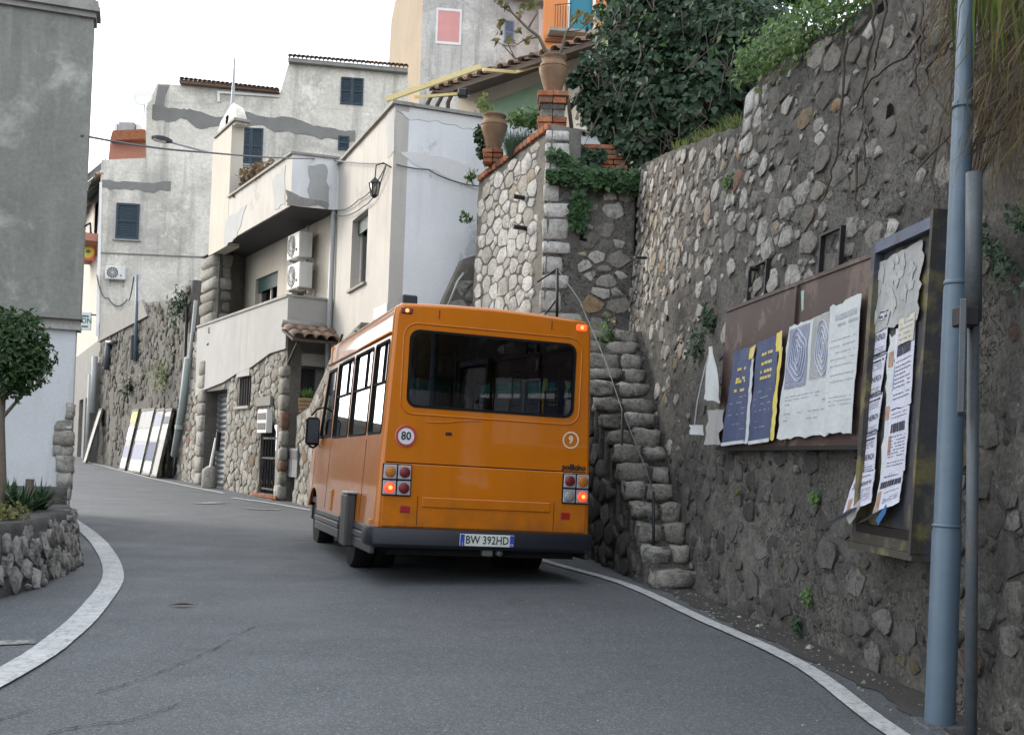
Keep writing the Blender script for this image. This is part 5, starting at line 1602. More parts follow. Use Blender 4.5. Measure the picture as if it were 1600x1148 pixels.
slab('balcony_end', RB, [(0, zb0), (RB.len, zb0), (RB.len, zt0 - .003), (0, zt0 - .003)], [], 0.002, -0.12, M['plaster_cool'], bh)
MB().pbox(RB, 0.05, RB.len, zt0 + .001, zt0 + .048, -0.15, 0.045).build('coping', M['concrete'], bh)
flake(RB, [(482, 258), (513, 256), (513, 322), (484, 320)], 0.008, M['plaster_bare'], bh, 'cement_patch', 7)
flake(RB, [(448, 300), (513, 316), (513, 325), (448, 322)], 0.01, M['concrete'], bh, 'cement_patch', 8)
flake(FB, [(352, 345), (385, 320), (370, 372), (350, 385)], 0.008, M['plaster_bare'], bh, 'plaster_patch', 9)
flake(FB, [(425, 280), (446, 262), (446, 320), (430, 326)], 0.008, M['plaster_bare'], bh, 'plaster_patch', 10)
quadslab('balcony_slab', [FB.m(.03, 0, -.03), FB.m(sL - .05, 0, -.03), BK.m(6.55, 0, .02), RB.m(RB.len, 0, -.03)], zb0 - .02, zb0 + .14, M['soffit'], bh)
slab('upper_wall', BK, rect(0, 6.6, ZB + .06, zt0 - .2), [], -0.002, -0.2, M['plaster_cream'], bh)
# body behind (closes the house)
quadslab('house_body', [BK.m(0, 0, -.25), BK.m(6.6, 0, -.25), BK.m(6.6, 0, -3.5), BK.m(0, 0, -3.5)], 2.9, zt0 - .3, M['plaster_cream'], bh)
# stone pier at the far end of the terrace
rp = random.Random(2)
z = ZP - .6
s0_, s1_ = F_.hit(334, 480)[0], F_.hit(314, 480)[0]
while z < zb0 - .05:
    h = rp.uniform(.2, .34)
    V, F = block(rp, s0_ + rp.uniform(0, .1), s1_, -0.45, 0.04, z + .01, min(z + h, zb0 - .03) - .01, 0.03, 0.05)
    put_block(bh, 'pier_stone', [F_.m(v.x, v.z, v.y) for v in V], F, M['stone_house'], True)
    z += h
slab('recess_end_wall', Plane(F_.m(s0_, 0, -.1).to_2d(), BK.m(6.5, 0, 0).to_2d()), rect(0, 1.2, 3.0, zb0), [], 0, -.15, M['mortar2'], bh)
# chimney stack on the side wing
chs = root('chimney', FB.m((sM + sL) / 2, zW, -.3), 'cream chimney stack with pointed tile cap above the balcony', 'chimney')
c0, c1 = FB.hit(366, 215)[0], FB.hit(337, 215)[0]
zc1 = FB.hit(350, 204)[1]; zc2 = FB.hit(350, 182)[1]; zc3 = FB.hit(350, 172)[1]
MB().pbox(FB, c0, c1, zW - .02, zc1, -0.3, -0.02).build('stack', M['plaster_block'], chs)
MB().pbox(FB, c0 - .07, c1 + .07, zc1, zc1 + .06, -0.36, 0.04).build('shelf', M['concrete'], chs)
mid = FB.m((c0 + c1) / 2, zc1 + .06, -.16)
mb = MB()
hw = (c1 - c0) / 2
for (a, b_) in ((-1, -1), (1, -1), (1, 1), (-1, 1)):
    pass
mb.add([mid + FB.d * (hw * a) + FB.n * (.13 * b_) for a, b_ in ((-1, -1), (1, -1), (1, 1), (-1, 1))] + [mid + FB.d * (hw * .8 * a) + FB.n * (.1 * b_) + Vector((0, 0, zc2 - zc1 - .05)) for a, b_ in ((-1, -1), (1, -1), (1, 1), (-1, 1))] + [mid + Vector((0, 0, zc3 - zc1 + .12))],
       [(0, 1, 5, 4), (1, 2, 6, 5), (2, 3, 7, 6), (3, 0, 4, 7), (4, 5, 8), (5, 6, 8), (6, 7, 8), (7, 4, 8)])
mb.build('cap', M['plaster_block'], chs)
MB().pbox(FB, (c0 + c1) / 2 - .08, (c0 + c1) / 2 + .08, zc1 + .1, zc1 + .34, -.1, -.025).build('flue_opening', M['win_dark'], chs)
MB().tube([mid + Vector((0, 0, .6)), mid + Vector((0, 0, 1.75))], [0.05, 0.02], 6).build('antenna_rod', M['pipe_grey'], chs)
# air conditioners
an = (FB.n + RTN.n * 0.2)
acx = BK.hit(487, 388); acy = BK.hit(487, 435)
ac_unit('white air conditioner high under the balcony, upper of the stacked pair', BK.m(acx[0], acx[1], 0.02), BK.n, 0.8, 0.56, 0.3, 'air conditioners under the balcony', 0.1)
ac_unit('white air conditioner on the recess wall, lower of the stacked pair', BK.m(acy[0], acy[1], 0.02), BK.n, 0.8, 0.56, 0.3, 'air conditioners under the balcony', 0.1)
pp = BK.m(*BK.hit(371, 489), 0.35)
ac_unit('air conditioner standing low on the terrace behind the parapet', (pp.x, pp.y, 3.2 + .8), BK.n, 0.75, 0.55, 0.28)
MB().tube([BK.m(*BK.hit(378, 440), .05), BK.m(BK.hit(378, 440)[0], 3.2, .05)], .05, 8).build('downpipe', M['pipe_grey'], bh, True)
s_, z_ = BK.hit(482, 365)
MB().tube([BK.m(s_ - .3, z_ + .1, .12), BK.m(s_ - .35, z_ - .3, .2), BK.m(s_ - .3, z_ - .5, .15), BK.m(s_ - .42, z_ - 1.0, .2), BK.m(s_ - .35, z_ - 1.2, .1)], .03, 6).build('refrigerant_hose', M['white_paint'], bh, True)

# ---- stair wall in front of the white house
SW = Plane((-4.30, 21.72), (-2.55, 17.85))
sw = root('stair_parapet', (-3.5, 19.8, 0), 'pale rubble parapet wall of the house steps rising towards the bus mirror', 'wall')
swp = pxpoly(SW, [(449, 668), (462, 650), (483, 636), (498, 604), (512, 570), (522, 548)])
xs_ = [max(0.0, p[0]) for p in swp] + [SW.len]; zs_ = [p[1] for p in swp] + [swp[-1][1] + .35]
xs_[0] = 0.0
def sw_top(s): return float(np.interp(s, xs_, zs_))
grid_wall('mortar', SW.m, list(np.linspace(0, SW.len, 40)), lambda s: (-.1, sw_top(s)), .1, lambda s, z: .015 * nz(s, z, 4), M['mortar2'], sw, .3)
cab = SW.rect(451, 700, 468, 745)
lay_stones(sw, SW.m, (0, SW.len, 0, 4), lambda s, z: 0.03 < s < SW.len - .03 and .02 < z < sw_top(s) - .03 and not in_rect(cab, s, z, .02), .06, .15, 1.2, .011, .03, M['stone_house'], 61, None, None, limit=150, rough=.12, tries=12)
MB().pbox(SW, cab[0], cab[1], cab[2], cab[3], -.02, .05).build('meter_cabinet', M['roller'], sw)
MB().pbox(SW, (cab[0] + cab[1]) / 2 - .006, (cab[0] + cab[1]) / 2 + .006, cab[2] + .02, cab[3] - .02, .05, .056).build('door_gap', M['iron'], sw)
MB().pbox(SW, cab[0] + .03, cab[1] - .03, cab[3] - .22, cab[3] - .05, .05, .057).build('vent', M['iron'], sw)
mb = MB()
ra = [SW.m(xs_[2] + .1, sw_top(xs_[2]) + .12, -.15), SW.m(xs_[5] - .05, zs_[5] + .3, -.15)]
sr = root('stair_railing', ra[0], 'dark iron railing sloping above the house steps', 'railing')
MB().tube(ra, .025, 6).build('rail', M['iron'], sr)
for t in (.2, .55, .9):
    q = ra[0].lerp(ra[1], t)
    s_ = (q - SW.p).dot(SW.d)
    MB().tube([SW.m(s_, sw_top(s_) - .05, -.15), q], .014, 5).build('post', M['iron'], sr)
# tub with plant
tb = SW.m(SW.hit(469, 637)[0], 0, -.14); tb.z = sw_top(SW.hit(469, 637)[0]) + .0
tub = root('wooden_planter', tb, 'square wooden planter with spiky green plant on the stair wall', 'planter')
hwb = .15
for k in range(4):
    z0 = tb.z + .02 + k * .075
    e = hwb * (0.9 + .04 * k)
    MB().cbox(tb.x - e, tb.x + e, tb.y - e, tb.y + e, z0, z0 + .07, .008).build('board', pmat('tub_wood', (.30, .2, .11), (.22, .14, .08), scale=8, bump=.2), tub)
# ================================================================== far retaining wall along the street
RWp = Plane((-8.95, 29.75), (-16.5, 43.2))
rw = root('street_wall', (-12.5, 36, 0), 'high rubble retaining wall along the far street with leaning poster boards', 'wall')
def rw_top(s):
    z1 = 5.55; 
    return float(np.interp(s, [0, 2.2, 7.5, RWp.len], [5.75, 5.5, 5.95, 5.95]))
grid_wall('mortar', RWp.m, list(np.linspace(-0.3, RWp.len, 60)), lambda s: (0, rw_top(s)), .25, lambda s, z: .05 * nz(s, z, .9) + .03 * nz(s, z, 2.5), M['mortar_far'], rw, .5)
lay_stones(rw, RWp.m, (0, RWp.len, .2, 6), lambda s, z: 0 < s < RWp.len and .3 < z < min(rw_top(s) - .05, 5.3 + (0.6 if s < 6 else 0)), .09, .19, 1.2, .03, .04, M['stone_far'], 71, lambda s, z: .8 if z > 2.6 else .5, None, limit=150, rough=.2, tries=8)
slab('render_band', RWp, [(5.5, 5.32), (RWp.len, 5.25), (RWp.len, 5.97), (6.6, 5.97)], [], .09, .0, M['cement'], rw)
MB().tube([RWp.m(*RWp.hit(312, 470), .1), RWp.m(*RWp.hit(304, 560), .12), RWp.m(*RWp.hit(302, 575), .12)], .05, 8).build('upper_pipe', M['pipe_grey'], rw, True)
gp = root('drain_pipe', RWp.m(RWp.hit(284, 740)[0], .3, .15), 'grey green drain pipe beside the stone garage pier', 'pipe')
MB().tube([RWp.m(*RWp.hit(306, 560), .2), RWp.m(*RWp.hit(296, 640), .2), RWp.m(*RWp.hit(284, 712), .2)], .1, 10).build('pipe', M['pipe_green'], gp, True)
a_ = RWp.m(*RWp.hit(292, 668), .2)
MB().lathe([(.1, -.06), (.125, -.05), (.125, .05), (.1, .06)], a_, 12).build('collar', M['pipe_green'], gp)
MB().tube([RWp.m(*RWp.hit(297, 480), .08), RWp.m(*RWp.hit(291, 640), .08), RWp.m(*RWp.hit(276, 742), .08)], .045, 6).build('dark_conduit', M['iron'], rw)
# lamp post stub on the wall
ps = root('street_pole', RWp.m(*RWp.hit(217, 560), .1), 'thin blue grey steel pole rising from the far stone wall', 'pole')
MB().tube([RWp.m(*RWp.hit(217, 565), .12), RWp.m(*RWp.hit(219, 500), .12), RWp.m(*RWp.hit(220, 430), .12)], [.07, .06, .04], 8).build('shaft', M['pole_blue'], ps, True)
MB().tube([RWp.m(*RWp.hit(216, 525), .14), RWp.m(*RWp.hit(215, 562), .14)], .11, 8).build('clamp', M['iron'], ps)
MB().tube([RWp.m(*RWp.hit(175, 535), .12), RWp.m(*RWp.hit(172, 578), .12)], .13, 8).tube([RWp.m(*RWp.hit(173, 535), .14), RWp.m(*RWp.hit(184, 535), .14)], .07, 6).build('downpipe', M['pole_galv'], rw, True)
# leaning poster boards
def board(x0, x1, y0, y1, label, mats, group=None, lean=.35):
    s1, s0 = RWp.hit((x0 + x1) / 2 - (x1 - x0) / 2, (y0 + y1) / 2)[0], RWp.hit((x0 + x1) / 2 + (x1 - x0) / 2, (y0 + y1) / 2)[0]
    sc_ = (s0 + s1) / 2; w = max(.16, abs(s1 - s0))
    zb = gz(RWp.m(sc_, 0, 0).y) + .02
    zt = RWp.hit((x0 + x1) / 2, y0)[1]
    o = root('poster_board', RWp.m(sc_, zb, lean), label, 'poster board', group)
    def fm(s, z, d):
        t = (z - zb) / (zt - zb)
        return RWp.m(s, z, lean * (1 - t) + .12 + d)
    loop_slab(rect(sc_ - w / 2, sc_ + w / 2, zb, zt), [], fm, 0.0, -.05).build('panel', M['paper_grey'], o)
    loop_slab(rect(sc_ - w / 2 - .03, sc_ + w / 2 + .03, zb, zt + .03), [rect(sc_ - w / 2 + .02, sc_ + w / 2 - .02, zb + .05, zt - .04)], fm, 0.02, -.06).build('frame', M['frame_paint'], o)
    for (a, b_, m) in mats:
        loop_slab(rect(sc_ - w / 2 + .04, sc_ + w / 2 - .04, zb + (zt - zb) * a, zb + (zt - zb) * b_), [], fm, .008, .002).build('poster', M[m], o)
    return o
board(264, 274, 640, 748, 'narrow poster board leaning on the far wall, next to the drain pipe', [(.55, .95, 'paper_white'), (.78, .9, 'paper_bluegrey')], 'poster boards on the far wall')
board(249, 262, 640, 748, 'narrow poster board with a dark blue lower sheet on the far wall', [(.06, .2, 'paper_white'), (.22, .5, 'paper_blue'), (.52, .74, 'paper_white'), (.75, .93, 'paper_bluegrey')], 'poster boards on the far wall')
board(226, 246, 640, 746, 'widest poster board with torn mixed sheets on the far wall', [(.03, .2, 'paper_white'), (.2, .44, 'paper_bluegrey'), (.5, .68, 'paper_white'), (.7, .95, 'paper_grey')], 'poster boards on the far wall')
board(211, 221, 641, 742, 'ragged narrow poster board, farthest of the leaning row', [(.04, .2, 'paper_white'), (.22, .4, 'paper_bluegrey'), (.5, .72, 'paper_white'), (.8, .97, 'paper_yellow')], 'poster boards on the far wall')
board(158, 163, 640, 722, 'single weathered plank leaning alone on the far wall', [(.3, .97, 'paper_grey')], None, .5)

# ================================================================== big aged block behind
BP = Plane((-16.35, 43.0), (-2.35, 44.7))
blk = root('old_block', (-12, 43.3, 5), 'large weathered cream apartment block with cement repair bands and blue shutters', 'building')
out = pxpoly(BP, [(152, 520), (158, 250), (228, 247), (228, 168), (246, 130), (437, 147), (452, 96), (637, 112), (637, 330), (320, 520)])
slab('front_wall', BP, out, [], 0, -.4, M['plaster_block'], blk)
sp_ = [BP.hit(*p) for p in ((158, 250), (228, 247))]
zlo = out[0][1]
quadslab('body', [BP.m(sp_[0][0] + .3, 0, -.45), BP.m(BP.len + 3, 0, -.45), BP.m(BP.len + 3, 0, -9), BP.m(sp_[0][0] + .3, 0, -9)], 4, sp_[0][1] - .1, M['plaster_block'], blk)
def band(pts, w, seed, mat='cement'):
    rng = random.Random(seed)
    P = pxpoly(BP, pts)
    top, bot = [], []
    n = len(P)
    for i in range(n - 1):
        for k in range(6):
            t = k / 6
            x = P[i][0] + (P[i + 1][0] - P[i][0]) * t; z = P[i][1] + (P[i + 1][1] - P[i][1]) * t
            top.append((x, z + w / 2 + .35 * w * nz(x, 1, 1.1, seed) + rng.uniform(-.03, .03))); bot.append((x, z - w / 2 + .45 * w * nz(x, 5, 1.6, seed) + rng.uniform(-.04, .04)))
    slab('cement_band', BP, top + bot[::-1], [], .02, .0, M[mat], blk)
band([(238, 174), (275, 178), (300, 184), (345, 190), (390, 189), (450, 194), (490, 203), (530, 212), (560, 214)], .48, 1)
band([(159, 287), (200, 290), (240, 293), (272, 292)], .34, 3)
slab('cement_band', BP, pxpoly(BP, [(241, 170), (247, 133), (265, 134), (258, 150), (256, 172)]), [], .018, 0, M['cement'], blk)
slab('string_line', BP, pxpoly(BP, [(156, 394), (322, 401), (322, 403), (156, 396)]), [], .03, 0, M['cement'], blk)
shutter_pair(blk, BP, 181, 318, 218, 374, M['blue_shutter'], 1)
shutter_pair(blk, BP, 373, 200, 411, 257, M['blue_shutter'], 2)
shutter_pair(blk, BP, 532, 122, 568, 164, M['blue_shutter'], 2, sill=False)
shutter_pair(blk, BP, 528, 213, 546, 235, M['blue_shutter'], 1, sill=False)
slab('corner_strip', BP, pxpoly(BP, [(150, 525), (156, 285), (160, 285), (155, 525)]), [], .05, 0, M['white_paint'], blk)
slab('flashing', BP, pxpoly(BP, [(340, 160), (340, 143), (437, 150), (437, 153), (344, 147), (344, 160)]), [], .09, .02, M['white_paint'], blk)
a_ = BP.m(*BP.hit(284, 129), .35); b_ = BP.m(*BP.hit(437, 146), .35)
slab('eaves_board', BP, pxpoly(BP, [(282, 128), (437, 144), (437, 148), (282, 133)]), [], .3, -.3, M['tile'], blk)
tile_row(blk, a_ + Vector((0, 0, .12)) - BP.n * .5, b_ + Vector((0, 0, .12)) - BP.n * .5, BP.n * .8 + Vector((0, 0, -.16)), 22, .6, .1, stuff=True)
a_ = BP.m(*BP.hit(452, 94), .35); b_ = BP.m(*BP.hit(637, 110), .35)
slab('eaves_board', BP, pxpoly(BP, [(451, 94), (637, 111), (637, 117), (451, 100)]), [], .3, -.3, M['concrete'], blk)
tile_row(blk, a_ + Vector((0, 0, .14)) - BP.n * .5, b_ + Vector((0, 0, .14)) - BP.n * .5, BP.n * .8 + Vector((0, 0, -.16)), 28, .6, .1, stuff=True)
# terracotta roof room and things on the roof
RR = Plane(BP.m(sp_[0][0] + .6, 0, -1.5).to_2d(), BP.m(sp_[1][0], 0, -1.5).to_2d())
rz0 = sp_[0][1] - .3
slab('roof_room', RR, pxpoly(RR, [(168, 262), (172, 222), (230, 222), (230, 262)]), [], 0, -2, M['plaster_pink'], blk)
slab('roof_slab', RR, pxpoly(RR, [(176, 224), (230, 222), (230, 207), (180, 209)]), [], .45, -2.2, M['brick'], blk)
tkp = RR.m(*RR.hit(199, 207), -.2)
tk = root('roof_tank', tkp, 'grey metal water tank on the terracotta roof room', 'tank')
MB().cbox(tkp.x - .35, tkp.x + .35, tkp.y - .3, tkp.y + .3, tkp.z, tkp.z + .42, .05).build('body', M['pipe_grey'], tk)
for sx in (-.45, .45): MB().cbox(tkp.x + sx - .06, tkp.x + sx + .06, tkp.y - .25, tkp.y + .25, tkp.z, tkp.z + .36, .02).build('leg_frame', M['white_paint'], tk)
dsp = BP.m(*BP.hit(229, 162), .5)
ds = root('satellite_dish', dsp - Vector((0, 0, .3)), 'white satellite dish on the roof corner of the old block', 'satellite dish')
mb = MB().lathe([(0.0, 0.0), (.2, .03), (.38, .12), (.38, .13), (.2, .045), (0, .015)], dsp, 16, Matrix.Rotation(R(70), 4, 'X'))
mb.build('dish', M['white_paint'], ds, True)
MB().tube([dsp + Vector((0, .05, 0)), dsp + Vector((0, .1, -.8))], .03, 6).build('mast', M['pipe_grey'], ds)
s_, z_ = BP.hit(183, 428)
ac_unit('white air conditioner alone on the aged cream block below the shutter', BP.m(s_, z_, 0), BP.n, .75, .52, .28)
# ---- street side of that block, seen edge on
SF = Plane((-16.38, 43.05), (-19.6, 49.5))
sf = root('shop_house', (-17.6, 45.6, .5), 'narrow white shop house with green awnings and small red balcony down the street', 'house')
SFz = BP.hit(156, 268)[1]
slab('front_wall', SF, rect(.1, 26, 5.4, SFz), [], 0, -.3, M['plaster_cream'], sf)
slab('shop_front', SF, rect(.1, 26, .3, 5.397), [rect(.8, 2.6, .3, 3.2), rect(3.4, 5.4, .3, 3.2), rect(6.4, 8.4, .3, 3.2)], .02, -.3, M['cement'], sf)
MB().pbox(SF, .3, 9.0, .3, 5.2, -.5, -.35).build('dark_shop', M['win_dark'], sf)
for zz, nm in ((SF.hit(140, 318)[1], 'awning'), (SF.hit(138, 345)[1], 'awning')):
    for a in (1.0, 3.6):
        V = [SF.m(a, zz + .5, .02), SF.m(a + 2.2, zz + .5, .02), SF.m(a + 2.2, zz - .45, .9), SF.m(a, zz - .45, .9)]
        V += [v - Vector((0, 0, .04)) for v in V]
        mk(nm, V, [(0, 1, 2, 3), (7, 6, 5, 4), (0, 4, 5, 1), (1, 5, 6, 2), (2, 6, 7, 3), (3, 7, 4, 0)], M['green_shutter'], sf)
bz = SF.hit(140, 408)[1]
MB().pbox(SF, .2, 6.5, bz - .2, bz + .1, 0, 1.0).build('balcony_slab', M['plaster_pink'], sf)
MB().pbox(SF, .25, 6.4, bz + .1, bz + .25, .9, .98).build('balcony_rail', M['white_paint'], sf)
zc_ = SF.hit(140, 440)[1]
for a in (1.2, 3.8):
    MB().pbox(SF, a, a + 1.2, bz + .1, bz + 2.2, -.02, .02).build('balcony_door', M['win_dark'], sf)
quadslab('body', [SF.m(.1, 0, -.35), SF.m(7.2, 0, -.35), SF.m(7.2, 0, -6), SF.m(1, 0, -6)], .3, SFz - .1, M['plaster_cream'], sf)
# sloping tiled roof edge over it
tile_row(sf, SF.m(0, SFz + .1, -.3), SF.m(26, SFz + .1, -.3), SF.n * .7 + Vector((0, 0, -.25)), 70, .8, .16, stuff=True)
# orange hanging sign, white sign
def hang_sign(px0, py0, px1, py1, Y, label, mat, group=None):
    a = at(px0, py1, Y); b_ = at(px1, py0, Y)
    o = root('shop_sign', a, label, 'sign', group)
    MB().cbox(a.x, b_.x, Y - .06, Y + .06, a.z, b_.z, .015).build('panel', mat, o)
    return o, a, b_
M['sign_orange'] = pmat('orange_sign', (.72, .16, .07), rough=.5, bump=0)
M['sign_yellow'] = pmat('yellow_sign_disc', (.8, .58, .06), rough=.5, bump=0)
M['sign_green'] = pmat('green_sign_print', (.02, .18, .12), rough=.5, bump=0)
o, a, b_ = hang_sign(118, 372, 150, 406, 44.2, 'orange shop sign with yellow round emblem hanging over the far street', M['sign_orange'])
w_, h_ = b_.x - a.x, b_.z - a.z
V = [Vector((a.x + w_ * .66 + .26 * math.cos(2 * math.pi * k / 20), a.y - .065, a.z + h_ * .36 + .24 * math.sin(2 * math.pi * k / 20))) for k in range(20)]
mk('emblem', V, [tuple(range(20))], M['sign_yellow'], o)
V = [Vector((a.x + w_ * .66 + .10 * math.cos(2 * math.pi * k / 12), a.y - .07, a.z + h_ * .38 + .07 * math.sin(2 * math.pi * k / 12))) for k in range(12)]
mk('emblem_print', V, [tuple(range(12))], M['sign_green'], o)
MB().box(a.x + w_ * .35, a.x + w_ * .85, a.y - .07, a.y - .062, a.z + h_ * .80, a.z + h_ * .86).box(a.x + w_ * .35, a.x + w_ * .92, a.y - .07, a.y - .062, a.z + h_ * .68, a.z + h_ * .76).build('lettering', M['sticker_white'], o)
MB().tube([Vector((b_.x, a.y, b_.z - .1)), Vector((b_.x + .5, a.y, b_.z - .1))], .03, 6).build('bracket', M['iron'], o)
o, a, b_ = hang_sign(120, 488, 143, 515, 43.8, 'white shop sign with green lettering hanging over the far street', M['sticker_white'])
text_on('ON', .3, lambda x, y: Vector((a.x + (b_.x - a.x) * .72 + x, a.y - .07, (a.z + b_.z) / 2 + y)), 'lettering', M['sign_green'], o, .9, 0, .008)
MB().box(a.x + .2, b_.x - .08, a.y - .07, a.y - .062, b_.z - .2, b_.z - .13).box(a.x + .2, b_.x - .1, a.y - .07, a.y - .062, a.z + .1, a.z + .17).build('small_lettering', M['sign_green'], o)
MB().tube([Vector((b_.x, a.y, b_.z - .1)), Vector((b_.x + .45, a.y, b_.z - .1))], .03, 6).build('bracket', M['iron'], o)
# dark pilaster and pipe at the street end of the stone wall
MB().pbox(RWp, RWp.len - .4, RWp.len + .3, .3, 4.4, .0, .35).build('end_pilaster', M['cement'], rw)
MB().tube([RWp.m(RWp.len - .9, 4.6, .3), RWp.m(RWp.len - .9, 2.4, .3)], .12, 8).tube([RWp.m(RWp.len - .6, 3.9, .4), RWp.m(RWp.len - .6, .4, .4)], .08, 8).build('downpipe', M['pipe_grey'], rw, True)

# ================================================================== tall house and orange house on the hill
CP = Plane((-5.02, 52.0), (2.6, 52.9))
CS = Plane((-5.02, 52.0), (-8.2, 58.5))
tall = root('tall_house', (-5.02, 52, 6), 'tall grey stained house with pink shutter and tan side wall on the hill', 'house')
zt_ = CP.hit(700, -70)[1]
slab('front_wall', CP, rect(0, CP.hit(858, 100)[0], 6, zt_), [], 0, -.5, M['plaster_tall'], tall)
slab('side_wall', CS, [(0, 6), (5.6, 6), (4.6, CS.hit(585, 60)[1]), (3.6, zt_), (0, zt_)], [], -.003, -.5, M['plaster_tan'], tall)
zr = CP.hit(810, 8)[1]
slab('eaves', CP, [(CP.hit(765, 0)[0], zr + .35), (CP.hit(858, 8)[0] + .1, zr), (CP.hit(858, 8)[0] + .1, zr + .25), (CP.hit(765, 0)[0], zr + .6)], [], .5, .0, M['cement'], tall)
slab('corner_strip', CP, pxpoly(CP, [(842, 15), (858, 15), (858, 130), (842, 130)]), [], .05, 0, M['plaster_fresh'], tall)
s0, s1, z0, z1 = CP.rect(681, 14, 721, 70)
slab('window_surround', CP, rect(s0, s1, z0, z1), [R4(CP, 684, 18, 718, 66)], .04, 0, M['plaster_fresh'], tall)
s0, s1, z0, z1 = CP.rect(684, 18, 718, 66)
sh = MB().pbox(CP, s0, s1, z0, z1, -.02, .025).build('roller_shutter', M['pink_shutter'], tall)
shutter_pair(tall, CP, 788, 33, 803, 70, M['slate_shutter'], 1)
DP = Plane((1.75, 50.5), (8, 51.2))
orr = root('orange_house', (3, 50.5, 7), 'bright orange house with tall teal door on the hill', 'house')
dr2 = DP.rect(890, -35, 926, 53)
slab('front_wall', DP, rect(DP.hit(850, 40)[0], 6, 7, zt_ + 2), [rect(*dr2)], 0, -.5, M['plaster_orange'], orr)
slab('door_surround', DP, rect(dr2[0] - .1, dr2[1] + .14, dr2[2] - .1, dr2[3] + .1), [rect(*dr2)], .05, .0, M['white_paint'], orr)
MB().pbox(DP, dr2[0], dr2[1], dr2[2], dr2[3], -.2, -.12).build('door', M['teal_door'], orr)
slab('red_trim', DP, R4(DP, 852, 63, 900, 68), [], .15, 0, M['brick'], orr)
for k in range(7):
    s_ = dr2[0] - .75 + k * .12
    MB().tube([DP.m(s_, dr2[2] - .1, .6), DP.m(s_, dr2[2] + 1.0, .6)], .015, 5).build('balcony_bar', M['iron'], orr)
MB().tube([DP.m(dr2[0] - .8, dr2[2] + 1.0, .6), DP.m(dr2[0] + .02, dr2[2] + 1.15, .6)], .02, 5).build('balcony_rail', M['iron'], orr)
MB().pbox(DP, dr2[0] - 1, dr2[1] + .6, dr2[2] - .25, dr2[2] - .11, 0, .8).build('balcony_slab', M['concrete'], orr)

# ================================================================== tiled house with awning on the terrace
E0 = at(915, 66, 19.6); E1 = at(672, 146, 22.8)
th = root('tiled_house', ((E0.x + E1.x) / 2, 21.5, 5.4), 'low white house with tiled eaves and sage green awning above the bastion', 'house')
EP = Plane(E0.to_2d(), E1.to_2d())
ez = lambda s: E0.z + (E1.z - E0.z) * s / EP.len
TW = Plane(EP.m(-.6, 0, -.75).to_2d(), EP.m(EP.len, 0, -.75).to_2d())
sgn_ = R4(TW, 757, 140, 852, 200)
tw_top = ez(0) + .1
slab('front_wall', TW, [(0, 5), (TW.len, 5), (TW.len, ez(EP.len) + .05), (0, ez(0) + .2)], [], 0, -.3, M['plaster_cream'], th)
aw = pxpoly(TW, [(755, 165), (852, 130), (852, 230), (755, 230)])
slab('sage_blind', TW, aw, [], .06, .01, M['sage'], th)
V = [EP.m(-.6, ez(-.6), 0), EP.m(EP.len, ez(EP.len), 0), EP.m(EP.len, ez(EP.len) + .5, -1.6), EP.m(-.6, ez(-.6) + .5, -1.6)]
V += [v - Vector((0, 0, .1)) for v in V]
mk('soffit', V, [(0, 1, 2, 3), (7, 6, 5, 4), (0, 4, 5, 1), (1, 5, 6, 2), (2, 6, 7, 3), (3, 7, 4, 0)], M['wood_dark'], th)
sdv = EP.n * .85 + Vector((0, 0, -.27))
for r_, (d_, zz) in enumerate(((-.38, .16), (-.75, .28))):
    tile_row(th, EP.m(-.6, ez(-.6) + zz, d_), EP.m(EP.len, ez(EP.len) + zz, d_), sdv, 17, .46, .105)
# awning with arms
aws = root('folded_awning', at(700, 135, 21.0), 'pale yellow awning beam with folding arms under the tiled eaves', 'awning')
b0, b1 = at(603, 156, 20.3), at(752, 104, 20.3)
ux = (b1 - b0).normalized()
def beam(P0, P1, w, h, name, mat, parent):
    t = (P1 - P0).normalized(); sidev = t.cross(Vector((0, 0, 1))).normalized(); upv = sidev.cross(t)
    V = [p + sidev * (w / 2 * a) + upv * (h / 2 * b_) for p in (P0, P1) for a, b_ in ((-1, -1), (1, -1), (1, 1), (-1, 1))]
    return mk(name, V, [(0, 1, 2, 3), (7, 6, 5, 4), (0, 4, 5, 1), (1, 5, 6, 2), (2, 6, 7, 3), (3, 7, 4, 0)], mat, parent)
beam(b0, b1, .07, .09, 'front_beam', M['yellow_paint'], aws)
e0 = at(755, 109, 20.35); e1 = at(806, 113, 20.9); e2 = at(850, 100, 20.9)
beam(e0, e1, .05, .05, 'arm', M['yellow_paint'], aws); beam(e1, e2, .05, .05, 'arm', M['yellow_paint'], aws)
beam(at(648, 152, 20.6), at(722, 146, 21.6), .045, .05, 'arm', M['yellow_paint'], aws)
mdl = at(723, 146, 21.5)
MB().cbox(mdl.x - .1, mdl.x + .1, mdl.y - .08, mdl.y + .08, mdl.z - .09, mdl.z + .09, .03).build('motor_housing', M['dark_metal'], aws)
for k, (x0, y0) in enumerate(((700, 160), (683, 165), (668, 162))):
    q = at(x0, y0, 22.3)
    MB().tube([q + Vector((0, 0, -.6)), q, q + Vector((.12, 0, .25)), q + Vector((.3, 0, .2))], .045, 6).build('bent_arm', M['wood_dark'], aws)

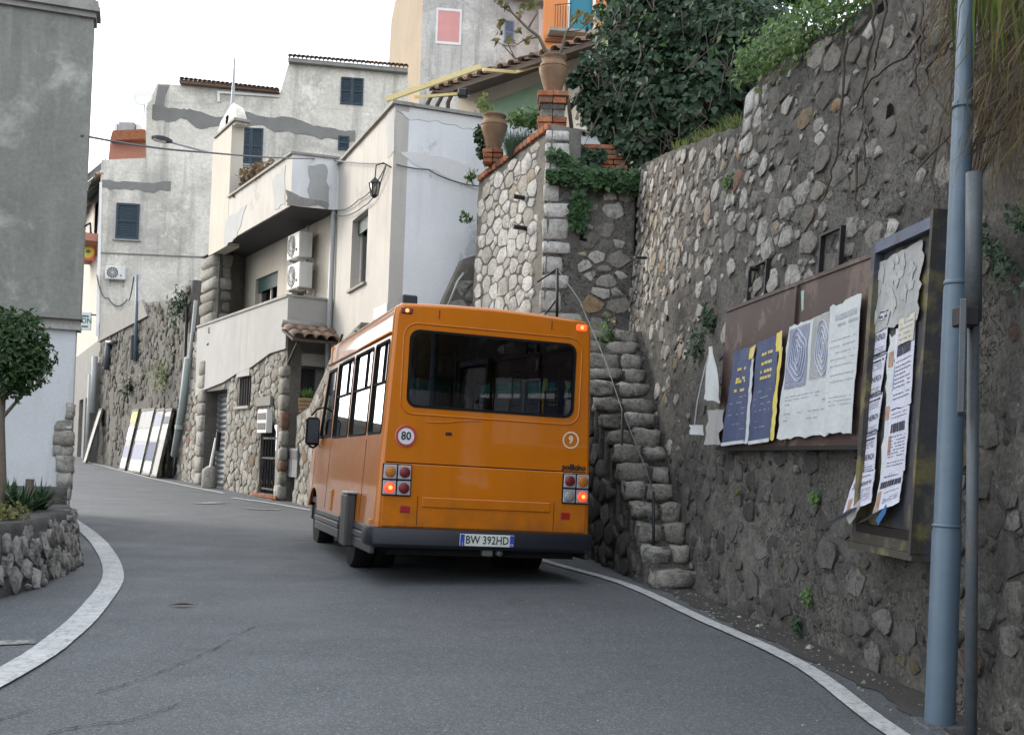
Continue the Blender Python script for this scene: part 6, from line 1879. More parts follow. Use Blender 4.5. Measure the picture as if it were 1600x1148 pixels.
# ================================================================== grey building on the left
AF = Plane((-5.04, 12.5), (-13.04, 9.7))
AS = Plane((-5.04, 12.5), (-7.0, 17.0))
ab = root('grey_building', (-5.5, 12.4, 0), 'tall windowless grey rendered building with white base at the bend', 'building')
zc0 = AF.hit(60, 512)[1]; zc1_ = AF.hit(60, 492)[1]
slab('upper_wall', AF, rect(-.02, AF.len, zc1_, 11), [], 0.0, -.4, M['plaster_grey'], ab)
slab('base_wall', AF, rect(.02, AF.len, -.1, zc0), [], -.03, -.4, M['plaster_low'], ab)
MB().pbox(AF, -.03, AF.len, zc0, zc0 + .05, -.3, .03).pbox(AF, -.02, AF.len, zc0 + .05, zc1_, -.3, .0).build('cornice', M['concrete'], ab)
uz = AF.hit(70, 14)[1]
MB().pbox(AF, -.05, AF.len, uz - .03, uz + .03, -.3, .05).pbox(AF, -.09, AF.len, uz + .031, uz + .08, -.3, .10).pbox(AF, -.07, AF.len, uz + .081, uz + .16, -.3, .07).build('upper_cornice', M['concrete'], ab)
MB().pbox(AF, -.04, AF.len, zc1_ - .025, zc1_ + .02, -.3, .07).build('cornice_lip', M['cement'], ab)
AS.n = Vector((abs(AS.d.y), -AS.d.x if AS.d.y > 0 else AS.d.x, 0)).normalized()
slab('side_wall', AS, rect(.42, AS.len, zc0, 11.002), [], 0.0, -.3, M['plaster_grey'], ab)
slab('side_base', AS, rect(.42, AS.len, -.1, zc0 - .003), [], -.02, -.3, M['plaster_low'], ab)
quadslab('body', [AF.m(.5, 0, -.45), AF.m(AF.len, 0, -.45), AF.m(AF.len, 0, -6), AS.m(AS.len, 0, -.4)], 0, 10.9, M['plaster_grey'], ab)
# stones showing where the corner lost its plaster
ra_ = random.Random(6)
z = .35
while z < 1.5:
    h = ra_.uniform(.11, .2)
    V, F = rock_block(ra_, -.03 + ra_.uniform(0, .04), .15 + ra_.uniform(-.06, .06), -.25, -.005, z - .005, z + h + .005, .035, .5)
    put_block(ab, 'corner_stone', [AF.m(v.x, v.z, v.y) for v in V], F, M['stone_house'], True)
    z += h
# small hook and stains
pk = AF.m(*AF.hit(133, 355), .05)
MB().tube([pk, pk + Vector((.1, -.1, .02)), pk + Vector((.12, -.12, -.1))], .012, 5).build('hook', M['iron'], ab)

# unseen wall, added to darken the reflection in the bus side
EW = Plane((-36, 57), (-20.5, 60))
ew = root('added_reflection_wall', (-28, 58.5, .6), 'unseen rubble wall added past the shop house for the dark bus reflection', 'wall')
grid_wall('mortar', EW.m, list(np.linspace(0, EW.len, 30)), lambda s: (.2, 4.3), .4, lambda s, z: .05 * nz(s, z, .9), M['mortar_far'], ew, .5)
# ================================================================== street lamp, cables
la = FB.m(*FB.hit(325, 238), 0)
lh = at(262, 221, la.y - .3); lt = at(238, 216, la.y - .4)
sl = root('street_lamp', la, 'grey street lamp head on an arm fixed to the cream wall', 'street lamp')
MB().tube([la, lh.lerp(la, .45), lh], .03, 8).build('arm', M['pipe_grey'], sl, True)
t = (lt - lh).normalized(); sdv_ = t.cross(Vector((0, 0, 1))).normalized(); upv_ = sdv_.cross(t)
V = []
for f_, w_, h_ in ((-.3, .05, .05), (0, .11, .08), (.35, .16, .09), (.75, .15, .07), (1.05, .07, .04)):
    c_ = lh.lerp(lt, f_)
    V += [c_ + sdv_ * w_ - upv_ * h_ * .3, c_ + sdv_ * w_ * .7 + upv_ * h_, c_ - sdv_ * w_ * .7 + upv_ * h_, c_ - sdv_ * w_ - upv_ * h_ * .3]
F = []
for i in range(4):
    for k in range(4): F.append((i * 4 + k, i * 4 + (k + 1) % 4, (i + 1) * 4 + (k + 1) % 4, (i + 1) * 4 + k))
F += [(3, 2, 1, 0), (16, 17, 18, 19)]
mk('head', V, F, M['dark_metal'], sl)
c0 = lh.lerp(lt, .1); c1 = lh.lerp(lt, .9)
beam(c0 - Vector((0, 0, .04)), c1 - Vector((0, 0, .035)), .2, .02, 'diffuser', M['white_paint'], sl)
def cable(name, pts, r, label, sag=.0, mat='cable', n=10):
    P = []
    for i in range(len(pts) - 1):
        for k in range(n):
            t = k / n
            p = pts[i].lerp(pts[i + 1], t); p = p - Vector((0, 0, sag * 4 * t * (1 - t)))
            P.append(p)
    P.append(pts[-1])
    o = MB().tube(P, r, 6).build(name, M[mat], None, True, pts[0])
    return tag(o, label, 'cable')
cA = AF.m(.05, AF.hit(134, 213)[1], .02)
cable('overhead_cable', [cA, at(320, 238, 15.0), H1.m(*H1.hit(515, 249), .1), H1.m(*H1.hit(608, 257), .1)], .014, 'overhead cable spanning the street from grey building to white house', .03)
cable('wall_cable', [H2.m(*H2.hit(618, 258), .05), H2.m(*H2.hit(668, 266), .05), H2.m(*H2.hit(708, 284), .05), H2.m(*H2.hit(752, 292), .05)], .013, 'thick cable bundle along the shaded end wall of the white house', .02)
cable('wall_cable', [H1.m(*H1.hit(608, 258), .05), H1.m(*H1.hit(565, 312), .05), H1.m(*H1.hit(520, 325), .05)], .012, 'thin cable drooping across the white house above its window', .12)
cable('wall_cable', [H1.m(*H1.hit(609, 262), .07), H1.m(*H1.hit(575, 322), .07), H1.m(*H1.hit(518, 331), .07)], .012, 'second thin cable drooping lower across the white house', .14)
cable('wall_cable', [BP.m(*BP.hit(152, 430), .1), BP.m(*BP.hit(170, 466), .1), BP.m(*BP.hit(200, 468), .1), RWp.m(*RWp.hit(219, 434), .2)], .025, 'loose cable hanging across the aged block to the steel pole', .3)
# ================================================================== notice boards on the right wall
BA, BB = wmap(wall_u(9.42), 0, .10), wmap(wall_u(6.64), 0, .09)
NP = Plane(BA.to_2d(), BB.to_2d(), BAT)
zb0n, zb1n = 1.36, 2.53
nbd = root('notice_board', NP.m(NP.len / 2, zb0n, 0), 'rusty brown sheet metal notice board with blue and white posters', 'notice board')
half_s = NP.hit(1240, 560)[0]
for a, b_ in ((0.0, half_s - .01), (half_s + .01, NP.len)):
    p_ = slab('metal_sheet', NP, rect(a, b_, zb0n, zb1n), [], .0, -.02, M['rust'], nbd)
MB().pbox(NP, -.01, NP.len, zb1n + .001, zb1n + .03, -.03, .012).build('top_rail', M['rust'], nbd)
MB().pbox(NP, half_s - .015, half_s + .015, zb0n, zb1n - .002, .001, .022).build('joint_strip', M['rust'], nbd)
MB().pbox(NP, .01, NP.len - .01, zb0n - .03, zb0n - .001, -.03, .012).build('bottom_rail', M['iron'], nbd)
for s_ in (.1, half_s, NP.len - .1):
    MB().pbox(NP, s_ - .02, s_ + .02, zb0n + .05, zb1n - .05, -.16, -.021).build('batten', M['iron'], nbd)
slab('paint_mark', NP, pxpoly(NP, [(1252, 455), (1257, 453), (1256, 483), (1253, 487)]), [], .003, .001, pmat('mint_paint', (.3, .45, .38), bump=0), nbd)

def poster(name, pl, quad, mat, label, base=.012, wav=.012, seed=1, nx=10, ny=14, curl=0.0, cat='poster', group=None, peel=None, edge=.006):
    """sheet of paper on a board; quad = px corners tl,tr,br,bl; returns (root, mapping)"""
    q = [pl.hit(*p) for p in quad]
    def uv(a, b_):
        t = (q[0][0] + (q[1][0] - q[0][0]) * a, q[0][1] + (q[1][1] - q[0][1]) * a)
        l = (q[3][0] + (q[2][0] - q[3][0]) * a, q[3][1] + (q[2][1] - q[3][1]) * a)
        return (t[0] + (l[0] - t[0]) * b_, t[1] + (l[1] - t[1]) * b_)
    def fn(a, b_, d=0.0):
        s, z = uv(a, b_)
        k = base + wav * (.6 * nz(s * 6, z * 4, 1, seed) + .5 * nz(s * 14, z * 9, 1, seed + 3)) + wav
        k += curl * max(0.0, (b_ - .8) / .2) ** 2
        if peel: k += peel(a, b_)
        return pl.m(s, z, k + d)
    rng = random.Random(seed)
    o = root(name, fn(.5, 1.0), label, cat, group)
    V, F = [], []
    for j in range(ny + 1):
        for i in range(nx + 1):
            a, b_ = i / nx, j / ny
            if i in (0, nx): a += rng.uniform(-edge, edge) * 2 * (.4 if edge > .2 else 1)
            if j in (0, ny): b_ += rng.uniform(-1, 1) * min(edge * 2, .02)
            V.append(fn(a, b_))
    n0 = len(V)
    V += [v - pl.n * .0015 for v in V]
    for j in range(ny):
        for i in range(nx):
            k = j * (nx + 1) + i
            F.append((k, k + 1, k + nx + 2, k + nx + 1))
            F.append((n0 + k + nx + 1, n0 + k + nx + 2, n0 + k + 1, n0 + k))
    mk('sheet', V, F, mat, o, True)
    return o, fn

def pr(fn, a0, a1, b0, b1, mb, d=.0025, n=5):
    V, F = [], []
    for i in range(n + 1):
        a = a0 + (a1 - a0) * i / n
        V += [fn(a, b0, d), fn(a, b1, d)]
    for i in range(n): F.append((2 * i, 2 * i + 1, 2 * i + 3, 2 * i + 2))
    return mb.add(V, F)
def pr2(fn, a0, a1, b0, b1, mb, d=.0025, nx=6, ny=6):
    for j in range(ny):
        pr(fn, a0, a1, b0 + (b1 - b0) * j / ny, b0 + (b1 - b0) * (j + 1) / ny, mb, d, nx)
    return mb
def words(fn, rng, b_, h, a0, a1, mb, d=.0025, gap=.25):
    """a line of unreadable small print: word-length strokes"""
    a = a0
    while a < a1:
        w = rng.uniform(.04, .13)
        e = min(a + w, a1)
        if rng.random() > gap * .4: pr(fn, a, e, b_, b_ + h, mb, d, 2)
        a = e + rng.uniform(.012, .03)
def text_pr(s, fn, ca, cb, w, h, name, mat, parent, d=.003):
    V, F = text_geo(s, 1.0, 0, 1.0, .004)
    xs = [v[0] for v in V]; ys = [v[1] for v in V]
    sx = w / (max(xs) - min(xs)); sy = h / (max(ys) - min(ys)); my = (max(ys) + min(ys)) / 2
    return mk(name, [fn(ca + x * sx, cb - (y - my) * sy, d) for x, y in V], F, mat, parent)

rp_ = random.Random(40)
# blue posters
for k, (quad, lab) in enumerate(((((1153, 548), (1183, 541), (1173, 692), (1133, 697)), 'wrinkled dark blue poster with yellow print, left of the pair on the rusty board'), (((1190, 536), (1226, 520), (1210, 690), (1175, 695)), 'wrinkled dark blue poster with yellow print, right of the pair on the rusty board'))):
    o, fn = poster('blue_poster', NP, quad, M['paper_blue'], lab, .012 + .004 * k, .02, 50 + k)
    mb = MB()
    for b_ in (.2, .30, .33, .42) if k == 0 else (.13, .22, .3, .36):
        words(fn, rp_, b_, .028, .3, .75, mb)
    mb.build('yellow_print', M['paper_yellow'], o)
    mb = MB()
    for b_ in (.5, .56, .62, .68, .78, .84): words(fn, rp_, b_, .008, .12, .85, mb, gap=1.2)
    mb.build('fine_print', M['ink_soft'], o)
    mb = MB(); pr(fn, 0, 1, .965, 1.0, mb, .004); mb.build('bottom_margin', M['paper_white'], o)
for quad, lab in ((((1179, 545), (1189, 538), (1183, 560), (1177, 562)), 'torn yellow poster scrap between the two blue posters, the upper one'), (((1221, 521), (1230, 516), (1228, 548), (1219, 550)), 'torn yellow poster scrap at the edge of the second blue poster')):
    poster('poster_scrap', NP, quad, M['paper_yellow'], lab, .03, .008, 61, 3, 5, edge=.05)
o, fn = poster('poster_strip', NP, ((1181, 560), (1185, 560), (1175, 692), (1169, 692)), M['paper_white'], 'ragged white and yellow paper strip between the blue posters', .03, .006, 63, 2, 16, edge=.25)
o, fn = poster('poster_strip', NP, ((1224, 548), (1229, 545), (1216, 688), (1210, 690)), M['paper_yellow'], 'ragged yellowed paper strip along the board joint', .03, .006, 64, 2, 16, edge=.25)
# hanging white torn sheet at the board end
o, fn = poster('torn_paper', NP, ((1121, 543), (1127, 541), (1141, 632), (1112, 622)), M['paper_white'], 'torn white paper hanging at the far end of the rusty board', .05, .03, 66, 6, 8, edge=.04)
o, fn = poster('torn_paper', NP, ((1086, 664), (1108, 664), (1108, 680), (1088, 679)), M['paper_white'], 'small torn paper tag on a string beside the rusty board', .03, .02, 67, 4, 3, edge=.04)
sa, sb = NP.m(*NP.hit(1122, 543), .06), NP.m(*NP.hit(1095, 664), .06)
MB().tube([sa, sa.lerp(sb, .3) + Vector((-.02, 0, 0)), sa.lerp(sb, .7) + Vector((-.02, 0, 0)), sb], .006, 5).build('string', M['paper_white'], o)
o, fn = poster('torn_paper', NP, ((1108, 640), (1135, 640), (1132, 695), (1105, 695)), M['paper_grey'], 'grimy leftover of old paper below the hanging torn sheet', .006, .02, 68, 5, 6, edge=.08)
# white sheet pair
o, fn = poster('white_poster', NP, ((1238, 512), (1310, 484), (1301, 680), (1219, 686)), M['paper_white'], 'white poster with two grey maze like prints on the rusty board', .012, .014, 70, 14, 16)
mb = MB(); pr2(fn, .04, .50, .03, .56, mb); mb.build('grey_print', M['paper_bluegrey'], o)
mb = MB(); pr2(fn, .57, .99, .0, .52, mb); mb.build('grey_print', M['paper_grey'], o)
for ca in (.28, .80):
    mb = MB()
    for r0 in (.055, .10, .145, .19):
        P = []
        for k in range(26):
            a = 2 * math.pi * k / 25
            ww = r0 * (1.1 if ca < .5 else .8)
            P.append(fn(ca + ww * math.cos(a) * .9, .28 + r0 * 1.15 * math.sin(a) - .03 * math.cos(3 * a), .006))
        mb.tube(P, .004, 4, False)
    for k in range(6):
        b_ = .42 + .02 * k
        words(fn, rp_, b_, .006, ca - .2, ca + .18, mb)
    mb.build('line_drawing', M['ink_blue'], o)
mb = MB()
for b_ in (.63, .66, .7, .78, .84): words(fn, rp_, b_, .007, .1, .9, mb, gap=1.4)
mb.build('fine_print', M['ink_soft'], o)
o, fn = poster('white_poster', NP, ((1306, 480), (1356, 460), (1340, 676), (1297, 678)), M['paper_white'], 'white printed notice overlapping the maze poster at the tall frame', .03, .012, 71, 10, 16)
mb = MB()
pr(fn, .2, .9, .09, .13, mb); words(fn, rp_, .16, .02, .3, .95, mb)
for b_ in (.28, .33, .38, .43, .48, .55, .6, .72, .75, .78): words(fn, rp_, b_, .006, .1, .92, mb)
mb.build('fine_print', M['ink_soft'], o)

# tall framed board
TA, TB_ = wmap(wall_u(6.60), 0, .12), wmap(wall_u(5.76), 0, .12)
TP = Plane(TA.to_2d(), TB_.to_2d(), BAT)
tz0, tz1 = TP.hit(1385, 853)[1], TP.hit(1420, 362)[1]
tf = root('framed_board', TP.m(TP.len / 2, tz0, 0), 'tall framed notice board with flaking dark frame full of funeral notices', 'notice board')
slab('backing', TP, rect(.02, TP.len - .02, tz0 + .02, tz1 - .02), [], .0, -.04, M['frame_paint'], tf)
fw = .055
for nm, (a, b_, c_, d_), m in (('frame_stile', (0, fw, tz0, tz1), 'frame_paint'), ('frame_stile', (TP.len - fw * 1.1, TP.len, tz0, tz1), 'frame_paint'), ('frame_rail', (fw, TP.len - fw * 1.1, tz1 - fw * 1.2, tz1), 'frame_blue'), ('frame_rail', (fw, TP.len - fw * 1.1, tz0, tz0 + fw * 1.1), 'frame_paint')):
    mb = MB().pbox(TP, a, b_, c_, d_, -.05, .055)
    mb.build(nm, M[m], tf)
MB().pbox(TP, TP.len + .001, TP.len + .03, tz0 - .01, tz1 + .02, -.06, .085).build('frame_edge', M['frame_paint'], tf)
MB().pbox(TP, fw, TP.len - fw * 1.1, tz0 + fw * 1.1 + .001, tz0 + fw * 1.1 + .05, .001, .05).build('inner_ledge', M['iron'], tf)
MB().pbox(TP, -.003, TP.len + .03, tz0 - .04, tz0 - .001, -.05, .075).build('bottom_moulding', M['frame_paint'], tf)
rows = [('a', ((1366, 488), (1397, 478), (1384, 540), (1363, 548))), ]
cols1 = [((1368, 490), (1394, 482), (1388, 550), (1364, 560)), ((1364, 562), (1391, 550), (1381, 612), (1357, 622)), ((1357, 624), (1386, 612), (1378, 672), (1351, 682)), ((1351, 684), (1378, 674), (1374, 736), (1346, 742))]
for k, q in enumerate(cols1):
    o, fn = poster('funeral_notice', TP, q, M['paper_lilac'], ('short lilac notice, topmost of the left column in the tall frame', 'lilac notice second from the top of the left column in the tall frame', 'lilac notice third from the top of the left column in the tall frame', 'lilac notice fourth from the top of the left column in the tall frame')[k], .01 + .004 * k, .006, 80 + k, 6, 8)
    mb = MB()
    pr(fn, .02, .98, .02, .05, mb); words(fn, rp_, .12, .05, .1, .9, mb)
    for b_ in (.22, .28, .34, .84, .9): words(fn, rp_, b_, .015, .15, .85, mb)
    pr(fn, .02, .98, .955, .985, mb)
    mb.build('print', M['ink'], o)
    text_pr('VENERDI', fn, .5, .6, .8, .14, 'heading', M['ink'], o)
lastq = ((1348, 742), (1378, 735), (1372, 785), (1336, 800))
o, fn = poster('funeral_notice', TP, ((1346, 742), (1378, 734), (1370, 795), (1320, 822)), M['paper_lilac'], 'lilac notice with curled torn foot at the bottom left of the tall frame', .03, .01, 86, 8, 12, curl=.11)
mb = MB(); words(fn, rp_, .08, .02, .2, .8, mb)
for b_ in (.4, .45, .52, .57, .62, .67): words(fn, rp_, b_, .012, .35, .9, mb)
mb.build('print', M['ink'], o)
text_pr('Salvatore', fn, .5, .24, .8, .13, 'heading', M['ink'], o)
mb = MB(); pr2(fn, .1, .25, .5, .78, mb); mb.build('portrait', M['ink_brown'], o)
o, fn = poster('poster_strip', TP, ((1393, 525), (1405, 520), (1382, 790), (1376, 790)), M['paper_white'], 'narrow strip of older notices between the two columns in the tall frame', .006, .006, 88, 3, 20, edge=.1)
mb = MB(); pr2(fn, .2, .8, .1, .19, mb); pr2(fn, .2, .8, .42, .5, mb); mb.build('portrait', M['ink_brown'], o)
cols2 = [((1405, 515), (1436, 498), (1428, 630), (1396, 642)), ((1396, 643), (1427, 632), (1420, 735), (1386, 742))]
for k, q in enumerate(cols2):
    o, fn = poster('funeral_notice', TP, q, M['paper_lilac'], ('lilac notice, topmost of the right column in the tall frame', 'lilac notice with small oval portrait, middle of the right column in the tall frame')[k], .012 + .004 * k, .006, 90 + k, 6, 10)
    mb = MB(); words(fn, rp_, .22, .14, .15, .85, mb, gap=.1)
    for b_ in (.06, .12, .42, .48, .53, .58, .63, .68, .73, .82, .87): words(fn, rp_, b_, .01, .12, .9, mb)
    mb.build('print', M['ink'], o)
    mb = MB(); pr2(fn, .1, .22, .4, .7, mb) if k else pr2(fn, .0, .08, .45, .75, mb); mb.build('portrait', M['ink_brown'] if k else M['ink_blue'], o)
    text_pr('FIORI', fn, .5, .30, .7, .10, 'heading', M['ink'], o) if False else None
o, fn = poster('funeral_notice', TP, ((1386, 743), (1420, 735), (1412, 795), (1368, 820)), M['paper_lilac'], 'lilac notice with curled blue backed foot at the bottom right of the tall frame', .026, .008, 96, 8, 12, curl=.09)
mb = MB(); words(fn, rp_, .05, .02, .2, .8, mb); words(fn, rp_, .16, .14, .1, .95, mb, gap=.1)
for b_ in (.42, .56, .6, .64): words(fn, rp_, b_, .012, .35, .9, mb)
mb.build('print', M['ink'], o)
mb = MB(); pr2(fn, .05, .2, .35, .9, mb); mb.build('portrait', M['ink_brown'], o)
o, fn = poster('poster_scrap', TP, ((1402, 812), (1417, 788), (1417, 800), (1404, 822)), pmat('blue_paper_back', (.03, .13, .3), bump=.1), 'blue folded corner of paper at the foot of the tall frame', .10, .02, 97, 4, 4)
o, fn = poster('poster_scrap', TP, ((1350, 808), (1376, 778), (1374, 796), (1356, 820)), M['paper_grey'], 'dark rolled paper edge between the two bottom notices', .09, .02, 98, 4, 4)
# weathered layers at the top of the frame
o, fn = poster('old_paper_layers', TP, ((1374, 415), (1448, 372), (1440, 500), (1369, 520)), M['paper_grey'], 'grey flaking layers of old paper at the top of the tall frame', .003, .02, 99, 12, 14, edge=.02)
mb = MB()
for k in range(26):
    a, b_ = rp_.uniform(.05, .92), rp_.uniform(.03, .8)
    wa, wb = rp_.uniform(.03, .09), rp_.uniform(.06, .2)
    n_ = 9
    ringp = [fn(a + wa * math.cos(2 * math.pi * i / n_) * rp_.uniform(.5, 1.2), b_ + wb * math.sin(2 * math.pi * i / n_) * rp_.uniform(.5, 1.2), .004) for i in range(n_)]
    mb.add(ringp + [fn(a, b_, .0045)], [(i, (i + 1) % n_, n_) for i in range(n_)])
tag(mb.build('torn_layers', M['paper_pale'], o), kind='stuff')
o, fn = poster('poster_scrap', TP, ((1412, 500), (1437, 487), (1434, 530), (1409, 540)), pmat('cream_notice', (.52, .5, .42), bump=.1), 'cream printed scrap above the right column in the tall frame', .02, .006, 95, 4, 5)
mb = MB()
for b_ in (.2, .4, .6, .8): words(fn, rp_, b_, .04, .1, .9, mb)
mb.build('print', M['ink_soft'], o)

# ================================================================== poles
pb_ = ground(1468, 1130)
pole = root('lamp_post', pb_, 'blue grey stepped steel lamp post at the wall foot', 'lamp post')
def pz_(py): return at(1480, py, pb_.y).z
zs = [(0, .070), (pz_(826), .068), (pz_(818), .062), (pz_(448), .058), (pz_(436), .0525), (pz_(170), .049), (pz_(160), .0435), (6.5, .036)]
V = []
prof = []
top_dx = at(1511, 0, pb_.y).x - pb_.x
MBp = MB().tube([pb_ + Vector((top_dx * z / (pz_(0)), 0, z - .02)) for z, r in zs], [r for z, r in zs], 20)
smooth_by_angle(MBp.build('shaft', M['pole_blue'], pole), 25)
for py in (822, 442, 165):
    z = pz_(py)
    MB().lathe([(.058, -.012), (.0695 if py == 822 else .059 if py == 442 else .0495, -.004), (.0695 if py == 822 else .059 if py == 442 else .0495, .004), (.05, .014)], pb_ + Vector((top_dx * z / pz_(0), 0, z)), 20).build('weld_collar', M['pole_blue'], pole, True)
V, F = rock_block(random.Random(2), pb_.x - .11, pb_.x + .13, pb_.y - .12, pb_.y + .11, -.05, .018, .02, .6)
mk('concrete_foot', V, F, M['asphalt'], pole)
q0 = at(1516, 1190, 4.86); q0.z = 0
q1 = at(1521, 495, 4.86); q2 = at(1522, 270, 4.86)
sp2 = root('sign_pole', q0, 'thin galvanised sign pole with thicker sleeve beside the lamp post', 'pole')
MB().tube([q0 + Vector((0, 0, -.02)), q1], .026, 12).build('post', M['pole_galv'], sp2, True)
MB().tube([q1 + Vector((0, 0, -.02)), q2], .036, 12).build('sleeve', M['pole_galv'], sp2, True)
sg_a = at(1506, 482, 4.80); sg_b = at(1506, 650, 4.80)
rd = Vector((sg_a.x, sg_a.y, 0)).normalized(); rn = Vector((rd.y, -rd.x, 0))
Mx2 = Matrix(((rn.x, rd.x, 0, sg_a.x), (rn.y, rd.y, 0, sg_a.y), (0, 0, 1, 0), (0, 0, 0, 1)))
MB().cbox(-.016, .012, -.30, .05, sg_b.z, sg_a.z, .004, Mx2).build('sign_plate', M['pole_galv'], sp2)
MB().cbox(sg_a.x - .03, sg_a.x + .06, sg_a.y - .03, sg_a.y + .06, sg_a.z - .08, sg_a.z + .01, .008).build('clamp', M['dark_metal'], sp2)

# ================================================================== planter at the left bend
PLP = curve_pts([(-4.5, 5.6), (-4.05, 6.6), (-3.84, 7.5), (-3.80, 8.3), (-3.86, 9.2), (-4.08, 10.3), (-4.40, 11.05), (-4.72, 11.45), (-5.15, 11.75)], 8)
PU = [0.0]
for i in range(1, len(PLP)): PU.append(PU[-1] + (PLP[i] - PLP[i - 1]).length)
PUa = np.array(PU); PXa = np.array([p.x for p in PLP]); PYa = np.array([p.y for p in PLP])
def pmap(u, v, d=0.0):
    x = float(np.interp(u, PUa, PXa)); y = float(np.interp(u, PUa, PYa)); e = .05
    tx = float(np.interp(u + e, PUa, PXa) - np.interp(u - e, PUa, PXa)); ty = float(np.interp(u + e, PUa, PYa) - np.interp(u - e, PUa, PYa))
    L = math.hypot(tx, ty) or 1
    nx, ny = ty / L, -tx / L
    k = d - .12 * v
    return Vector((x + nx * k, y + ny * k, v))
pln = root('stone_planter', (-4.3, 9.0, 0), 'curved low rubble stone planter at the road bend', 'planter')
pt = lambda u: .56 + .03 * nz(u, 0, 2)
pdisp = lambda u, v: .02 * nz(u, v, 3, 2) + .012 * nz(u, v, 8, 5)
grid_wall('mortar', pmap, list(np.linspace(0, PU[-1], 90)), lambda u: (-.1, pt(u)), .06, pdisp, M['mortar_dark'], pln, .28)
lay_stones(pln, pmap, (0, PU[-1], 0, .6), lambda u, v: .03 < u < PU[-1] - .03 and .015 < v < pt(u) - .02, .045, .12, .7, .013, .04, M['stone_planter'], 81, lambda u, v: .97, pdisp, limit=200, rough=.18, tries=12)
# raised back tier against the building
T2 = Plane((-4.55, 11.2), (-6.6, 10.4))
grid_wall('upper_tier', T2.m, list(np.linspace(0, T2.len, 20)), lambda s: (.2, .74), .08, lambda s, z: .015 * nz(s, z, 5), M['mortar_dark'], pln, .3)
lay_stones(pln, T2.m, (0, T2.len, .3, .74), lambda s, z: .02 < s < T2.len and .4 < z < .72, .05, .1, 1.3, .025, .02, M['stone_planter'], 83, lambda u, v: .6, None, limit=40, rough=.2)
V = [pmap(u, pt(u) - .06, -.2) for u in np.linspace(0, PU[-1], 30)]
V2 = [Vector((-7.5, v.y, v.z)) for v in V]
mk('soil', V + V2, [(i, i + 1, 31 + i, 30 + i) for i in range(29)], M['soil'], pln)

# ================================================================== foliage tools
def leaf_cloud(name, P, Nrm, size, mat, parent, rng, aspect=.75, jitter=.6, fold=.25, kind=None):
    """one small folded leaf (two faces) per point"""
    P = np.asarray(P); Nn = np.asarray(Nrm); n = len(P)
    Nn = Nn + rng.normal(0, jitter, (n, 3)); Nn /= np.linalg.norm(Nn, axis=1)[:, None] + 1e-9
    T = rng.normal(0, 1, (n, 3)); T[:, 2] -= .6
    T -= (T * Nn).sum(1)[:, None] * Nn; T /= np.linalg.norm(T, axis=1)[:, None] + 1e-9
    B = np.cross(Nn, T)
    s = size * rng.uniform(.6, 1.35, n)[:, None]
    a = P - T * s * .5; c = P + T * s * .55
    b_ = P + B * s * .5 * aspect + Nn * s * fold * .5 - T * s * .1; d = P - B * s * .5 * aspect + Nn * s * fold * .5 - T * s * .1
    V = np.stack([a, b_, c, d], 1).reshape(-1, 3)
    og = np.array(ORG[parent.name])
    V = V - og
    idx = np.arange(n) * 4
    F = np.concatenate([np.stack([idx, idx + 1, idx + 2], 1), np.stack([idx, idx + 2, idx + 3], 1)])
    me = bpy.data.meshes.new(name)
    me.from_pydata(V.tolist(), [], F.tolist())
    me.materials.append(mat)
    o = bpy.data.objects.new(name, me)
    col.objects.link(o); o.parent = parent; ORG[o.name] = Vector(og)
    if kind: o['kind'] = kind
    return o
def blobs(specs, n, rng, shell=.35, nscale=2.2, namp=.25, gap=-.33):
    """points through the outer shell of ellipsoids: (cx,cy,cz,rx,ry,rz)"""
    w = np.array([s[3] * s[4] + s[3] * s[5] + s[4] * s[5] for s in specs]); w = w / w.sum()
    P, Nn = [], []
    for s, k in zip(specs, (w * n).astype(int)):
        d = rng.normal(0, 1, (k, 3)); d /= np.linalg.norm(d, axis=1)[:, None]
        r = 1 - shell * rng.random(k) ** 1.6
        for i in range(k):
            f = 1 + namp * noise.noise(Vector(d[i] * nscale) + Vector((s[0], s[1], s[2])))
            f += .5 * namp * noise.noise(Vector(d[i] * nscale * 2.7) + Vector((s[1], s[0], s[2])))
            if noise.noise(Vector(d[i] * 3.3) + Vector((s[0] * 3, s[1], s[2]))) < gap and rng.random() < .85: f *= .7
            p = np.array([s[0], s[1], s[2]]) + d[i] * np.array(s[3:6]) * r[i] * f
            P.append(p); Nn.append(d[i] * .7 + np.array([0, -.1, .35]))
    return np.array(P), np.array(Nn)
nr = np.random.default_rng(5)
# ---- citrus tree in the planter
ct = at(8, 558, 9.6)
citrus = root('citrus_tree', (ct.x, ct.y, .5), 'small round dark green citrus tree growing in the stone planter', 'tree')
MB().tube([(ct.x, ct.y, .42), (ct.x + .02, ct.y, .9), (ct.x - .01, ct.y, 1.35), (ct.x, ct.y, 1.75)], [.045, .04, .035, .02], 8).build('trunk', M['bark'], citrus, True)
mb = MB()
for k in range(9):
    a = k * 2.4
    mb.tube([(ct.x, ct.y, 1.4 + .05 * k), (ct.x + .2 * math.cos(a), ct.y + .2 * math.sin(a), 1.65 + .06 * k), (ct.x + .36 * math.cos(a), ct.y + .36 * math.sin(a), 1.75 + .06 * k)], [.018, .012, .005], 5)
mb.build('limbs', M['bark'], citrus)
P, Nn = blobs([(ct.x, ct.y, ct.z, .40, .40, .40), (ct.x + .16, ct.y - .1, ct.z - .1, .25, .25, .25), (ct.x + .1, ct.y - .05, ct.z + .2, .27, .27, .25), (ct.x - .2, ct.y, ct.z, .3, .3, .3), (ct.x + .22, ct.y, ct.z + .03, .2, .2, .22)], 5200, nr, .75)
leaf_cloud('crown', P, Nn, .062, M['citrus'], citrus, nr, .5, .7)
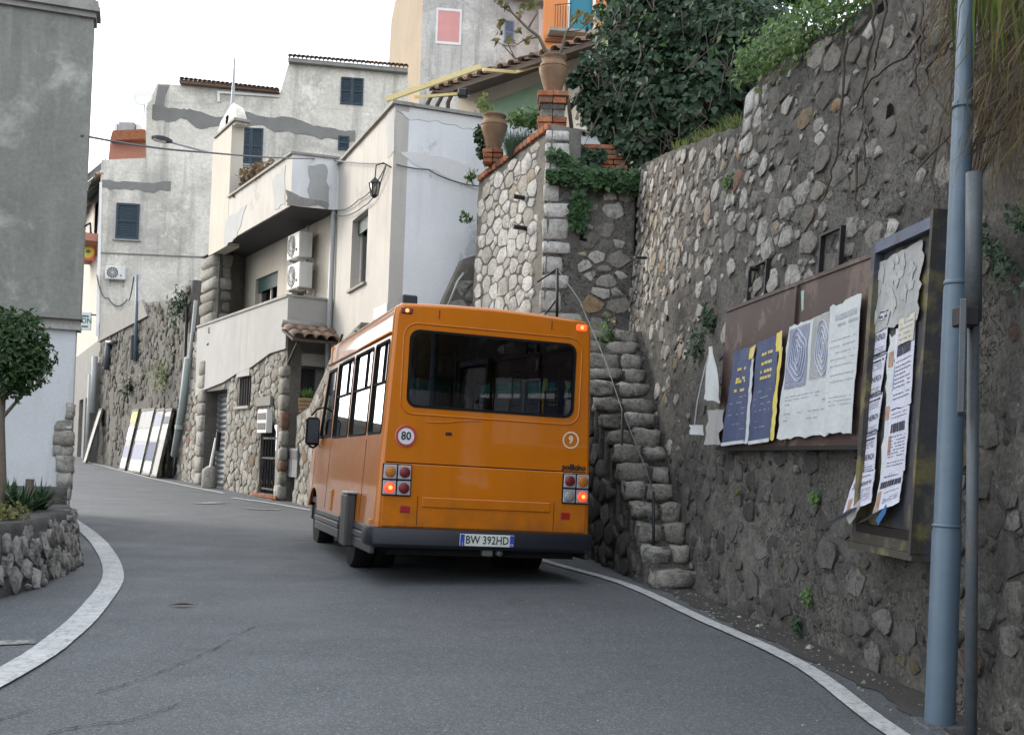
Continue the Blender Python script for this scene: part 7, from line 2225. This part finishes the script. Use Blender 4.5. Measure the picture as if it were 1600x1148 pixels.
# ---- strap leaved plants
def blades(name, roots_, n, L, w, mat, parent, rng, droop=.5, seg=4, up=.9, spread=.5):
    mb = MB()
    for r0 in roots_:
        for k in range(n):
            a = rng.uniform(0, 2 * math.pi); l = L * rng.uniform(.65, 1.15); t = rng.uniform(.1, spread + .3)
            hd = Vector((math.cos(a), math.sin(a), 0)); sd_ = Vector((-math.sin(a), math.cos(a), 0))
            V = []
            for i in range(seg + 1):
                f = i / seg
                p = Vector(r0) + hd * (l * f * t) + Vector((0, 0, l * (up * f - droop * f * f * (.3 + t))))
                ww = w * (1 - f ** 1.5) * .5 + .0008
                V += [p + sd_ * ww, p - sd_ * ww]
            mb.add(V, [(2 * i, 2 * i + 1, 2 * i + 3, 2 * i + 2) for i in range(seg)])
    return mb.build(name, mat, parent)
rgl = random.Random(14)
sb_ = []
for i, (px, Y) in enumerate(((-5, 9.9), (22, 10.1), (48, 10.3), (62, 10.45), (10, 10.4), (35, 9.8))):
    p = at(px, 790, Y); sb_.append((p.x, p.y, .5))
agp = root('strap_leaf_plant', sb_[2], 'clump of dark green strap leaved plants in the stone planter', 'plant')
blades('leaves', sb_, 44, .5, .034, M['spiky'], agp, rgl, .55)
yp = at(12, 815, 8.9)
yel = root('low_shrub', (yp.x, yp.y, .5), 'small yellowish green shrub at the planter edge', 'plant')
P, Nn = blobs([(yp.x, yp.y, .6, .17, .2, .11), (yp.x - .25, yp.y - .2, .6, .2, .2, .12)], 900, nr, .8)
leaf_cloud('leaves', P, Nn, .04, leaf_mat('yellow_green_leaf', [(.16, .15, .05), (.1, .12, .04), (.22, .19, .08)]), yel, nr, .45)
blades('stems', [(yp.x, yp.y, .5), (yp.x - .2, yp.y - .1, .5)], 18, .2, .006, M['twig'], yel, rgl, .3)
st_ = at(46, 765, 10.0)
MB().cbox(st_.x - .03, st_.x + .03, st_.y - .03, st_.y + .03, .45, st_.z + .1, .006).build('wooden_stake', M['bark'], None, False, (st_.x, st_.y, .45))
tag(bpy.data.objects['wooden_stake'], 'short dark wooden stake among the strap leaved plants', 'stake')
# ---- spiky plant in the wooden tub
blades('plant', [(tb.x, tb.y, tb.z + .3), (tb.x + .05, tb.y, tb.z + .3), (tb.x - .05, tb.y, tb.z + .3)], 18, .34, .03, M['ivy_light'], tub, rgl, .5)
# ---- dead plants on the balcony
dpx = [BK.m(*BK.hit(x, 285), .5) for x in (368, 385, 402)]
dead = root('withered_plants', (dpx[1].x, dpx[1].y, zb0 + .15), 'withered brown potted plants spilling over the balcony parapet', 'plant')
sp3 = []
for (px, py) in ((370, 275), (384, 270), (398, 280), (376, 298), (405, 268), (366, 310)):
    s_, z_ = FB.hit(px, py); q = FB.m(s_, z_, -.35); sp3.append((q.x, q.y, q.z, .38, .38, .34))
P, Nn = blobs(sp3, 1500, nr, .9)
leaf_cloud('leaves', P, Nn, .13, M['deadleaf'], dead, nr, .6)
mb = MB()
for s3 in sp3: mb.tube([(s3[0], s3[1], zb0 + .15), (s3[0] + .1, s3[1], s3[2])], .03, 5)
mb.build('stems', M['twig'], dead)
# ---- ivy mound behind the wall
ivy = root('ivy_mound', (2.6, 16.6, 5.3), 'huge dense mound of dark green ivy above the wall and bastion', 'ivy')
iv = []
for (px, py, Y, r) in ((1012, 60, 17.0, .9), (1090, 60, 16.6, 1.1), (1150, 90, 16.0, .95), (970, 118, 16.8, .62), (1050, 150, 16.4, .95), (1130, 160, 15.6, .7), (985, 190, 16.4, .6), (1180, 60, 15.6, .6), (1055, -30, 17.2, 1.05), (1120, -40, 17.0, 1.0), (1090, 205, 15.7, .45), (935, 165, 16.6, .4), (978, 25, 17.4, .5), (1185, 120, 15.3, .4), (1010, 225, 15.9, .42)):
    c = at(px, py, Y); iv.append((c.x, c.y, c.z, r, r * .8, r))
P, Nn = blobs(iv, 19000, nr, .3, 2.4, .34, -.12)
Nn[:, 1] -= .35
leaf_cloud('leaves', P, Nn, .115, M['ivy'], ivy, nr, .85, .55)
P2, N2 = blobs([s for s in iv if s[2] > 7.0], 900, nr, .1, 2.4, .38)
leaf_cloud('young_leaves', P2, N2, .11, M['ivy_light'], ivy, nr, .8, .6)
mb = MB()
for s3 in iv:
    mb.tube([(s3[0], s3[1] + .3, 5.2), (s3[0] + .15, s3[1] + .2, (5.2 + s3[2]) / 2), (s3[0], s3[1], s3[2])], [.08, .06, .03], 6)
for s3 in iv:     # solid cores in stem brown, added to stop daylight through the leaves
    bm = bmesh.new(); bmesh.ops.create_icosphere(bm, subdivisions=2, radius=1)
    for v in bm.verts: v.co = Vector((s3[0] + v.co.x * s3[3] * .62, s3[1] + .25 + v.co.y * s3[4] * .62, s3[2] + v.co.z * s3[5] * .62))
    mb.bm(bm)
mb.build('stems_and_light_block', pmat('stem_and_core_dark', (.045, .034, .034), (.025, .02, .02), scale=6, bump=.6), ivy)
mb = MB()
for k in range(110):
    s3 = iv[k % len(iv)]
    a = rgl.uniform(-1.2, 1.2); p = Vector((s3[0] + s3[3] * math.sin(a) * .9, s3[1] - s3[4] * .98, s3[2] + s3[5] * rgl.uniform(-.5, .7)))
    mb.tube([p, p + Vector((rgl.uniform(-.2, .2), -.1, rgl.uniform(-.35, .1))), p + Vector((rgl.uniform(-.4, .4), -.12, rgl.uniform(-.7, .2)))], [.01, .008, .004], 4)
tag(mb.build('runners', M['twig'], ivy), kind='stuff')
# ---- ivy trailing over the bastion front
tiv = root('trailing_ivy', TF.m(.7, 5.3, 0), 'green ivy trailing over the bastion ledge with one hanging strand', 'ivy')
Pt, Nt = [], []
for k in range(2600):
    s = nr.uniform(.02, 1.35); t = nr.random()
    hang = .12 + .22 * abs(noise.noise(Vector((s * 2.5, 3, 0)))) + .12 * (s > .7)
    z = 5.42 - t * hang - .06 + nr.normal(0, .04)
    if s < .25: z -= .02
    p = TF.m(s, z, .06 + nr.uniform(0, .16) - .25 * (z > 5.32)); Pt.append(p[:]); Nt.append((0, -1, .5))
for (px0, py0, px1, py1, wd, k_) in ((905, 268, 905, 360, .07, 650), (905, 320, 902, 358, .1, 300), (870, 245, 895, 268, .1, 300)):
    a = TF.hit(px0, py0); b_ = TF.hit(px1, py1)
    for k in range(k_):
        t = nr.random()
        p = TF.m(a[0] + (b_[0] - a[0]) * t + nr.normal(0, wd * .6), a[1] + (b_[1] - a[1]) * t + nr.normal(0, .04), .07 + nr.uniform(0, .08)); Pt.append(p[:]); Nt.append((0, -1, .3))
leaf_cloud('leaves', Pt, Nt, .085, M['ivy_mid'], tiv, nr, .85, .5)
mb = MB().tube([TF.m(*TF.hit(905, 262), .06), TF.m(*TF.hit(907, 310), .05), TF.m(*TF.hit(903, 358), .05)], .01, 5)
mb.build('stem', M['twig'], tiv)
Pb, Nb_ = [], []
for k in range(900):
    p = BW.m(nr.uniform(0, 1.0), 5.3 + nr.random() ** .7 * .62, nr.uniform(.0, .12)); Pb.append(p[:]); Nb_.append((0, -1, .2))
keepm = [noise.noise(Vector((p[0] * 4, p[2] * 4, 0))) > -.02 for p in Pb]
leaf_cloud('brick_creeper', [p for p, k in zip(Pb, keepm) if k], [p for p, k in zip(Nb_, keepm) if k], .09, M['ivy'], tiv, nr, .85, .5)
# ---- round leaved creeper left of ivy, by the pillar
cr = at(918, 130, 16.6)
creep = root('climbing_vine', (cr.x, cr.y, 5.4), 'leafy climbing vine on a leaning stem right of the urn pillar', 'vine')
P, Nn = blobs([(at(x, y, 16.5).x, 16.5, at(x, y, 16.5).z, r, r, r) for x, y, r in ((905, 120, .12), (915, 100, .12), (893, 128, .1), (925, 140, .16), (930, 180, .2), (915, 165, .12))], 420, nr, .9)
leaf_cloud('leaves', P, Nn, .12, M['ivy'], creep, nr, .95, .5)
MB().tube([at(893, 200, 16.5), at(888, 160, 16.5), at(880, 118, 16.5)], .03, 6).build('stem', M['bark'], creep, True)
# ---- shrubs by the urns
lv = at(815, 200, 16.9)
lav = root('lavender_bush', (lv.x, lv.y, 5.3), 'grey green feathery bush between the two urns', 'bush')
blades('leaves', [(lv.x + rgl.uniform(-.22, .2), 16.62 + rgl.uniform(-.12, .12), 5.78) for _ in range(34)], 26, .5, .014, M['lavender'], lav, rgl, .35, 3, 1.0, .45)
P, Nn = blobs([(at(835, 180, 17).x, 17.2, at(835, 180, 17).z, .26, .25, .24), (at(810, 178, 17.2).x, 17.3, at(810, 178, 17).z, .2, .2, .16)], 700, nr, .8)
leaf_cloud('green_leaves', P, Nn, .06, M['ivy_light'], lav, nr, .6)
sh_ = at(755, 225, 17.3)
shr = root('hanging_shrub', (sh_.x, sh_.y, sh_.z - .4), 'leafy green shrub hanging over the bastion edge beside the weathered urn', 'bush')
P, Nn = blobs([(at(x, y, 17.2).x, 17.2, at(x, y, 17.2).z, r, r, r) for x, y, r in ((755, 212, .16), (760, 235, .17), (768, 250, .13), (748, 208, .08))], 900, nr, .9)
leaf_cloud('leaves', P, Nn, .075, M['ivy'], shr, nr, .85, .5)
for (px, py, n_) in ((736, 278, 60), (728, 343, 36)):
    c = TL.m(*TL.hit(px + 8, py), .06)
    P = [np.array(c[:]) + nr.normal(0, .055, 3) for _ in range(n_)]
    leaf_cloud('sprig', P, [(-1, -.4, .3)] * n_, .085, M['ivy_light'], shr, nr, .8, .5, kind='stuff')
sm = at(757, 163, 17.0)
P = [np.array(sm[:]) + nr.normal(0, .07, 3) for _ in range(60)]
leaf_cloud('yellow_sprig', P, [(0, -1, .3)] * 60, .07, M['grass'], shr, nr, .8, .5, kind='stuff')
# ---- bare fig tree in the urn
fig = root('fig_tree', (urn_a[0], urn_a[1], urn_a[2] + .5), 'nearly bare fig tree with few leaves growing from the urn', 'tree')
u0 = Vector((urn_a[0], urn_a[1], urn_a[2] + .5))
A3 = lambda x, y: at(x, y, 16.0)
segs = [([u0 + Vector((-.03, 0, 0)), A3(850, 75), A3(842, 58), A3(825, 45), A3(800, 20), A3(785, -5)], .035, .012), ([A3(842, 58), A3(820, 62), A3(808, 70), A3(790, 58)], .014, .006), ([A3(825, 45), A3(840, 20), A3(828, 5)], .016, .006),
        ([u0 + Vector((.06, 0, 0)), A3(878, 75), A3(885, 50), A3(910, 20)], .03, .01), ([A3(885, 50), A3(905, 48), A3(925, 30)], .012, .005), ([u0, A3(835, 85), A3(805, 92), A3(795, 72), A3(790, 50)], .018, .006), ([A3(800, 20), A3(775, 5)], .012, .005), ([A3(805, 92), A3(785, 70), A3(775, 66)], .01, .004)]
mb = MB()
for P_, r0, r1 in segs: mb.tube(P_, [r0 + (r1 - r0) * i / (len(P_) - 1) for i in range(len(P_))], 7)
mb.build('trunk', M['bark'], fig, True)
tips = [(783, 52), (787, 35), (793, 10), (812, 25), (828, 12), (838, 6), (822, 68), (775, 66), (795, 62), (905, 22), (912, 35), (918, 28), (900, 30), (925, 38), (808, 50), (780, 2), (820, 8)]
P = []
for x, y in tips:
    c = A3(x, y)
    for k in range(4): P.append(np.array(c[:]) + nr.normal(0, .03, 3))
leaf_cloud('crown', P, [(0, -1, .1)] * len(P), .13, leaf_mat('fig_leaf', [(.1, .12, .035), (.15, .13, .045), (.06, .09, .03), (.17, .11, .05)]), fig, nr, .6, .5)
# ---- grass and weeds on the wall top
def tufts(name, label, pts, mat, n, L, w, cat='grass', droop=.5, mats2=None, spread=.6):
    c = sum((Vector(p) for p in pts), Vector()) / len(pts)
    o = root(name, pts[len(pts) // 2], label, cat)
    blades('blades', pts, n, L, w, mat, o, rgl, droop, 4, .9, spread)
    return o
ptsg = []
for k in range(75):
    u = rgl.uniform(wall_u(13.6), wall_u(9.75)); p = wmap(u, wall_top(u), -.02 - .5 * rgl.random()); ptsg.append((p.x, p.y, p.z - .02))
gr1 = tufts('wall_grass', 'yellow green grass along the lower wall top beside the ivy', ptsg, M['grass'], 14, .26, .012)
ptsg = []
for k in range(95):
    u = rgl.uniform(wall_u(9.6), wall_u(7.0)); p = wmap(u, wall_top(u), .02 - .3 * rgl.random()); ptsg.append((p.x, p.y, p.z - .03))
gr2 = tufts('wall_weeds', 'bright green weeds along the higher wall top', ptsg, M['ivy_light'], 9, .2, .012)
P, Nn = [], []
for p in ptsg:
    for k in range(16):
        P.append(np.array(p) + nr.normal(0, .07, 3) + np.array([-.02, 0, .05])); Nn.append((-1, -.5, .5))
leaf_cloud('leaves', P, Nn, .055, M['grass'], gr2, nr, .7, .6)
P, Nn = [], []
for (px, py, k_, r_) in ((1175, 105, 160, .06), (1185, 90, 160, .07), (1215, 60, 200, .09), (1240, 55, 200, .09), (1270, 45, 200, .09), (1290, 20, 220, .1), (1320, 5, 220, .1), (1345, -5, 200, .1), (1200, 80, 150, .08)):
    u, z = wall_hit(px, py)
    for k in range(k_): P.append(np.array(wmap(u, z, .05)[:]) + nr.normal(0, r_, 3)); Nn.append((-1, -.5, .5))
leaf_cloud('leaves', P, Nn, .05, M['ivy_light'], gr2, nr, .7, .6)
# ---- tree behind the wall top
tr = at(1215, 30, 19)
bt = root('garden_tree', (tr.x, tr.y, 6.0), 'leafy tree with open crown behind the wall top weeds', 'tree')
mb = MB()
for (x, y) in ((1185, 10), (1215, -20), (1250, 5), (1265, 30), (1230, 20), (1200, 35)):
    q = at(x, y, 19); mb.tube([at(1225, 75, 19), at((1225 + x) / 2, (70 + y) / 2 - 8, 19), q], [.07, .045, .015], 6)
mb.tube([(tr.x, tr.y, 5.8), at(1225, 75, 19)], [.1, .07], 7)
mb.build('trunk', M['bark'], bt, True)
P, Nn = blobs([(at(x, y, 19).x, 19 + rgl.uniform(-.3, .3), at(x, y, 19).z, r, r, r) for x, y, r in ((1190, 5, .35), (1215, -25, .5), (1260, 0, .35), (1275, 25, .25), (1240, 40, .25), (1200, 45, .25), (1240, -20, .45))], 1500, nr, .9)
leaf_cloud('crown', P, Nn, .11, M['ivy'], bt, nr, .7, .7)
# ---- vine stems creeping down the wall
cw_ = root('dry_creepers', wmap(wall_u(6.3), 3.9, .1), 'bare brown creeper stems hanging down the rubble wall', 'creeper')
def on_wall(px, py, d=.05):
    u, z = wall_hit(px, py); return wmap(u, z, d)
for P_ in (((1342, 60), (1335, 110), (1328, 200), (1322, 250), (1310, 290), (1296, 318)), ((1385, 10), (1380, 60), (1370, 120), (1362, 170)), ((1470, 40), (1430, 90), (1380, 120), (1355, 160), (1340, 180)), ((1362, 165), (1370, 195), (1385, 215)), ((1455, -10), (1462, 60), (1455, 110), (1448, 150)), ((1500, 70), (1470, 110), (1480, 150), (1500, 180)), ((1355, 240), (1352, 290), (1356, 330)), ((1400, -20), (1395, 50), (1392, 80), (1378, 110)), ((1420, 0), (1440, 50), (1460, 90), (1475, 130)), ((1372, 180), (1364, 215), (1368, 260))):
    PP = [on_wall(x + rgl.uniform(-2, 2), y, .045 + rgl.uniform(0, .04)) for x, y in P_]
    QQ = []
    for i in range(len(PP) - 1):
        for k in range(4): QQ.append(PP[i].lerp(PP[i + 1], k / 4) + Vector((rgl.uniform(-.012, .012), rgl.uniform(-.02, .02), rgl.uniform(-.012, .012))))
    QQ.append(PP[-1])
    MB().tube(QQ, [.011 - .006 * i / len(QQ) for i in range(len(QQ))], 5).build('stem', M['twig'], cw_, True)
# ---- dry hanging grass and green blades at the near top corner
hg = root('hanging_dry_grass', on_wall(1560, 120, .1), 'tangle of dry hanging grass and long green blades near the lamp post', 'grass')
mb = MB()
for k in range(620):
    px = rgl.uniform(1535, 1720); py = rgl.uniform(-120, 190) + (px - 1535) * .3
    p = on_wall(px, py, .06 + .25 * rgl.random())
    l = rgl.uniform(.15, .5)
    q = [p, p + Vector((-.04 + rgl.uniform(-.08, .05), rgl.uniform(-.08, .08), -l * .4)), p + Vector((rgl.uniform(-.14, .08), rgl.uniform(-.15, .15), -l))]
    w = rgl.choice((.0025, .0035, .005))
    V = []
    for i, a in enumerate(q): V += [a + Vector((w, w, 0)) * (1 - i * .4), a - Vector((w, w, 0)) * (1 - i * .4)]
    mb.add(V, [(0, 1, 3, 2), (2, 3, 5, 4)])
tag(mb.build('dry_stalks', M['straw'], hg), kind='stuff')
mb = MB()
for k in range(80):
    px = rgl.uniform(1560, 1680); py = rgl.uniform(-110, 10)
    p = on_wall(px, py, .12 + .2 * rgl.random())
    l = rgl.uniform(.35, .6); a = rgl.uniform(-.18, .1)
    V = []
    for i in range(6):
        f = i / 5
        c = p + Vector((a * .5 * f + .02 * f, -.10 * f + rgl.uniform(-.01, .01), .05 * f - l * f * f))
        w = .011 * (1 - f ** 2)
        V += [c + Vector((w, .3 * w, 0)), c - Vector((w, .3 * w, 0))]
    mb.add(V, [(2 * i, 2 * i + 1, 2 * i + 3, 2 * i + 2) for i in range(5)])
tag(mb.build('green_blades', leaf_mat('long_blade', [(.06, .12, .03), (.1, .17, .04), (.2, .2, .06), (.05, .1, .03)]), hg), kind='stuff')
mb = MB()
for k in range(10):
    p = on_wall(rgl.uniform(1490, 1640), rgl.uniform(60, 260), .1); q = p + Vector((rgl.uniform(-.25, .1), rgl.uniform(-.2, .2), rgl.uniform(-.5, -.1)))
    mb.tube([p, p.lerp(q, .5) + Vector((-.05, 0, rgl.uniform(-.08, .1))), q], [.008, .007, .004], 5)
mb.build('stems', M['twig'], hg)
P, Nn = [], []
for k in range(700):
    px = rgl.uniform(1535, 1640); py = rgl.uniform(300, 420) + rgl.uniform(0, 40)
    if noise.noise(Vector((px * .02, py * .02, 0))) < .0: continue
    P.append(np.array(on_wall(px, py, .08)[:]) + nr.normal(0, .02, 3)); Nn.append((-1, -.3, .3))
leaf_cloud('small_leaves', P, Nn, .035, M['ivy'], hg, nr, .7, .6)
# ---- little plants rooted in the wall and steps
def wallplant(px, py, n_, r_, size, label, mat='ivy', d=.05, pos=None):
    c = pos or on_wall(px, py, d)
    o = root('wall_plant', c, label, 'plant')
    P = [np.array(c[:]) + nr.normal(0, r_, 3) * np.array([.5, 1, 1]) for _ in range(n_)]
    leaf_cloud('leaves', P, [(-1, -.6, .4)] * n_, size, M[mat], o, nr, .75, .6)
wallplant(1118, 500, 160, .07, .05, 'small dark plant rooted in the wall at the rusty board corner, upper')
wallplant(1096, 540, 160, .08, .05, 'small dark plant rooted in the wall left of the hanging torn paper')
wallplant(1283, 778, 60, .025, .03, 'tiny green plant in the wall below the white posters', 'ivy_light')
wallplant(1162, 770, 40, .025, .025, 'tiny plant with yellow tips in the wall below the blue posters', 'grass')
wallplant(1272, 935, 70, .03, .03, 'tiny green plant low on the wall, the larger one', 'ivy_light')
wallplant(1255, 975, 90, .03, .03, 'small weeds at the wall foot below the boards', 'ivy')
wallplant(1470, 400, 150, .06, .04, 'small dark plant beside the tall frame top', 'ivy')
wallplant(1145, 288, 80, .04, .04, 'small green plant in a joint of the upper wall', 'ivy_light')
wallplant(0, 0, 260, .11, .06, 'green weeds at the top of the visible stone steps', 'ivy_light', pos=at(945, 530, 14.1))
wallplant(0, 0, 160, .08, .05, 'low weeds growing on the middle stone steps', 'ivy_light', pos=at(975, 605, 13.6))
wallplant(0, 0, 160, .08, .05, 'small weeds against the wall on the stone steps', 'ivy_light', pos=at(990, 635, 13.2))
# ---- plants on the far street wall
for (px, py, n_, r_, lab) in ((290, 478, 420, .3, 'green creeper spilling over the far street wall by the house pier'), (206, 605, 220, .17, 'round dark bush rooted in the far street wall'), (262, 590, 260, .28, 'dull olive weeds spread on the far street wall')):
    c = RWp.m(*RWp.hit(px, py), .1)
    o = root('wall_plant', c, lab, 'plant')
    P = [np.array(c[:]) + (nr.normal(0, r_, 3) * np.array([.6, 1, .8])) for _ in range(n_)]
    if px == 290: P = [p + np.array([-(p[2] - c.z) * -.2, 0, 0]) for p in P]
    leaf_cloud('leaves', P, [(-1, -.6, .4)] * n_, .11, M['ivy' if px != 262 else 'grass'], o, nr, .75, .6)
# ---- stone buttress in the alley behind the bus
AL = Plane((-1.30, 17.7), (-.55, 17.95))
al = root('alley_parapet', (-1.0, 17.8, 0), 'sloping grey stone stair parapet in the alley between white house and bastion', 'wall')
def al_top(s): return float(np.interp(s, [0, .12, .42, .8], [3.3, 3.75, 4.45, 4.6]))
grid_wall('mortar', AL.m, list(np.linspace(0, AL.len, 16)), lambda s: (-.1, al_top(s)), .15, lambda s, z: 0, M['mortar2'], al, .25)
lay_stones(al, AL.m, (0, AL.len, 2.2, 4.7), lambda s, z: .01 < s < AL.len and 2.2 < z < al_top(s) - .02, .09, .16, 1.3, .012, .03, M['stone_planter'], 91, None, None, limit=60, rough=.1, tries=12)
MB().tube([AL.m(*AL.hit(695, 485), .1), AL.m(*AL.hit(713, 440), .1), AL.m(*AL.hit(722, 428), .1)], .02, 6).build('handrail', M['pipe_grey'], al, True)
# marker stone and rod by the garage
mk_ = F_.m(F_.hit(342, 740)[0], 0, .22)
ms = root('kerb_stone', (mk_.x, mk_.y, gz(mk_.y)), 'rough guard stone with white striped rod beside the garage', 'guard stone')
V, F = block(random.Random(3), mk_.x - .16, mk_.x + .16, mk_.y - .16, mk_.y + .16, gz(mk_.y) - .05, gz(mk_.y) + .52, .03, .07)
mk('stone', V, F, M['stone_house'], ms, True)
MB().tube([Vector((mk_.x, mk_.y, gz(mk_.y) + .45)), Vector((mk_.x + .12, mk_.y, gz(mk_.y) + 1.2))], .035, 6).build('rod', M['white_paint'], ms)
MB().tube([Vector((mk_.x + .16, mk_.y - .05, gz(mk_.y) + .9)), Vector((mk_.x + .19, mk_.y - .05, gz(mk_.y) + 1.35))], .06, 6).build('dark_sleeve', M['iron'], ms)
